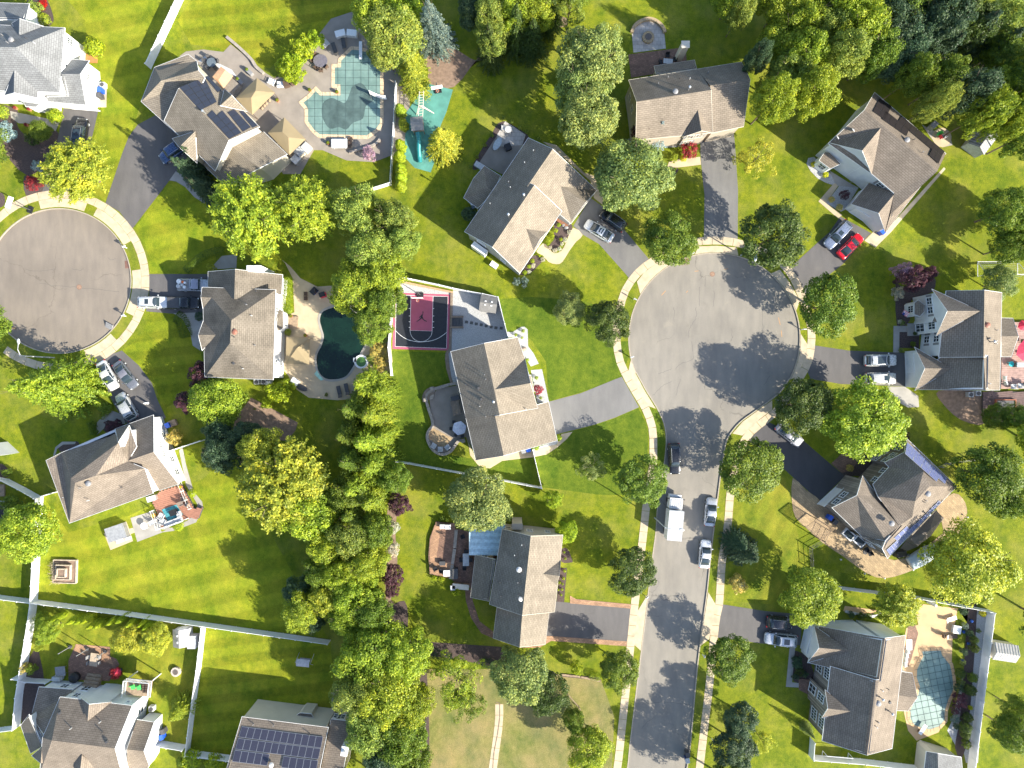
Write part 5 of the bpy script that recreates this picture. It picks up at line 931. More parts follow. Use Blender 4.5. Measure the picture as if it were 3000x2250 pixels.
def car(f, s, kind, c, label, cat='car', group=None, name='parked_car', roofc=None, metal=.35):
    a, b = pp(f, s); A = G(*a[:2], .6); Bp = G(*b[:2], .6); d = (Bp-A).xy; L = {'sedan': 4.75, 'suv': 4.8, 'pickup': 5.6, 'coupe': 4.5}[kind]; L0 = d.length
    L = min(max(L0, L*.9), L*1.1); W = {'sedan': .92, 'suv': .97, 'pickup': 1.0, 'coupe': .92}[kind]; hh = {'sedan': 1.45, 'suv': 1.74, 'pickup': 1.9, 'coupe': 1.38}[kind]; belt = {'sedan': .93, 'suv': 1.06, 'pickup': 1.15, 'coupe': .88}[kind]; hood = belt-.06
    mid = (A+Bp)/2; z = -.12 if 'street' in label or 'kerb' in label else .02; root = empty(name, (mid.x, mid.y, z), math.atan2(d.y, d.x), label, cat, group)
    P = paint('paint_%.2f_%.2f_%.2f' % c, c, .25, metal); h = L/2; gl = .20
    sec = [(-h, W*.70, .42, belt*.72), (-h+.06, W*.84, .34, belt*.93), (-h+.3, W*.95, gl, belt*.99), (-h+.9, W, gl, belt), (0, W, gl, belt+.01), (h-1.5, W, gl, belt), (h-1.25, W*.99, gl, hood+.02), (h-.6, W*.96, gl, hood-.08), (h-.25, W*.88, .26, hood-.2), (h-.05, W*.70, .32, hood-.34), (h, W*.5, .38, hood-.42)]
    if kind == 'pickup': sec = [(-h, W*.96, .5, belt), (-h+.05, W, .45, belt), (-.35, W, gl+.15, belt)]+[s_ for s_ in sec if s_[0] > -.2]
    loft(sec, PROF).build('body', P, root)
    if kind == 'sedan' or kind == 'coupe': x = [-h+.55, -h+1.15, -h+1.7, .25, .75, h-1.15]
    elif kind == 'suv': x = [-h+.12, -h+.38, -h+.7, .45, .85, h-1.3]
    else: x = [-.45, -.35, -.1, 1.0, 1.2, h-1.4]
    zt = hh; W2 = W*.80
    cab = loft([(x[0], W*.80, belt-.02, belt+.01), (x[1], W*.86, belt-.02, belt+(zt-belt)*.62), (x[2], W*.87, belt-.02, zt-.03), (x[3], W*.89, belt-.02, zt-.03), (x[4], W*.88, belt-.02, belt+(zt-belt)*.72), (x[5], W*.82, belt-.04, belt)], CAB); cab.build('windows', GLASS, root)
    rp = P if roofc is None else paint('roof_%.2f_%.2f_%.2f' % roofc, roofc, .3, .2)
    r = MB(); r.sm = True; xs = [x[2]-.15, x[2]+.1, (x[2]+x[3])/2, x[3]-.05, x[3]+.12]; ws = [.70, .76, .79, .76, .70]; zs = [zt-.09, zt-.0, zt+.045, zt+.02, zt-.06]
    for xx, ww, zz in zip(xs, ws, zs):
        for q in (-1, -.93, -.5, 0, .5, .93, 1): r.v.append((xx, W*ww*q, zz-(.07 if abs(q) == 1 else .03*abs(q)**2)))
    for i in range(4):
        for j in range(6): r.f.append((i*7+j, (i+1)*7+j, (i+1)*7+j+1, i*7+j+1))
    r.build('roof', rp, root)
    for y in (-1, 1):     # pillars between the panes
        pl = MB(); 
        for xx in ((x[2]+.05, (x[2]+x[3])/2+.05) if kind != 'pickup' else (x[2]+.02, .45)): pl.box((xx, y*W*.855, (belt+zt)/2-.03), (.09, .07, zt-belt-.05))
        pl.bar((x[3]+.05, y*W*.74, zt-.05), (x[5]-.02, y*W*.80, belt), .045, 5).bar((x[2]-.08, y*W*.74, zt-.06), (x[0]+.05, y*W*.78, belt), .05, 5); pl.build('pillar', P, root)
        MB().box((x[4]+.2, y*(W+.1), belt+.06), (.14, .2, .14)).build('mirror', P, root)
        hl = loft([(h-.42, .1, hood-.33, hood-.2), (h-.12, .13, hood-.42, hood-.27)], PROF); hl.build('headlight', plain('headlight', (.75, .78, .8), .15), root, loc=(0, y*W*.68, 0)); MB().box((-h+.08, y*W*.74, belt*.78), (.12, .3, .16)).build('taillight', plain('taillight', (.5, .01, .01), .25), root)
        for xx in (-h+.95, h-.92):
            t = MB(); t.sm = False; n = 16; r_ = .34 if kind in ('sedan', 'coupe') else .39
            wl = MB().lathe([(.0, -.11), (r_-.05, -.12), (r_, -.08), (r_, .08), (r_-.05, .12), (r_*.62, .12), (r_*.6, .07)], n=n).build('wheel', RUBBER, root, loc=(xx, y*(W-.10), r_), rot=(-y*math.pi/2, 0, 0)); MB().lathe([(.0, .09), (r_*.58, .085), (r_*.6, .12)][::-1], n=10).build('rim', STEEL, wl)
    if kind == 'suv':
        for y in (-1, 1): MB().bar((x[2], y*W*.68, zt+.05), (x[3], y*W*.68, zt+.05), .025, 5).build('roof_rail', STEEL, root)
    if kind == 'pickup':
        MB().box((-h/2-.2, 0, belt+.0), (h-.45, W*1.7, .06)).build('bed_floor' if roofc else 'tonneau_cover', DGREY if not roofc else MGREY, root)
    return root
def sunroof(r, x0, x1, w_, z): MB().box(((x0+x1)/2, 0, z), (x1-x0, w_, .03)).build('sunroof', GLASS, r)
WHT = (.72, .73, .74); SIL = (.48, .50, .54); BLK = (.012, .013, .018); GRY = (.16, .17, .20)
r = car('s', '232,434 243,346', 'suv', BLK, 'black suv alone on the driveway of the top left house'); sunroof(r, -1.4, .2, 1.1, 1.76)
car('s', '530,430 477,466', 'suv', (.05, .09, .2), 'dark blue car half hidden under the eaves on the wide driveway'); 
r = car('s', '528,835 612,836', 'pickup', SIL, 'silver pickup whose bed is loaded with hoses and buckets', 'pickup', roofc=(.3, .3, .38))
for x, y, q, m_ in ((-2.2, -.3, .32, LGREY), (-2.1, .45, .38, WHITE), (-1.5, .35, .2, ORANGE), (-1.2, -.45, .25, WHITE), (-1.6, -.1, .24, LGREY), (-1.15, .25, .2, WHITE)):
    p = r.matrix_basis @ Vector((x, y, 1.1)); o = MB().lathe([(q*.9, 0), (q, .35), (q*.5, .38), (0, .36)], n=14).build('bucket', m_, None, loc=p+Vector((0, 0, .08))); tag(o, 'white or orange bucket in the bed of the silver pickup', 'bucket', 'buckets and coils in the pickup bed')
r = car('s', '404,886 495,886', 'suv', WHT, 'white suv partly over the pavement behind the black pickup'); sunroof(r, -.8, -.2, .8, 1.77); car('s', '496,888 584,888', 'pickup', BLK, 'black pickup right in front of the white suv', 'pickup')
car('s', '294,1060 337,1140', 'sedan', WHT, 'white sedan half under the spiky conifer'); car('s', '341,1062 396,1136', 'sedan', GRY, 'dark grey sedan beside the white sedan below the road circle', roofc=(.2, .2, .24)); car('s', '393,1227 349,1153', 'suv', (.55, .56, .56), 'silver suv closest to the garage of the deck house')
r = car('C', '930,742 770,645', 'sedan', WHT, 'white sedan with a sunroof beside the black suv'); sunroof(r, -.6, .05, .8, 1.47); car('C', '1000,680 862,580', 'suv', BLK, 'black suv beside the white sedan with a sunroof')
r = car('s', '2487,652 2420,724', 'suv', (.22, .26, .36), 'blue grey suv beside the red coupe'); sunroof(r, -.4, .3, .7, 1.77); car('s', '2458,753 2525,688', 'coupe', (.62, .006, .02), 'bright red coupe in the driveway of the grey house', metal=.1)
r = car('E', '333,552 523,550', 'suv', WHT, 'white suv with a black glass roof, upper of the pair'); sunroof(r, -1.0, .35, 1.2, 1.78); r = car('E', '338,657 520,657', 'suv', (.68, .66, .62), 'ivory suv, lower of the pair by the white garage'); sunroof(r, .0, .5, .8, 1.78)
car('s', '2277,1245 2348,1301', 'sedan', (.30, .30, .34), 'grey sports sedan under the bright tree on the dark driveway'); car('s', '1974,1298 1978,1390', 'suv', BLK, 'black suv parked at the street kerb')
car('s', '2078,1542 2087,1458', 'sedan', SIL, 'silver sedan parked on the street, upper of the two'); car('s', '2062,1665 2070,1582', 'sedan', WHT, 'white sedan parked on the street, lower of the two')
car('s', '2248,1820 2318,1826', 'suv', (.03, .03, .04), 'black suv in the shade beside the silver wagon'); r = car('s', '2336,1877 2238,1868', 'suv', (.58, .60, .64), 'silver wagon with a square sunroof'); sunroof(r, -1.0, -.1, .9, 1.78)
# box truck
a, b = G(1966, 1578, 1), G(1978, 1446, 1); d = (b-a).xy; r = empty('box_truck', ((a.x+b.x)/2, (a.y+b.y)/2, -.12), math.atan2(d.y, d.x), 'white box truck parked on the street under the lamp', 'truck')
MB().box((-1.15, 0, 1.95), (4.7, 2.3, 2.35)).build('cargo_box', WHITE, r); MB().box((-1.15, 0, 3.15), (4.74, 2.34, .06)).build('box_roof', LGREY, r); MB().box((-.4, 0, .6), (6.4, 1.0, .3)).build('chassis', DGREY, r)
cb = MB(); cb.box((2.25, 0, 1.45), (1.7, 2.05, 1.7)).box((3.1, 0, 1.05), (.8, 1.95, .9)); cb.build('cab', WHITE, r); MB().box((3.12, 0, 1.85), (.06, 1.75, .7)).build('windscreen', GLASS, r); MB().box((2.2, 0, 2.32), (1.5, 1.8, .06)).build('cab_roof', LGREY, r)
for k in range(6): MB().box((2.2, -.75+.3*k, 2.37), (1.4, .05, .05)).build('roof_rib', WHITE, r)
for y in (-1, 1):
    MB().box((2.9, y*1.25, 1.9), (.12, .3, .4)).build('mirror', BLACK, r)
    for x in (-2.4, 2.5): MB().lathe([(0, -.14), (.4, -.14), (.42, 0), (.4, .14), (0, .14)], n=16).build('wheel', RUBBER, r, loc=(x, y*.95, .42), rot=(math.pi/2, 0, 0))
# covered boat
p = G(2712, 1626, 1); r = empty('covered_boat', (p.x, p.y, 0), .55, 'boat under a pale tarpaulin at the edge of the round patio', 'boat')
m = MB(); m.sm = True; sec = [(-2.9, .9, .4, 1.25), (-2.8, 1.1, .35, 1.5), (-1, 1.2, .35, 1.9), (.8, 1.15, .35, 1.75), (2.0, .8, .4, 1.4), (2.8, .35, .6, 1.2), (3.1, .05, .9, 1.1)]
loft(sec, [(-.9, 0), (-1, .5), (-.9, .7), (-.4, .92), (0, 1), (.4, .92), (.9, .7), (1, .5), (.9, 0)]).build('tarpaulin', plain('tarp', (.55, .62, .66), .5, bmp=.4, scale=1.5), r, world=False); MB().box((0, 0, .25), (5.5, .9, .16)).build('trailer', STEEL, r)
# ================================================================ street lamps, mailboxes, hoops
def lamp(bx, by, hx, hy, label):
    base = G(bx, by, 0); head = G(hx, hy, 7.5); r = empty('street_lamp', (base.x, base.y, 0), 0, label, 'street lamp'); e = head-base
    MB().bar((0, 0, 0), (0, 0, 7.6), .11, 10, .07).build('pole', LGREY, r); MB().bar((0, 0, 7.4), (e.x*.5, e.y*.5, 7.9), .05, 6).bar((e.x*.5, e.y*.5, 7.9), (e.x, e.y, 7.65), .05, 6).build('arm', LGREY, r)
    d = Vector((e.x, e.y, 0)).normalized(); m = MB().lathe([(0, -.12), (.16, -.1), (.24, 0), (.17, .1), (0, .14)], n=12, sx=1.9); m.build('lamp_head', LGREY, r, loc=(e.x+d.x*.3, e.y+d.y*.3, 7.6), rot=(0, 0, math.atan2(d.y, d.x)))
lamp(2170, 748, 2214, 752, 'street lamp at the top of the right road circle'); lamp(159, 1048, 56, 1006, 'street lamp beside the spiky conifer'); lamp(1918, 1517, 1990, 1551, 'street lamp reaching over the white box truck')
def mailbox(f, s, label, rz=0, group=None):
    x, y = pp(f, s)[0][:2]; g = G(x, y, .8); r = empty('mailbox', (g.x, g.y, 0), rz, label, 'mailbox', group); MB().box((0, 0, .55), (.11, .11, 1.1)).box((.1, 0, .9), (.5, .08, .08)).build('post', WHITE, r)
    m = MB().box((.15, 0, 1.12), (.55, .2, .14)); m.bar((-.12, 0, 1.18), (.42, 0, 1.18), .1, 10); m.build('box', LGREY, r)
for i, (f_, s_, lb, a_) in enumerate((('32', '2040,238', 'mailbox at the kerb before the pair of white suvs', 0), ('32', '180,540', 'mailbox on the verge before the centre house', .3), ('31', '215,1570', 'mailbox on the verge under the long bed house lawn', -.5), ('31', '850,1075', 'mailbox beside the storm drain under the street tree', 1.4), ('32', '1760,1000', 'mailbox in the shade before the dark driveway', .9), ('34', '555,260', 'mailbox in the shade below the silver wagon driveway', 1.2), ('33', '345,1475', 'mailbox at the driveway of the awning house', .8), ('01', '1340,1008', 'mailbox on the left circle above the storm drain', .4), ('02', '1330,92', 'mailbox on the left circle below the white suv', .4), ('34', '612,785', 'mailbox in deep shade near the bottom edge', 1.2))): mailbox(f_, s_, lb, a_)
def box(nm, f, s, dims, mat, label, cat, rz=0, z=0.02, group=None, extra=None):
    x, y = pp(f, s)[0][:2]; g = G(x, y, dims[2]*.7+z); r = empty(nm, (g.x, g.y, z), rz, label, cat, group); MB().box((0, 0, dims[2]/2), dims).build('body', mat, r)
    if extra: extra(r, dims)
    return r
def lid(mat, t=.06, o=.06): return lambda r, d: MB().box((0, 0, d[2]+t/2), (d[0]+o, d[1]+o, t)).build('lid', mat, r)
def hoop(f, s, ang, label, h=3.05, back=WHITE):
    x, y = pp(f, s)[0][:2]; g = G(x, y, 0); r = empty('basketball_hoop', (g.x, g.y, 0), ang, label, 'basketball hoop')
    MB().box((0, 0, .12), (.7, 1.1, .24)).build('base', BLACK, r); MB().bar((0, 0, .2), (0, 0, 3.0), .08, 8).bar((0, 0, 2.6), (.9, 0, 3.2), .05, 6).bar((0, 0, 2.9), (.9, 0, 3.5), .05, 6).build('pole', DGREY, r)
    MB().box((.95, 0, 3.5), (.06, 1.8, 1.07)).build('backboard', back, r); m = MB(); n = 14
    for i in range(n): a, b = (2*math.pi*i/n, 2*math.pi*(i+1)/n); m.bar((1.3+.23*math.cos(a), .23*math.sin(a), 3.05), (1.3+.23*math.cos(b), .23*math.sin(b), 3.05), .02, 4)
    m.build('rim', ORANGE, r); m = MB()
    for i in range(n): a = 2*math.pi*i/n; m.bar((1.3+.23*math.cos(a), .23*math.sin(a), 3.04), (1.3+.13*math.cos(a+.4), .13*math.sin(a+.4), 2.65), .008, 3)
    m.build('net', WHITE, r); return r
hoop('G', '222,168', -1.57, 'glass backboard basketball hoop at the top of the pink key'); hoop('01', '335,610', 2.8, 'portable basketball hoop standing on the verge of the left road circle')
hoop('20', '310,985', -1.4, 'small hoop at the top of the teal play surface')
g_ = G(*pp('02', '1180,205')[0][:2]); r = empty('kerb_ramp', (g_.x, g_.y, -.12), -.5, 'grey plastic skate ramp lying on the asphalt of the left circle', 'ramp'); m = MB(); m.quad((-.6, -.45, 0), (.6, -.45, 0), (.6, .45, .5), (-.6, .45, .5)).quad((.6, .45, 0), (-.6, .45, 0), (-.6, .45, .5), (.6, .45, .5)).quad((-.6, -.45, 0), (-.6, .45, .5), (-.6, .45, 0)).quad((.6, -.45, 0), (.6, .45, 0), (.6, .45, .5)); m.build('ramp_body', MGREY, r)
# ================================================================ basketball court
def flat(name, pts, z, mat, root): m = MB().poly(Gs(pts), z); return m.build(name, mat, root, world=True)
cc = G(*pp('G', '230,330')[0][:2]); court = empty('basketball_court', (cc.x, cc.y, 0), 0, 'pink and black half basketball court with a white three point line', 'court')
CP = plain('court_pink', (.38, .085, .14), .6, var=.08, scale=.8); CK = plain('court_black', (.018, .02, .027), .55, var=.2); LW = plain('line_paint', (.8, .8, .8), .6)
flat('border', pp('G', '86,155 399,166 390,494 60,485 64,300'), .03, CP, court); flat('playing_surface', pp('G', '82,168 385,178 376,481 76,470'), .034, CK, court); flat('key', pp('G', '168,172 298,176 292,380 163,376'), .038, CP, court)
def line(f, s, w_=.06, z=.042, sm=0, closed=False):
    p = pp(f, s) if isinstance(s, str) else s; p = smooth(p, sm, closed) if sm else p; P = [G(*q[:2]).xy for q in p]; P += [P[0]] if closed else []
    A, Bq = offset(P, w_/2), offset(P, -w_/2); m = MB()
    for i in range(len(P)-1): m.quad((*Bq[i], z), (*Bq[i+1], z), (*A[i+1], z), (*A[i], z))
    return m
line('G', '82,168 385,178 376,481 76,470', closed=True).build('boundary_line', LW, court, world=True); line('G', '168,172 163,376 292,380 298,176').build('key_line', LW, court, world=True)
line('G', '163,378 168,402 183,424 205,438 227,442 250,438 272,424 287,404 292,382', .05, .042, 3).build('free_throw_arc', LW, court, world=True); line('G', '78,378 110,407 150,430 200,442 235,443 290,436 335,418 377,388', .06, .046, 3).build('three_point_line', LW, court, world=True)
m = MB()
for y in (246, 290, 324, 357):
    for x0, x1 in ((156, 165), (295, 304)): m.prism(Gs(pp('G', '%d,%d %d,%d %d,%d %d,%d' % (x0, y, x1, y, x1, y+3, x0, y+3))), .03, .044)
m.build('lane_mark', LW, court, world=True)
em = MB(); Zl = .046
em.poly(Gs(ring(*pp('22', '145,53')[0][:2], 1.9, 0, 330, 11)), Zl).poly(Gs(ring(*pp('22', '131,86')[0][:2], 1.7, 0, 330, 11)), Zl)
em.poly(Gs(pp('22', '142,58 148,58 147,78 141,96 143,108 152,128 166,140 188,149 184,158 160,148 144,134 132,121 118,133 98,147 80,158 74,152 96,138 114,122 122,108 121,102 108,116 102,113 114,96 124,90 134,92 138,78')), Zl)
em.build('emblem', CK, court, world=True)
root = empty('retaining_border', (cc.x, cc.y, 0), 0, 'brown stone border between the court and the white gravel', 'border'); GB = plain('brown_stone', (.22, .17, .13), .85)
MB().prism(Gs(pp('G', '400,160 415,150 410,300 405,495 388,510 372,505 392,480 399,300')), 0, .22).build('border_stone', GB, root, world=True); MB().prism(Gs(pp('G', '104,84 415,148 413,158 100,96')), 0, .25).build('border_timber', plain('timber_edge', (.42, .27, .15), .8), root, world=True)
MB().prism(Gs(pp('G', '372,505 388,510 395,590 412,690 402,692 375,600 368,540')), 0, .15).build('border_stone', GB, root, world=True)
p = G(*pp('G', '438,328')[0][:2]); r = empty('garden_steps', (p.x, p.y, 0), 0, 'dark stone steps from the court up to the gravel', 'steps'); 
for k in range(4): MB().box((-.8+.5*k, 0, .06+.06*k), (.48, 1.35, .12+.12*k)).build('step', DGREY, r)
for y in (-.85, .85): MB().box((0, y, .25), (2.1, .3, .5)).build('side_wall', GB, r)
for x_, y_ in ((494, 327), (523, 332), (551, 338), (580, 343), (609, 350), (638, 356), (666, 361), (697, 363)):
    g0 = G(*pp('G', '%d,%d' % (x_, y_))[0][:2]); tag(MB().box((0, 0, .03), (.5, .46, .06), -.1).build('stepping_stone', plain('slate', (.10, .10, .10), .8), None, loc=g0), 'square dark stepping stone in the row across the gravel', 'stepping stone', 'stepping stones across the gravel')
# ================================================================ pools
WATER_D = plain('dark_green_water', (.006, .022, .014), .04, var=.3, scale=.4); COVER = grass  # replaced below
def covermat():
    m, t, N, bs = new_mat('teal_pool_cover'); oc = coord(t); n = nz(t, .22, 3, oc, .5); f = ramp(t, n.outputs[0], [(.38, (.13, .215, .20)), (.6, (.20, .31, .29))]).outputs[0]
    k = nz(t, 1.2, 4, oc); f = mix(t, f, ramp(t, k.outputs[0], [(.3, (.85, .88, .88)), (.7, (1.1, 1.08, 1.05))]).outputs[0], 1, 'MULTIPLY'); t.links.new(f, bs.inputs['Base Color']); bs.inputs['Roughness'].default_value = .55; return m
COVER = covermat(); STRAP = plain('strap', (.06, .10, .10), .7)
def scan(poly, d, off):       # clip a line (direction d, offset off) to a polygon
    n = Vector((-d.y, d.x)); ts = []
    for i in range(len(poly)):
        a, b = poly[i-1], poly[i]; da, db = a.dot(n)-off, b.dot(n)-off
        if da*db < 0: q = a.lerp(b, da/(da-db)); ts.append(q.dot(d))
    ts.sort(); return [(d*ts[i]+n*off, d*ts[i+1]+n*off) for i in range(0, len(ts)-1, 2)]
def covered(f, s, cop, label, ang, step=.95, wd=.06, sm=0, copm=CREAMC):
    pts = pp(f, s); pts = smooth(pts, sm, True) if sm else pts; P = [G(*q[:2]) for q in pts]; c = sum(P, Vector())/len(P); r = empty('swimming_pool', (c.x, c.y, 0), 0, label, 'swimming pool')
    MB().prism(P, .0, .07).build('cover', COVER, r, world=True); P2 = [q.xy for q in P]+[P[0].xy]; ar = sum(P2[i].x*P2[i+1].y-P2[i+1].x*P2[i].y for i in range(len(P2)-1)); sg = -1 if ar > 0 else 1
    ex = Vector((c.x, c.y)); cp = MB(); n = len(P)
    off = []
    for i in range(n):
        a, b, e = P[i-1].xy, P[i].xy, P[(i+1) % n].xy; e1, e2 = (b-a).normalized(), (e-b).normalized(); n1, n2 = Vector((-e1.y, e1.x)), Vector((-e2.y, e2.x)); q = (n1+n2); q = q.normalized() if q.length > .2 else n1; off.append(b+q*sg*cop/max(.5, q.dot(n1)))
    per = 0
    for i in range(n):
        j = (i+1) % n; L = (P[j]-P[i]).length; k = max(1, int(L/.75))
        for u in range(k):
            g = .02; q0, q1 = (u+g)/k, (u+1-g)/k; MB().prism([P[i].xy.lerp(P[j].xy, q0), P[i].xy.lerp(P[j].xy, q1), off[i].lerp(off[j], q1), off[i].lerp(off[j], q0)], 0, .085).build('coping_stone', copm, r, world=True)
    for aa in (ang, ang+math.pi/2):
        d = Vector((math.cos(aa), math.sin(aa))); nn = Vector((-d.y, d.x)); vals = [q.xy.dot(nn) for q in P]; o = min(vals)+step*.5
        while o < max(vals):
            for a, b in scan([q.xy for q in P], d, o):
                a = a-d*.5; b = b+d*.5; MB().prism([a-nn*wd/2, b-nn*wd/2, b+nn*wd/2, a+nn*wd/2], .06, .095).build('strap', STRAP, r, world=True)
            o += step
    return r
def puddle(f, s, r, z=.078):
    MB().poly(Gs(smooth(pp(f, s), 3, True)), z).build('puddle', PUD, r, world=True)
PUD = plain('wet_cover', (.085, .13, .125), .2, var=.35, scale=.5)
pool = covered('10', '1475,655 1530,600 1590,540 1680,545 1810,590 1870,640 1895,700 1895,1330 1850,1395 1750,1465 1600,1460 1240,1452 1180,1400 1115,1310 1115,1170 1065,1110 1130,1060 1200,985 1245,1032 1465,1032 1465,915 1405,912 1405,730 1470,730', .55, 'teal covered swimming pool with a rectangular step and a slide', 0, 1.25, .05, copm=plain('cream_coping', (.62, .47, .31), .8))
covered('K', '782,296 890,290 900,320 945,375 955,420 962,470 965,520 935,580 915,640 912,700 880,735 830,752 780,745 735,725 712,690 712,640 730,600 760,545 768,500 750,450 752,400 775,350 788,325', .5, 'green covered curved pool inside the long white fence', .2, 1.05, .045, copm=SAND)
puddle('10', '1290,1100 1370,1060 1450,1090 1520,1110 1570,1000 1600,930 1690,900 1750,960 1800,1040 1820,1090 1740,1150 1710,1280 1600,1330 1530,1400 1450,1375 1350,1390 1280,1290 1265,1180', pool)
g0 = G(*pp('10', '1690,560')[0][:2]); r = empty('diving_board', (g0.x, g0.y, 0), 1.57, 'white diving board under the trees at the top of the teal pool', 'diving board'); MB().box((0, 0, .5), (2.9, .5, .06)).build('board', WHITE, r); MB().box((1.0, 0, .24), (.5, .5, .46)).build('stand', STEEL, r)
g0 = G(*pp('K', '775,745')[0][:2]); r = empty('diving_board', (g0.x, g0.y, 0), .98, 'white diving board at the lower end of the green covered pool', 'diving board'); MB().box((0, 0, .55), (1.8, .6, .06)).build('board', WHITE, r); MB().box((-.5, 0, .26), (.5, .5, .5)).build('stand', BROWN, r)
g0 = G(*pp('10', '1885,1060')[0][:2]); r = empty('pool_slide', (g0.x, g0.y, 0), -1.2, 'white pool slide at the side of the teal cover', 'slide'); m = MB()
for i in range(8):
    t0, t1 = i/8, (i+1)/8
    def q(t, w_): return (math.sin(t*1.4)*1.1-.6, -1.1+2.2*t+w_*0, .25+1.5*(1-t)**1.3)
    a, b = q(t0, 0), q(t1, 0); m.quad((a[0]-.28, a[1], a[2]), (b[0]-.28, b[1], b[2]), (b[0]+.28, b[1], b[2]), (a[0]+.28, a[1], a[2])); 
    for sx in (-.28, .28): m.quad((a[0]+sx, a[1], a[2]), (b[0]+sx, b[1], b[2]), (b[0]+sx*1.2, b[1], b[2]+.16), (a[0]+sx*1.2, a[1], a[2]+.16))
m.build('chute', WHITE, r); MB().bar((-.85, -1.2, 0), (-.8, -1.1, 1.75), .03).bar((-.35, -1.2, 0), (-.4, -1.1, 1.75), .03).build('ladder', STEEL, r)
# kidney pool
KP = smooth(pp('L', '1165,318 1215,316 1270,345 1310,380 1350,450 1345,520 1300,610 1262,680 1225,725 1170,742 1110,738 1070,700 1056,640 1062,590 1085,545 1098,490 1085,440 1075,390 1095,345'), 4, True); P = Gs(KP); c = sum(P, Vector())/len(P); r = empty('kidney_pool', (c.x, c.y, 0), 0, 'kidney shaped pool of dark green water', 'swimming pool')
MB().poly(P, .03).build('water', WATER_D, r, world=True); n = len(P); P2 = [q.xy for q in P]; P2.append(P2[0]); Lf = offset(P2, .0); Rt = offset(P2, .35)
for i in range(0, n, 2): j = min(i+2, n); MB().prism([P2[i], P2[i+1], P2[j], Rt[j], Rt[i+1], Rt[i]], 0, .07).build('coping_stone', CONC2, r, world=True)
MB().prism(Gs(pp('L', '1058,690 1042,712 1080,750 1098,745 1075,720')), 0, .1).build('step_edge', plain('pale_aqua', (.35, .6, .5), .4), r, world=True)
p = G(*pp('12', '1695,590')[0][:2]); r = empty('spa', (p.x, p.y, 0), 0, 'round white rimmed spa of green water beside the kidney pool', 'hot tub'); MB().lathe([(1.12, 0), (1.12, .45), (.82, .45), (.82, .3)], n=28).build('rim', WHITE, r); MB().lathe([(.83, .32), (0, .32)], n=28).build('water', plain('green_water', (.08, .19, .05), .08), r); MB().box((-1.05, .3, .25), (.5, .7, .4)).build('spillway', WHITE, r)
# raised wall and round steps of the centre patio
def wallrun(f, s, w_, h_, mat, label, nm='garden_wall', sm=3, cat='wall', seg=.9):
    pts = smooth(pp(f, s), sm) if sm else pp(f, s); P = [G(*q[:2]).xy for q in pts]; r = empty(nm, (P[0].x, P[0].y, 0), 0, label, cat); A, Bq = offset(P, w_/2), offset(P, -w_/2)
    for i in range(len(P)-1):
        t = .02; MB().prism([A[i].__class__(A[i]) if 0 else Vector(A[i]).lerp(Vector(A[i+1]), t), Vector(A[i]).lerp(Vector(A[i+1]), 1-t), Vector(Bq[i]).lerp(Vector(Bq[i+1]), 1-t), Vector(Bq[i]).lerp(Vector(Bq[i+1]), t)], 0, h_).build('cap_stone', mat, r, world=True)
    return r
CAP = plain('cap_stone', (.33, .29, .25), .8)
wallrun('22', '265,885 430,835 520,820', .45, .5, CAP, 'low stone wall at the top of the centre patio', sm=2); wallrun('22', '180,1000 215,1120 245,1210 250,1280 205,1340 195,1420 240,1520 310,1575 380,1585 450,1550 500,1480 540,1440 590,1440', .45, .5, CAP, 'curved low stone wall around the centre patio')
p = G(*pp('22', '262,985')[0][:2]); r = empty('round_steps', (p.x, p.y, 0), 0, 'fan shaped stone steps at the corner of the centre patio', 'steps')
for k in range(4):
    m = MB(); R_ = 1.9-.42*k; m.prism([(0, 0)]+[(R_*math.cos(a*math.pi/180), R_*math.sin(a*math.pi/180)) for a in range(80, 201, 10)], 0, .12+.11*k); m.build('step', CAP if k % 2 else GB, r)
for s_ in ('245,880', '177,998', '580,1440'): g0 = G(*pp('22', s_)[0][:2]); tag(MB().box((0, 0, .35), (.6, .6, .7), .2).lathe([(.36, .7), (.36, .76), (.1, .8)], (0, 0, 0), 4).build('stone_pillar', CAP, None, loc=g0), 'square capped stone pillar of the centre patio wall', 'pillar', 'pillars of the centre patio wall')
wallrun('30', '185,360 215,290 280,240 365,215 450,240 515,300 540,360', .5, .5, plain('tan_block', (.40, .30, .18), .8), 'curved seat wall around the pale round patio'); wallrun('10', '245,410 330,480 420,560 520,660 560,730 640,800', .45, .5, CAP, 'low stone wall between the striped lawn and the pool patio', sm=2)
wallrun('I', '215,140 205,250 192,345 180,430', .5, .45, CAP, 'long grey stone step wall on the brick patio', sm=1); wallrun('10', '1560,1650 1750,1600 1850,1560 1900,1500', .35, .4, CAP, 'curved wall below the teal pool', sm=2)
wallrun('K', '330,60 400,75 480,90 540,80', .4, .3, LGREY, 'pale edging stones behind the stepped house', sm=1)
wallrun('24', '535,545 560,550 560,640 545,750 525,850 515,960', .12, .08, WOOD, 'timber edge beside the path across the dry field', sm=0, cat='edging'); wallrun('24', '940,372 1060,385 1180,412', .3, .16, WOOD, 'log laid along the bed below the awning house', 'log', 1, 'log')
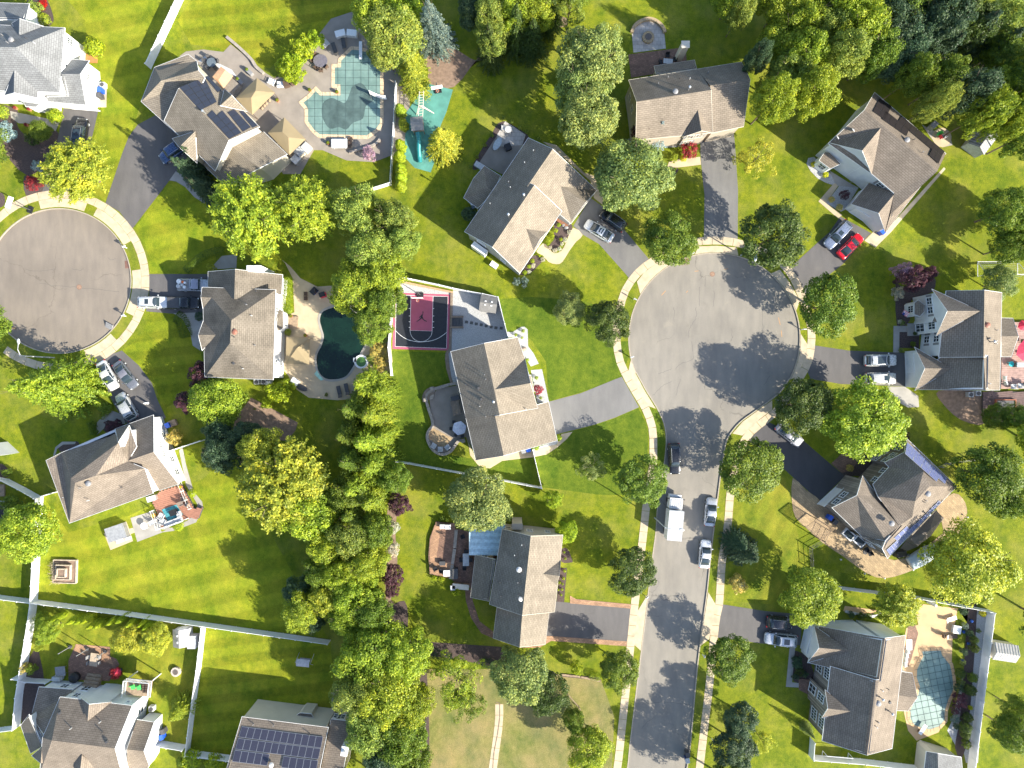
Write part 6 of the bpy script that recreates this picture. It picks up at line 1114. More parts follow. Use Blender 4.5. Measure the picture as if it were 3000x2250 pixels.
# ================================================================ garden things
def obj_at(nm, f, s, label, cat, rz=0, z=0.02, group=None, hz=None):
    x, y = pp(f, s)[0][:2]; g = G(x, y, z if hz is None else hz); return empty(nm, (g.x, g.y, z), rz, label, cat, group)
def firepit(f, s, R, label, z=.02, mat=None):
    r = obj_at('fire_pit', f, s, label, 'fire pit', 0, z, hz=.3); n = 12; mt = mat or MATS['tan_block']
    m0 = None
    for i in range(n):
        a = 2*math.pi*i/n
        if m0 is None: m0 = MB().prism([(R*math.cos(t), R*math.sin(t)) for t in (-.24, -.08, .08, .24)]+[(R*.55*math.cos(t), R*.55*math.sin(t)) for t in (.24, -.24)], 0, .45).mesh('block', mt)
        link('block', m0, r, (0, 0, 0), (0, 0, a))
    MB().lathe([(R*.56, .05), (R*.56, .12), (0, .15)], n=14).build('ash', DGREY, r); MB().lathe([(R*.5, .44), (R*.58, .5), (R*.5, .47)], n=18).build('rim', plain('iron', (.12, .1, .09), .6), r)
firepit('30', '365,402', .95, 'large round fire pit on the pale paved patio'); firepit('04', '1900,620', .75, 'round stone fire pit on the grass beside the inner white fence', mat=plain('pale_block', (.55, .47, .42), .85))
def chair(f, s, mat, label, group, rz=0, z=.02, w_=.6):
    r = obj_at('patio_chair', f, s, label, 'chair', rz, z, group, .5)
    MB().box((0, 0, .42), (w_, w_, .1)).build('seat', mat, r); MB().box((-w_*.45, 0, .72), (.08, w_, .6)).build('backrest', mat, r)
    for y in (-1, 1): MB().box((0, y*w_*.5, .58), (w_, .06, .06)).build('armrest', mat, r)
    for x in (-.4, .4):
        for y in (-.4, .4): MB().bar((x*w_, y*w_, 0), (x*w_, y*w_, .4), .02, 5).build('leg', mat, r)
    return r
def chairs(f, s, mat, label, group, z=.02, w_=.6):
    for i, tk in enumerate(s.split()):
        q = tk.split(','); chair(f, q[0]+','+q[1], mat, label, group, math.radians(float(q[2])) if len(q) > 2 else i*1.3, z, w_)
def table(f, s, d, mat, label, rz=0, z=.02, rnd=False, h_=.74):
    r = obj_at('patio_table', f, s, label, 'table', rz, z, None, h_)
    (MB().lathe([(d[0]/2, h_-.05), (d[0]/2, h_), (0, h_)], n=24, sy=d[1]/d[0]) if rnd else MB().box((0, 0, h_-.03), (d[0], d[1], .06))).build('tabletop', mat, r)
    for x in (-.36, .36):
        for y in (-.36, .36): MB().bar((x*d[0], y*d[1], 0), (x*d[0], y*d[1], h_-.05), .03, 5).build('leg', mat, r)
    return r
def lounger(f, s, mat, label, group=None, rz=0, z=.02, cush=None):
    r = obj_at('sun_lounger', f, s, label, 'sun lounger', rz, z, group, .35); MB().box((.25, 0, .32), (1.4, .65, .08)).build('seat', mat, r); m = MB(); m.quad((-.45, -.32, .34), (-.45, .32, .34), (-.95, .32, .75), (-.95, -.32, .75)).quad((-.45, .32, .3), (-.45, -.32, .3), (-.98, -.32, .7), (-.98, .32, .7)); m.build('backrest', cush or mat, r)
    for x in (-.4, .85):
        for y in (-.27, .27): MB().bar((x, y, 0), (x, y, .3), .025, 5).build('leg', mat, r)
    return r
def umbrella(f, s, mat, R, label, n=6, z=.02, h_=2.4):
    r = obj_at('patio_umbrella', f, s, label, 'parasol', .3, z, None, h_); MB().bar((0, 0, 0), (0, 0, h_+.1), .03, 6).build('pole', STEEL, r); MB().lathe([(.25, 0), (.25, .08), (0, .1)], n=12).build('base', DGREY, r)
    for i in range(n):
        a, b = 2*math.pi*i/n, 2*math.pi*(i+1)/n; m = MB(); m.quad((0, 0, h_), (R*math.cos(a), R*math.sin(a), h_-.5), (R*math.cos((a+b)/2)*.9, R*math.sin((a+b)/2)*.9, h_-.47), (R*math.cos(b), R*math.sin(b), h_-.5)); m.build('canopy_panel', mat, r)
        MB().bar((0, 0, h_-.06), (R*math.cos(a), R*math.sin(a), h_-.53), .012, 4).build('rib', STEEL, r)
    return r
umbrella('22', '535,1308', plain('lilac_white_cloth', (.62, .63, .74), .7), 1.15, 'white six sided parasol on the centre patio', 6, .05)
table('22', '535,1308', (1.2, 1.2), DGREY, 'round table under the white parasol', z=.05, rnd=True); chairs('22', '262,1495,60 333,1532,90 410,1512,130', LGREY, 'pale cushioned chair in the curve of the centre patio wall', 'chairs in the patio curve', .05, .75)
chairs('22', '480,1240,0 450,1310,0 500,1380,60 570,1390,100', DGREY, 'dark chair around the parasol table', 'chairs at the parasol table', .05, .5); box('bar_counter', '22', '500,1085', (1.2, 2.3, 1.0), MGREY, 'grey outdoor counter at the rear wall of the centre house', 'counter', .22, .05, None, lid(GB)); box('grill', '22', '495,980', (1.3, .7, 1.1), BLACK, 'black grill beside the outdoor counter', 'grill', .22, .05, None, lid(DGREY, .12))
umbrella('E', '1288,498', plain('pink_cloth', (.62, .05, .11), .7), 1.9, 'large pink red parasol on the rear deck at the right edge', 4, .6, 2.5); umbrella('E', '1262,348', RED, .9, 'folded out red parasol above the larger pink one', 4, .6, 2.2)
# deck of the white house: boards
def boards(f, s, mat, label, ang, w_=.3, z=.55, nm='deck', cat='deck'):
    P = [G(*q[:2], z).xy for q in pp(f, s)]; c = sum(P, Vector((0, 0)))/len(P); r = empty(nm, (c.x, c.y, 0), 0, label, cat); d = Vector((math.cos(ang), math.sin(ang))); nn = Vector((-d.y, d.x)); o = min(q.dot(nn) for q in P)+w_/2
    while o < max(q.dot(nn) for q in P):
        for a, b in scan(P, d, o): MB().prism([a-nn*(w_/2-.015), b-nn*(w_/2-.015), b+nn*(w_/2-.015), a+nn*(w_/2-.015)], z-.06, z+random.uniform(-.004, .004)).build('plank', mat, r, world=True)
        o += w_
    MB().prism(P, 0, z-.07).build('deck_base', DGREY, r, world=True); return r
DK = plain('pink_brown_boards', (.36, .235, .205), .8, var=.25, scale=1.5); boards('E', '1140,535 1200,530 1240,412 1210,330 1400,325 1400,715 1135,718', DK, 'long boarded deck behind the white house', 0)
boards('E', '1030,735 1400,735 1400,880 1200,915 1105,910 1030,850', plain('dark_boards', (.14, .09, .085), .8, var=.3, scale=1.5), 'sunken dark wood deck with a square opening', .1, z=.35); p = G(*pp('E', '1148,828')[0][:2]); r = empty('deck_tub', (p.x, p.y, .3), 0, 'square dark covered tub in the sunken deck', 'tub'); MB().box((0, 0, .15), (2.9, 2.3, .3)).build('cover', DGREY, r)
m = MB()
for x in (-1.55, 1.55): m.box((x, 0, .2), (.15, 2.7, .42))
for y in (-1.28, 1.28): m.box((0, y, .2), (2.9, .15, .42))
m.build('frame', plain('red_wood', (.3, .1, .05), .7), r)
chairs('E', '1145,655,0 1150,683,20', LGREY, 'pale chair on the long boarded deck', 'pale chairs on the boarded deck', .55); chairs('E', '1195,705,90 1235,700,90', LGREY, 'pale lounger style seat at the deck edge', 'seats at the deck edge', .55, .8)
table('E', '1182,573', (.85, .85), plain('turquoise', (.03, .5, .55), .4), 'small round turquoise table on the boarded deck', z=.55, rnd=True, h_=.5); box('grill', 'E', '1240,578', (1.1, .7, 1.0), DGREY, 'dark grill on the boarded deck', 'grill', 0, .55, None, lid(STEEL, .1)); chairs('E', '1250,440,0 1262,690,10', BROWN, 'brown chair at the right edge of the boarded deck', 'brown chairs of the boarded deck', .55)
def ac(f, s, label, group=None, rz=0):
    r = obj_at('air_conditioner', f, s, label, 'air conditioner', rz, .02, group, .7); MB().box((0, 0, .4), (.8, .8, .8)).build('cabinet', LGREY, r); MB().lathe([(.33, .8), (.33, .83), (.28, .82), (0, .82)], n=18).build('fan_grille', DGREY, r)
ac('E', '1002,745', 'air conditioner under the lower wall of the white house'); ac('E', '958,752', 'smaller pale unit left of the air conditioner of the white house')
for s_ in ('703,758', '745,757'): ac('L', s_, 'air conditioner under the eaves of the kidney pool house', 'air conditioners of the kidney pool house')
box('utility_box', 'L', '775,765', (.9, .7, .8), LGREY, 'pale utility box beside the two air conditioners', 'utility box'); ac('00', '1105,915', 'air conditioner on the pad beside the white house wall'); ac('04', '1635,1020', 'air conditioner beside the balcony house')
box('fireplace', '33', '1372,1335', (.9, .7, 1.1), MGREY, 'grey green utility transformer box on the lawn', 'utility box', .1, 0, None, lid(LGREY)).name = 'utility_box'
def bin_(f, s, mat, label, rz=0, group=None, lm=None): return box('trash_bin', f, s, (.62, .72, 1.05), mat, label, 'trash bin', rz, .02, group, lid(lm or mat, .08, .08))
bin_('00', '1085,975', BLUE, 'blue bin at the wall of the top left house'); bin_('00', '1080,1035', DGREY, 'dark grey bin next to the blue bin of the top left house', .2); bin_('F', '785,172', BLUE, 'blue bin at the corner of the white gable wall', .4); box('wooden_box', 'F', '812,160', (1.2, 1.0, .6), WOOD, 'wooden crate behind the blue bin', 'crate', .4)
bin_('J', '262,532', BLUE, 'blue bin beside the stone fronted house', -.6); bin_('J', '290,558', DGREY, 'grey bin beside the blue bin of the stone fronted house', -.6); bin_('D', '508,860', BLUE, 'blue bin beside the garage of the grey house', .7); bin_('22', '1283,1535', BLUE, 'blue bin below the centre house', .2); bin_('22', '1230,1550', MGREY, 'grey bin below the centre house', .2)
bin_('04', '1750,1320', BLUE, 'blue bin at the white fence of the balcony house', .3); bin_('04', '1765,1260', DGREY, 'dark bin above the blue one at the balcony house', .3); bin_('34', '452,865', DGREY, 'black bin at the street kerb near the bottom edge', .2); bin_('34', '450,900', plain('navy', (.03, .06, .2), .5), 'navy bin at the street kerb at the bottom edge', .2, None, LGREY)
# canopies, gazebos
def gazebo(f, s, ridge, label, mat=TAN, eave=2.3, top=3.2, cat='canopy'):
    P = [G(*q[:2], eave) for q in pp(f, s)]; Rg = [G(*q[:2], top) for q in pp(f, ridge)]; c = sum(P, Vector())/4; r = empty('canopy', (c.x, c.y, 0), 0, label, cat)
    a, b = Rg[0], Rg[-1]
    for F in ([P[0], P[1], b, a], [P[1], P[2], b], [P[2], P[3], a, b], [P[3], P[0], a]):
        F = [q for i, q in enumerate(F) if i == 0 or (q-F[i-1]).length > .01]; m = MB(); m.quad(*[tuple(q) for q in F]); m.build('canopy_panel', mat, r, world=True)
    for i in range(4): m = MB(); q = P[i]+(c-P[i])*.06; m.bar((q.x, q.y, 0), (q.x, q.y, eave), .05, 6); m.build('post', BROWN, r, world=True); e = MB(); A_, B_2 = P[i], P[(i+1) % 4]; e.bar(A_-Vector((0, 0, .03)), B_2-Vector((0, 0, .03)), .03, 4); e.build('valance', mat, r, world=True)
    return r
gazebo('B', '745,197 850,282 718,412 622,315', '738,272 712,312', 'tan canopy beside the row of bar stools'); gazebo('B', '905,428 1030,555 935,648 810,518', '895,513 930,545', 'tan canopy nearer the small lawn, over blue seating'); gazebo('L', '878,493 1015,497 1010,655 875,650', '1010,500 938,562', 'tan canopy beside the kidney pool', top=2.9)
gazebo('B', '535,130 605,185 550,255 485,190', '560,150 520,210', 'peach coloured soft roof over the hot tub', PEACH, 2.0, 2.3); r = box('hot_tub', 'B', '600,250', (2.1, 2.1, .9), MGREY, 'hot tub with a brown grey cover next to the peach roof', 'hot tub', -.7, .02, None, lid(plain('taupe_cover', (.24, .21, .18), .7), .12))
table('B', '1117,95', (2.3, 2.1), plain('purple_grey_top', (.15, .14, .17), .5), 'large round dark table on the pool patio', rnd=True); chairs('B', '1088,65,-60 1072,92,0 1090,135,60 1120,150,90 1150,130,140', BROWN, 'woven chair around the large round table', 'chairs at the large round table')
chairs('B', '775,375,150 788,360,150 800,348,150 818,330,150', WOOD, 'bar stool under the edge of the tan canopy', 'bar stools by the tan canopy', .02, .4); table('B', '478,105', (1.5, 1.5), plain('glass_top', (.12, .15, .18), .15), 'round glass table on the pale corner patio', rnd=True); chairs('B', '440,95,0 465,78,-50 510,98,180 500,135,130 455,135,60', DGREY, 'dark chair around the glass table', 'dark chairs at the glass table')
table('B', '1228,580', (2.6, 1.4), LGREY, 'grey picnic table below the teal pool'); 
for s_, y_ in (('1228,556', 0), ('1228,603', 0)): r = obj_at('bench', 'B', s_, 'grey bench beside the picnic table', 'bench', 0, .02, 'benches of the picnic table', .45); MB().box((0, 0, .44), (2.4, .35, .07)).build('seat', LGREY, r); MB().box((-.9, 0, .2), (.08, .3, .42)).build('leg', LGREY, r); MB().box((.9, 0, .2), (.08, .3, .42)).build('leg', LGREY, r)
lounger('B', '1290,575', BROWN, 'brown lounger right of the picnic table', rz=1.55); 
for s_, a_ in (('985,85', 0), ('1055,82', 0)): pass
box('sofa', '10', '1465,365', (1.7, 1.1, .6), LGREY, 'white cushioned daybed under the trees, left one', 'daybed', .25, .02, None, lid(WHITE, .12, -.1)); box('sofa', '10', '1590,360', (1.7, 1.1, .6), LGREY, 'white cushioned daybed under the trees, nearer the diving board', 'daybed', -.1, .02, None, lid(WHITE, .12, -.1)); chair('10', '1300,465', LGREY, 'pale square armchair in the shade of the pool patio', None, .7, .02, 1.1)
lounger('10', '1400,520', DGREY, 'dark lounger in the shade, left of the pair', rz=1.9); lounger('10', '1500,470', DGREY, 'dark lounger in the shade, right of the pair', rz=1.75); r = chair('B', '832,220', WHITE, 'white egg shaped lounge seat by the bright bushes', None, 1.2, .02, 1.0); r = chair('B', '884,235', WHITE, 'white lounge seat beside the brown cubes', None, 1.6, .02, 1.0)
box('storage_cube', 'B', '918,232', (.9, .9, .7), BROWN, 'smaller brown wicker cube on the patio', 'storage cube', .3, .02, None, lid(BROWN)); box('storage_cube', 'B', '958,212', (1.2, 1.0, .8), BROWN, 'larger brown wicker cube on the patio', 'storage cube', .5, .02, None, lid(BROWN))
def planter(f, s, label, group=None, R=.28, c='m', z=.02): r = obj_at('planter', f, s, label, 'planter', 0, z, group, .4); MB().lathe([(R*.7, 0), (R, .45), (R*.85, .45), (R*.8, .38), (0, .38)], n=14).build('pot', TERRA, r); o = link('plant', CR['b'][1], r, (0, 0, .6), (0, 0, 1), (R*1.1, R*1.1, .3)); o.color = COLS[c]+(1,)
for f_, s_, lb in (('B', '1055,268', 'potted plant at the pool edge, left of two'), ('B', '1215,280', 'potted plant at the pool corner step'), ('B', '865,328', 'potted plant at the end of the bar stools'), ('B', '1162,578', 'potted red flower beside the picnic table'), ('L', '990,485', 'pot by the tan canopy of the kidney pool'), ('L', '905,372', 'pot by the step landing')): planter(f_, s_, lb)
for s_ in ('700,160', '645,215'): r = box('raised_planter', 'B', s_, (.6, 1.3, .6), MGREY, 'long grey planter box on the pool patio', 'planter', .8, .02, 'long planter boxes'); o = link('plant', CR['b'][0], r, (0, .4, .7), (0, 0, 0), (.3, .3, .3)); o.color = COLS['L']+(1,)
for s_ in ('1300,500 1310,495', '1065,740 1068,735', '1120,760 1100,770'): pass
for f_, s_, lb, rz in (('B', '995,633', 'white cabinet beside the right tan canopy', .7), ('B', '975,675', 'grey cabinet below the white cabinet', .8), ('B', '1035,605', 'pale counter at the end of the tan canopy', .8)): box('cabinet', f_, s_, (1.3, 1.2, .9), CREAM if 'grey' not in lb else MGREY, lb, 'cabinet', rz, .02, None, lid(LGREY))
tag(MB().quad((-2.3, -.6, 2.5), (2.3, -.6, 2.5), (2.3, .6, 2.2), (-2.3, .6, 2.2)).build('awning_edge', BLUE, None, loc=(0, 0, 0)), 'x', 'y'); bpy.data.objects.remove(bpy.data.objects['awning_edge'])
# loungers and seats by the kidney pool
chairs('L', '990,242,180 990,268,180 1040,228,200', BROWN, 'brown chair on the deck above the kidney pool', 'brown chairs above the kidney pool'); box('grill', 'L', '1090,247', (.9, .7, 1.0), RED, 'red and black grill above the kidney pool', 'grill', .3, .02, None, lid(BLACK, .12)); box('storage_box', 'L', '1040,225', (1.1, .8, .7), plain('navy_box', (.02, .05, .15), .5), 'navy storage box above the kidney pool', 'box', .8, .02, None, lid(BLACK))
for s_ in ('1188,815,1.3', '1232,800,1.3'): a_ = s_.rsplit(',', 1); lounger('L', a_[0], DGREY, 'dark lounger at the foot of the kidney pool', 'dark loungers at the kidney pool', float(a_[1])+.5)
box('cooler', 'L', '930,755', (1.2, .9, .7), LGREY, 'white cooler box on the curved pool deck', 'cooler', -.6, .02, None, lid(WHITE)); r = obj_at('inflatable_boat', 'L', '970,792', 'dark oval raft cover on the curved pool deck', 'raft', -.4, .02); MB().lathe([(.8, 0), (.85, .2), (.5, .35), (0, .38)], n=18, sx=1.15, sy=.55).build('cover', DGREY, r)
r = obj_at('bench', '12', '385,1295', 'wooden bench on the brown yard patch', 'bench', -.9, .01); 
for k in range(4): MB().box((0, -.27+.18*k, .45), (1.5, .15, .05)).build('slat', WOOD, r)
for x in (-.6, .6): MB().box((x, 0, .2), (.08, .5, .42)).build('leg', WOOD, r)
for s_ in ('365,1310', '487,1340'): r = obj_at('picnic_umbrella', '12', s_, 'blue and white ball shaped cloth on the brown yard patch', 'parasol', 0, .02, 'blue parasols on the brown patch', 1.2); MB().lathe([(.55, .9), (.4, 1.2), (0, 1.35)], n=10).build('canopy_panel', plain('blue_cloth', (.04, .16, .5), .7, var=.6, scale=8), r); MB().bar((0, 0, 0), (0, 0, 1.3), .03).build('pole', STEEL, r)
# red deck at F: boards, white railing, furniture
boards('F', '735,560 845,525 860,520 935,660 985,655 960,720 920,715 745,770 715,670 690,620', plain('red_boards', (.33, .155, .105), .75, var=.15), 'red brown deck with white railings behind the white sided house', -.3, .32, .6)
fence('F', '862,500 930,655', 'white railing along the right side of the red deck', 1.5, 1.6, WHITE, 'railing', None, 2); fence('F', '708,668 742,775 915,712', 'white railing at the lower corner of the red deck', 1.5, 1.6, WHITE, 'railing', None, 2)
sheet('deck_rug', pp('F', '760,662 845,632 885,690 795,728'), .64, plain('teal_rug', (.06, .27, .32), .9, var=.4, scale=4), None, 'teal patterned rug on the red deck', 'rug')
r = obj_at('outdoor_sofa', 'F', '822,735', 'long pale sofa on the red deck', 'sofa', .35, .62); MB().box((0, 0, .3), (3.0, .8, .45)).build('seat', LGREY, r); MB().box((0, -.4, .6), (3.0, .2, .5)).build('backrest', LGREY, r)
chairs('F', '757,700,60 765,730,60 858,688,200', LGREY, 'pale armchair by the teal rug', 'pale armchairs by the rug', .62, .85); chairs('F', '885,600,100 905,632,160 870,628,20', plain('taupe_chair', (.25, .2, .17), .6), 'taupe chair at the deck railing', 'taupe chairs at the railing', .62, .7); box('fire_table', 'F', '815,683', (1.1, .9, .55), DGREY, 'dark low table on the teal rug', 'table', .35, .64, None, lid(BLACK, .04)); box('grill', 'F', '693,600', (1.4, .8, 1.1), STEEL, 'steel grill at the house wall by the red deck', 'grill', .3, .1, None, lid(LGREY, .1))
planter('F', '700,700', 'yellow flowers in a pot at the deck corner', c='Y', R=.4); planter('F', '868,530', 'orange flowers in a pot on the deck', c='Y', z=.62); MB  # hot tub pad
r = box('hot_tub', 'F', '485,800', (3.0, 2.3, .95), plain('tub_side', (.2, .2, .19), .7), 'covered grey hot tub on the small concrete pad', 'hot tub', .33, .02, None, lid(plain('grey_vinyl_cover', (.28, .29, .31), .6), .14)); MB().box((-.3, -1.5, .15), (1.2, .6, .3)).build('step', LGREY, r); MB().box((1.1, -1.5, .15), (1.0, .5, .3)).build('step', LGREY, r)
table('F', '643,762', (1.1, 1.1), WHITE, 'round white table on the square concrete patio', rnd=True); chair('F', '693,740', WHITE, 'white chair by the round white table', None, .5)
# raised stacked planter on lawn
r = obj_at('tiered_planter', '03', '715,1190', 'square tiered wooden planter full of dead stalks on the big lawn', 'planter', -.03, 0); 
for w_, z_ in ((3.7, 0), (2.3, .45), (1.3, .85)):
    for a in range(4): MB().box((0, w_/2, z_+.22), (w_, .14, .45)).build('timber', plain('pale_timber', (.50, .42, .32), .85, var=.25), r, rot=(0, 0, a*math.pi/2))
    MB().box((0, 0, z_+.17), (w_-.2, w_-.2, .3)).build('soil', DIRT, r)
m = MB()
for _ in range(160): a = (random.uniform(-1.9, -.3), random.uniform(-1.8, 1.4), .35); m.bar(a, (a[0]-random.uniform(.1, .9), a[1]+random.uniform(-.5, .5), .5+random.random()*.4), .015, 3)
o = m.build('dry_stalks', plain('straw', (.45, .36, .27), .9), r); o['kind'] = 'stuff'
# sheds
def shed(f, s, w_, d_, label, rz, wall, roof, h_=2.1, peak=.8, ribs=False, vents=False):
    r = obj_at('shed', f, s, label, 'shed', rz, 0, None, h_+.5); m = MB(); m.box((0, 0, h_/2), (w_, d_, h_)); m.quad((-w_/2, -d_/2, h_), (-w_/2, d_/2, h_), (-w_/2, 0, h_+peak)).quad((w_/2, d_/2, h_), (w_/2, -d_/2, h_), (w_/2, 0, h_+peak)); m.build('wall', wall, r)
    for sg in (-1, 1):
        q = MB(); y = sg*(d_/2+.15); z0 = h_-.15*peak/(d_/2); o = w_/2+.12; q.quad((-o, y, z0), (o, y, z0), (o, 0, h_+peak), (-o, 0, h_+peak)).quad((-o, y, z0-.08), (-o, 0, h_+peak-.08), (o, 0, h_+peak-.08), (o, y, z0-.08)).quad((-o, y, z0), (-o, y, z0-.08), (o, y, z0-.08), (o, y, z0)); q.build('roof', roof, r)
        if ribs:
            for k in range(9): b = MB(); x = -w_/2+w_*k/8; b.bar((x, y, z0+.02), (x, 0, h_+peak+.02), .04, 4); b.build('roof_rib', LGREY, r)
    MB().box((w_/2+.03, 0, .95), (.05, 1.3, 1.9)).build('door', WHITE if wall is not WHITE else LGREY, r); MB().box((w_/2+.07, .1, .95), (.04, .05, .2)).build('handle', DGREY, r)
    if vents:
        for k in (-.5, .5):
            for sg in (-1, 1): MB().box((k*w_*.4, sg*.3, h_+peak-.1), (.3, .16, .06)).build('vent', WHITE, r)
shed('40', '1800,1490', 3.6, 2.9, 'grey garden shed at the woodland edge', .92, LGREY, plain('grey_shed_roof', (.24, .24, .25), .7), ribs=True); shed('G', '622,218', 2.5, 2.4, 'dark roofed storage shed in the corner of the gravel yard', -.15, plain('dark_wood', (.12, .10, .09), .8), plain('slate_roof', (.19, .185, .18), .7), 1.9, .6, vents=True)
shed('04', '1935,270', 2.6, 2.3, 'larger grey resin storage shed by the inner fence corner', 1.6, LGREY, plain('resin_roof', (.45, .43, .42), .6), 1.7, .6, vents=True); box('storage_box', '04', '2085,290', (1.3, 2.0, 1.2), plain('resin_box', (.55, .5, .5), .6), 'lower pinkish storage chest beside the resin shed', 'storage box', 0, .02, None, lid(LGREY, .2))
shed('44', '1170,245', 3.6, 2.5, 'beige garden shed outside the long white fence', -.15, CREAM, plain('beige_roof', (.48, .46, .43), .7), 2.0, .6, ribs=True); shed('14', '1060,10', 4.0, 2.6, 'pale shed half hidden under the tree belt', -.1, LGREY, plain('pale_roof', (.42, .47, .55), .6))
# play set
r = obj_at('play_tower', '20', '105,1400', 'wooden play tower with a tube slide and monkey bars', 'play set', .1, 0); 
for x in (-.8, .8):
    for y in (-.8, .8): MB().bar((x, y, 0), (x, y, 2.6), .07, 6).build('post', WOOD, r)
MB().box((0, 0, 1.5), (1.8, 1.8, .1)).build('platform', WOOD, r); m = MB(); m.quad((-1.0, -1.1, 2.5), (1.0, -1.1, 2.5), (1.0, 0, 3.1), (-1.0, 0, 3.1)).quad((1.0, 1.1, 2.5), (-1.0, 1.1, 2.5), (-1.0, 0, 3.1), (1.0, 0, 3.1)); m.build('roof', plain('grey_play_roof', (.28, .27, .26), .8), r)
m = MB(); pts = [(-.1, -1, 1.7), (-.1, -2.2, 1.3), (-.3, -3.4, .9), (-.4, -4.6, .45), (-.4, -5.4, .3)]
for a, b in zip(pts, pts[1:]): m.bar(a, b, .38, 12)
m.build('tube_slide', plain('teal_slide', (.02, .22, .24), .4), r)
for x in (.25, .95): MB().bar((x, 1.0, 2.3), (x+.6, 5.2, 2.3), .05, 6).build('rail', CREAM, r)
for k in range(10): MB().bar((.28+.06*k, 1.2+.42*k, 2.3), (.98+.06*k, 1.2+.42*k, 2.3), .035, 5).build('rung', CREAM, r)
for sx in (-.6, 1.8): MB().bar((.5, 3.0, 2.2), (.5+sx*1.2, 2.4, 0), .05, 6).bar((.9, 3.0, 2.2), (.5+sx*1.2, 2.4, 0), .05, 6).build('brace', CREAM, r)
# goals
def goal(f, s, w_, d_, h_, label, rz):
    r = obj_at('soccer_goal', f, s, label, 'goal', rz, 0); m = MB(); P = {'a': (-w_/2, 0, 0), 'b': (-w_/2, 0, h_), 'c': (w_/2, 0, h_), 'd': (w_/2, 0, 0), 'e': (-w_/2, d_, 0), 'f': (w_/2, d_, 0)}
    for q in ('ab', 'bc', 'cd', 'be', 'cf', 'ae', 'df', 'ef'): m.bar(P[q[0]], P[q[1]], .05, 6)
    m.build('frame', WHITE, r); n = MB()
    for k in range(1, int(w_/.3)): x = -w_/2+k*.3; n.bar((x, 0, h_), (x, d_, 0), .008, 3)
    for k in range(1, 7): n.bar((-w_/2, d_*k/7, h_*(1-k/7)), (w_/2, d_*k/7, h_*(1-k/7)), .008, 3)
    n.build('net', LGREY, r)
goal('K', '275,885', 4.2, 1.2, 1.6, 'white soccer goal on the grass below the stepped house', 3.05); goal('E', '1115,60', 6.5, 2.4, 2.2, 'large white goal frame in the upper right yard', 1.57*0)
r = obj_at('garden_swing', '14', '1060,525', 'grey canopy garden swing on the lower striped lawn', 'garden swing', -.1, 0, None, 1.7); m = MB(); m.sm = True
for i in range(6):
    a, b = -1+i/3, -1+(i+1)/3; m.quad((-1.05, a*.6, 1.9-.2*a*a), (1.05, a*.6, 1.9-.2*a*a), (1.05, b*.6, 1.9-.2*b*b), (-1.05, b*.6, 1.9-.2*b*b))
m.build('canopy', plain('grey_cloth', (.48, .46, .46), .8), r); MB().box((0, 0, .5), (1.7, .55, .12)).build('seat', MGREY, r)
for x in (-1.2, 1.2): MB().bar((x, -.9, 0), (x, 0, 1.85), .03).bar((x, .9, 0), (x, 0, 1.85), .03).build('frame', LGREY, r)
# awning house patio
r = obj_at('retractable_awning', 'I', '400,190', 'pale blue striped awning over the brick patio', 'awning', 0, 0, None, 2.7); 
for k in range(10): m = MB(); x0, x1 = -3.2+0*k, 3.2; y0 = 2.3-.5*k; m.quad((-3.0, y0, 3.0-.0), (-3.0, y0-.5, 3.0), (2.7, y0-.5, 3.3), (2.7, y0, 3.3)); m.build('stripe', plain('pale_blue', (.48, .64, .72), .7) if k % 2 else plain('grey_blue', (.38, .53, .61), .7), r)
for y in (2.2, -2.6): MB().bar((-2.9, y, 0), (-2.9, y, 3.0), .04).build('post', WHITE, r)
table('I', '270,320', (1.0, 2.0), LGREY, 'grey dining table on the brick patio'); chairs('I', '243,320,0 298,320,180 272,272,-90 262,366,90', BLACK, 'black chair around the grey dining table', 'chairs at the grey dining table')
chairs('I', '135,122,-90 167,124,-90', WHITE, 'white lounge chair at the top of the raised brick patio', 'white lounge chairs on raised patio', .4, .8); chairs('I', '92,368,30 127,380,100', BLACK, 'black rocking chair on the raised brick patio', 'black rocking chairs', .4); chair('I', '252,184', BLACK, 'black chair under the pale tree', None, .4)
box('side_table', 'I', '132,340', (.9, .6, .5), DGREY, 'small dark table on the raised brick patio', 'table', 0, .4, None, lid(DGREY, .04)); box('cooler', 'I', '158,398', (1.0, .9, .5), LGREY, 'pale chest at the corner of the raised patio', 'chest', 0, .4, None, lid(WHITE)); box('grill_cover', 'I', '208,400', (.8, 1.6, 1.0), DGREY, 'covered dark grill beside the stone step wall', 'grill', 0, .02, None, lid(DGREY)); box('kitchen_counter', 'I', '240,475', (2.6, .8, .9), BRICKP, 'brick outdoor kitchen with a steel grill', 'outdoor kitchen', -.1, .02, None, lid(CREAM, .06)); box('stone_cube', 'I', '194,482', (.7, .7, .9), BRICKP, 'square brick pillar at the end of the outdoor kitchen', 'pillar', 0, .02, None, lid(LGREY))
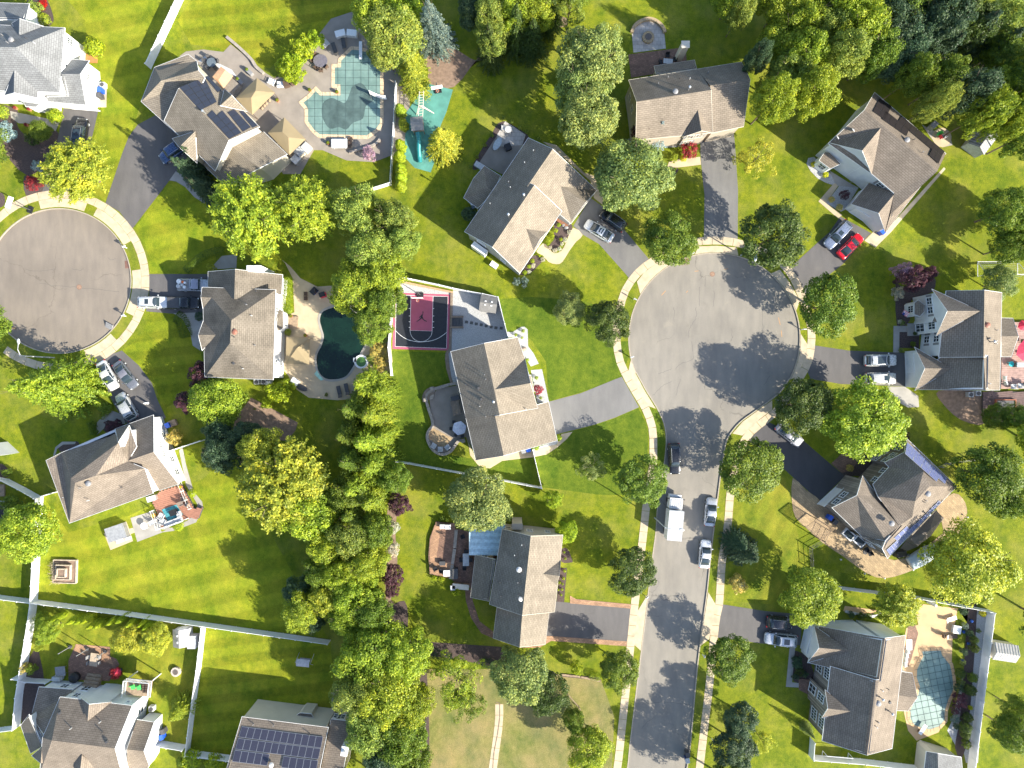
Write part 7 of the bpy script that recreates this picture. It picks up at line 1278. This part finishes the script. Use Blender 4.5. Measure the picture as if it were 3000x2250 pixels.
# stone house patio
gz = obj_at('shade_sail', 'J', '840,590', 'grey parasol like sail over the round patio', 'shade sail', 0, 0, None, 2.6); P = [G(*q[:2], 2.4) for q in pp('J', '885,490 930,535 855,640 775,700 730,655')]; o = gz.location; m = MB(); c = sum(P, Vector())/5+Vector((0, 0, .5))
for i in range(5): m.quad(tuple(P[i-1]-o), tuple(P[i]-o), tuple(c-o))
m.build('cloth', plain('taupe_cloth', (.24, .20, .17), .85), gz); 
for q in P: MB().bar((q.x-o.x, q.y-o.y, 0), (q.x-o.x, q.y-o.y, 2.4), .04).build('pole', STEEL, gz)
gz = obj_at('pergola', 'J', '215,600', 'slatted wooden pergola at the side of the stone fronted house', 'pergola', 0, 0, None, 2.4); P = [G(*q[:2], 2.4) for q in pp('J', '190,540 290,600 215,665 125,590')]; o = gz.location; PW = plain('tan_wood', (.38, .27, .17), .8)
for k in range(16): a = P[0].lerp(P[1], k/15)-o; b = P[3].lerp(P[2], k/15)-o; MB().bar(a, b, .035, 4).build('slat', PW, gz)
for a, b in ((0, 1), (3, 2), (0, 3), (1, 2)): MB().bar(P[a]-o-Vector((0, 0, .1)), P[b]-o-Vector((0, 0, .1)), .06, 4).build('beam', PW, gz)
for q in P: MB().bar((q.x-o.x, q.y-o.y, 0), (q.x-o.x, q.y-o.y, 2.3), .07, 6).build('post', PW, gz)
for s_, lb in (('372,632', 'upper white cellar hatch at the wall of the stone fronted house'), ('435,672', 'lower white cellar hatch at the wall of the stone fronted house')): box('cellar_hatch', 'J', s_, (1.9, 1.3, .5), WHITE, lb, 'hatch', -.72, .02, None, lid(GLASS, .05, -.4))
chairs('J', '440,705,40 480,720,120 500,745,200', BLACK, 'black wire chair by the cellar hatches', 'black wire chairs by the hatches'); table('J', '470,735', (.8, .8), BLACK, 'small black table by the cellar hatches', rnd=True); box('grill', 'J', '675,745', (1.6, .9, 1.0), DGREY, 'dark grill on the patio below the roof panels', 'grill', .2, .02, None, lid(BLACK, .12)); chair('J', '722,760', STEEL, 'steel chair beside the covered boat', None, .4)
for s_ in ('320,775', '460,857', '575,884', '742,835', '1060,528'): r = obj_at('path_light', 'J', s_, 'small pale light post on the rim of the round patio', 'path light', 0, .02, 'light posts on the patio rim'); MB().bar((0, 0, 0), (0, 0, .4), .04).lathe([(.14, .4), (.14, .48), (0, .52)], n=8).build('post', LGREY, r)
# sandy pool deck
lounger('K', '952,108', WHITE, 'white lounger on the sandy deck, upper one', rz=.3, cush=LGREY); lounger('K', '955,210', BROWN, 'brown lounger with grey cushion on the sandy deck', rz=.05, cush=LGREY); r = box('swing_canopy', 'K', '985,168', (1.2, 1.2, .5), LGREY, 'white cushioned cube seat on the sandy deck', 'seat', -.15, .02, None, lid(WHITE)); chair('K', '912,205', BROWN, 'dark brown chair on the sandy deck', None, 0)
table('K', '708,258', (.9, 1.7), WHITE, 'white table behind the stepped house'); chairs('K', '700,295,0 692,318,0 688,345,0 684,372,0', LGREY, 'pale chair in the row behind the stepped house', 'pale chairs behind the stepped house', .02, .7); chairs('K', '530,65,30', DGREY, 'dark chair and grill by the leafy tree', None); box('column_heater', 'K', '850,22', (.4, .4, 2.2), LGREY, 'pale metal cabinet at the long fence', 'cabinet')
for s_ in ('1048,248', '1012,346', '1020,178', '1065,115'): r = obj_at('glass_ball', 'K', s_, 'blue glazed ball in the pebble strip', 'garden ball', 0, 0, 'blue balls in the pebbles'); MB().lathe([(0, 0), (.2, .08), (.28, .28), (.2, .48), (0, .56)], n=12).build('ball', plain('cobalt', (.02, .07, .3), .15), r)
# grey house yard
chairs('D', '855,300,30', RED, 'red folding chair on the small round patio', None); chair('D', '870,300', WHITE, 'white folding chair beside the red one', None, 2.0); chair('D', '845,285', GREENP, 'green folding chair beside the red one', None, 4); box('covered_grill', 'D', '808,235', (1.1, .8, 1.1), MGREY, 'covered grey grill beside the small round patio', 'grill', .8, .0, None, lid(MGREY)); 
# long bed house patio
table('C', '255,182', (2.3, 1.1), plain('white_glass', (.45, .5, .52), .3), 'oval white table on the shaded patio', 1.05, rnd=True); r = box('fire_table', 'C', '316,202', (1.0, 1.0, .6), BLACK, 'black octagonal fire table on the shaded patio', 'fire table', .4, .02, None, lid(BLACK)); box('storage_bench', 'C', '150,312', (1.6, .8, .6), plain('ice_blue', (.42, .55, .62), .5), 'pale blue storage bench at the sunroom', 'bench', -.55, .02, None, lid(LGREY)); table('C', '318,98', (1.1, 1.1), LGREY, 'round wire table on the sunny paving', rnd=True); chairs('C', '290,90,0', LGREY, 'wire chair by the round wire table', None)
r = obj_at('porch', 'C', '640,632', 'brown wooden porch at the front door of the long bed house', 'porch', -.62, 0); 
for k in range(8): MB().box((-1.1+.3*k, 0, .3), (.27, 1.5, .1)).build('plank', plain('red_brown_wood', (.26, .12, .07), .7), r)
box('ac_unit', 'C', '235,893', (1.2, .8, .7), LGREY, 'pale rounded propane tank at the side wall', 'tank', -.6, .0, None, lid(WHITE)); r = obj_at('boulder', '22', '1230,455', 'brown and grey boulder in the white gravel', 'boulder', 0, 0); m = MB(); m.sm = True; m.lathe([(.5, 0), (.55, .2), (.4, .45), (.15, .55), (0, .56)], n=9, sy=.8); m.build('stone', plain('boulder_stone', (.35, .28, .22), .9, var=.4), r)
for s_ in ('1663,775', '1690,800'): r = obj_at('garden_rock', '21', s_, 'dark rock in the mulch of the long flower bed', 'rock', 0, 0, 'rocks in the long bed'); MB().lathe([(.4, 0), (.38, .2), (.2, .36), (0, .38)], n=7, sy=.8).build('stone', MGREY, r)
# lawn ornament and awning behind plain tan house
table('30', '580,660', (1.5, .8), LGREY, 'long pale table on the brick terrace behind the plain tan house', -.1); chairs('30', '575,595,-90 655,640,180 500,670,0', BLACK, 'black wire chair on the brick terrace', 'black wire chairs on the terrace'); 
# flag on white house
r = obj_at('flag', 'E', '600,292', 'striped flag on a pole at the front of the white house', 'flag', 2.6, 0, None, 2.6); MB().bar((0, 0, 2.2), (1.3, 0, 3.0), .02, 5).build('pole', WHITE, r)
for k in range(7): m = MB(); z = 2.35+.0; a = .12+k*.1; m.box((.75, -.35+.1*k, 2.6-.02*k), (.95, .09, .02)); m.build('stripe', RED if k % 2 == 0 else WHITE, r)
MB().box((1.02, .18, 2.62), (.4, .36, .02)).build('canton', plain('flag_blue', (.03, .04, .2), .7), r)
# bottom-left yard
table('04', '1015,490', (1.3, 2.1), plain('split_table', (.42, .33, .24), .7), 'long pale table on the brick patio of the balcony house', -.15); chairs('04', '965,460,0 970,520,0 1070,460,180 1068,520,180', MGREY, 'chair at the long pale table', 'chairs at the long pale table', .02, .5)
for s_, e_ in (('765,345', '680,415'), ('955,368', '865,438'), ('1145,395', '1065,455')):
    a = G(*pp('04', s_)[0][:2]); r = empty('string_light_post', (a.x, a.y, 0), 0, 'grey post with a string light at the brick patio edge', 'post', 'posts at the brick patio edge'); MB().bar((0, 0, 0), (0, 0, 3.0), .07, 8).build('pole', MGREY, r); MB().lathe([(.3, 0), (.3, .35), (0, .4)], n=10).build('base', DGREY, r)
table('04', '650,615', (1.6, 1.5), MGREY, 'square glass table in the shade', .1); r = obj_at('round_table_cover', '04', '820,670', 'black round covered grill against the white wall', 'grill', 0, .02); MB().lathe([(.8, 0), (.85, .6), (.6, .95), (0, 1.05)], n=16).build('cover', BLACK, r); box('grill', '04', '620,690', (1.3, .6, 1.0), LGREY, 'steel grill at the fence stub', 'grill', -.1, .02, None, lid(STEEL, .1))
r = obj_at('back_steps', '04', '1020,700', 'wooden back steps of the balcony house', 'steps', -.12, 0)
for k in range(4): MB().box((0, .75-.45*k, .12+.15*k), (2.3, .42, .24+.3*k)).build('step', WOOD, r)
r = obj_at('balcony', '04', '1500,790', 'white railed balcony deck holding green chairs', 'balcony', -.1, 0, None, 2.8); MB().box((0, 0, 2.75), (4.0, 2.6, .2)).build('floor', WOOD, r)
for a, b in (((-2, 1.3), (2, 1.3)), ((2, 1.3), (2, -1.3)), ((-2, 1.3), (-2, -1.3))):
    m = MB().bar((*a, 3.85), (*b, 3.85), .05, 5).bar((*a, 2.95), (*b, 2.95), .04, 5); L = (Vector(a)-Vector(b)).length
    for k in range(int(L/.16)): t = k/(L/.16); x, y = a[0]+(b[0]-a[0])*t, a[1]+(b[1]-a[1])*t; m.bar((x, y, 2.9), (x, y, 3.85), .02, 4)
    m.build('railing', WHITE, r)
for x in (-1.9, 1.9): MB().box((x, 1.2, 1.35), (.15, .15, 2.7)).build('post', WHITE, r)
for s_ in ('1435,785', '1500,790'): g0 = G(*pp('04', s_)[0][:2], 3.2); rr_ = empty('lounge_chair', (g0.x, g0.y, 2.86), -1.4, 'bright green chair on the balcony', 'chair', 'green balcony chairs'); MB().box((0, 0, .35), (.7, .6, .08)).build('seat', GREENP, rr_); MB().box((-.35, 0, .65), (.08, .6, .6)).build('backrest', GREENP, rr_); [MB().bar((x, y, 0), (x, y, .35), .03, 4).build('leg', GREENP, rr_) for x in (-.3, .3) for y in (-.25, .25)]
g0 = G(*pp('04', '1570,800')[0][:2], 3.2); rr_ = empty('stacked_bench', (g0.x, g0.y, 2.86), 0, 'brown slatted bench on the balcony', 'bench'); [MB().box((0, -.5+.35*k, .3), (.9, .28, .3)).build('slat', BROWN, rr_) for k in range(4)]
umbrella('04', '1245,640', RED, .7, 'small closed red parasol by the balcony', 6, .02, 1.6)
r = obj_at('trampoline_frame', '03', '15,540', 'dark framed trampoline cut by the left edge', 'trampoline', 0, 0); MB().box((0, 0, .7), (2.0, 3.4, .05)).build('mat', BLACK, r); m = MB(); [m.bar(a, b, .05, 5) for a, b in (((-1, -1.7, .72), (1, -1.7, .72)), ((1, -1.7, .72), (1, 1.7, .72)), ((1, 1.7, .72), (-1, 1.7, .72)), ((-1, 1.7, .72), (-1, -1.7, .72)), ((1, -1.7, 0), (1, -1.7, .7)), ((1, 1.7, 0), (1, 1.7, .7)))]; m.build('frame', LGREY, r)
box('wood_pallet', '03', '10,320', (1.2, 1.9, .25), WOOD, 'orange brown timber stack at the left edge', 'timber stack')
r = obj_at('garden_statue', '02', '1598,1035', 'small white statue on the driveway edge', 'statue', 0, .02); m = MB(); m.sm = True; m.lathe([(.2, 0), (.22, .1), (.12, .15), (.16, .45), (.2, .8), (.1, .95), (.13, 1.1), (.07, 1.24), (0, 1.26)], n=10); m.build('figure', WHITE, r)
box('door_mat', '00', '987,630', (1.9, 1.4, .16), plain('orange_wood', (.42, .18, .06), .7), 'orange wooden side deck under the lime shrub', 'deck', -.05)
for s_, lb in (('165,1165', 'left orange pot by the front step'), ('315,1180', 'right orange pot by the front step')): planter('00', s_, lb, c='R')
planter('00', '285,1350', 'red flowers in the mulch bed', c='R')
r = obj_at('flower_bed', '00', '470,35', 'patch of bright red flowers at the top left house', 'flowers', 0, 0); o = link('blooms', CR['F'][0], r, (0, 0, .2), (0, 0, 0), (.9, 1.3, .3)); o.color = (.6, .03, .02, 1)
# small litter of roof-side things by trees: trampoline, tank near kidney etc.
# tell members of a group apart by their order in it
ORD = 'first second third fourth fifth sixth seventh eighth ninth tenth eleventh twelfth thirteenth fourteenth fifteenth sixteenth'.split()
byk = {}
for o in bpy.data.objects:
    if o.parent is None and o.get('label') and o.get('group'): byk.setdefault((o['group'], o['label']), []).append(o)
for (gname, lab), L in byk.items():
    if len(L) < 2: continue
    xs = [o.location.x for o in L]; ys = [o.location.y for o in L]; base = ' '.join(lab.split()[:11])
    if len(L) == 2:
        h_ = (max(xs)-min(xs)) > (max(ys)-min(ys)); L.sort(key=lambda o: o.location.x if h_ else -o.location.y)
        for o, t in zip(L, ('left one of two', 'right one of two') if h_ else ('upper one of two', 'lower one of two')): o['label'] = base+', '+t
    elif len(L) <= 16:
        h_ = (max(xs)-min(xs)) > (max(ys)-min(ys)); L.sort(key=lambda o: o.location.x if h_ else -o.location.y)
        for o, t in zip(L, ORD): o['label'] = base+', %s from the %s' % (t, 'left' if h_ else 'top')
    else:
        L.sort(key=lambda o: -o.location.y); nb = math.ceil(len(L)/14); per = math.ceil(len(L)/nb); bn = {2: ('upper', 'lower'), 3: ('top', 'middle', 'lowest'), 4: ('top', 'second', 'third', 'lowest')}[nb]
        for b in range(nb):
            for o, t in zip(sorted(L[b*per:(b+1)*per], key=lambda o: o.location.x), ORD): o['label'] = '%s, %s from the left in its %s row' % (' '.join(lab.split()[:8]), t, bn[b])
print('objects', len(bpy.data.objects), 'tris', sum(len(m.polygons)*2 for m in bpy.data.meshes))
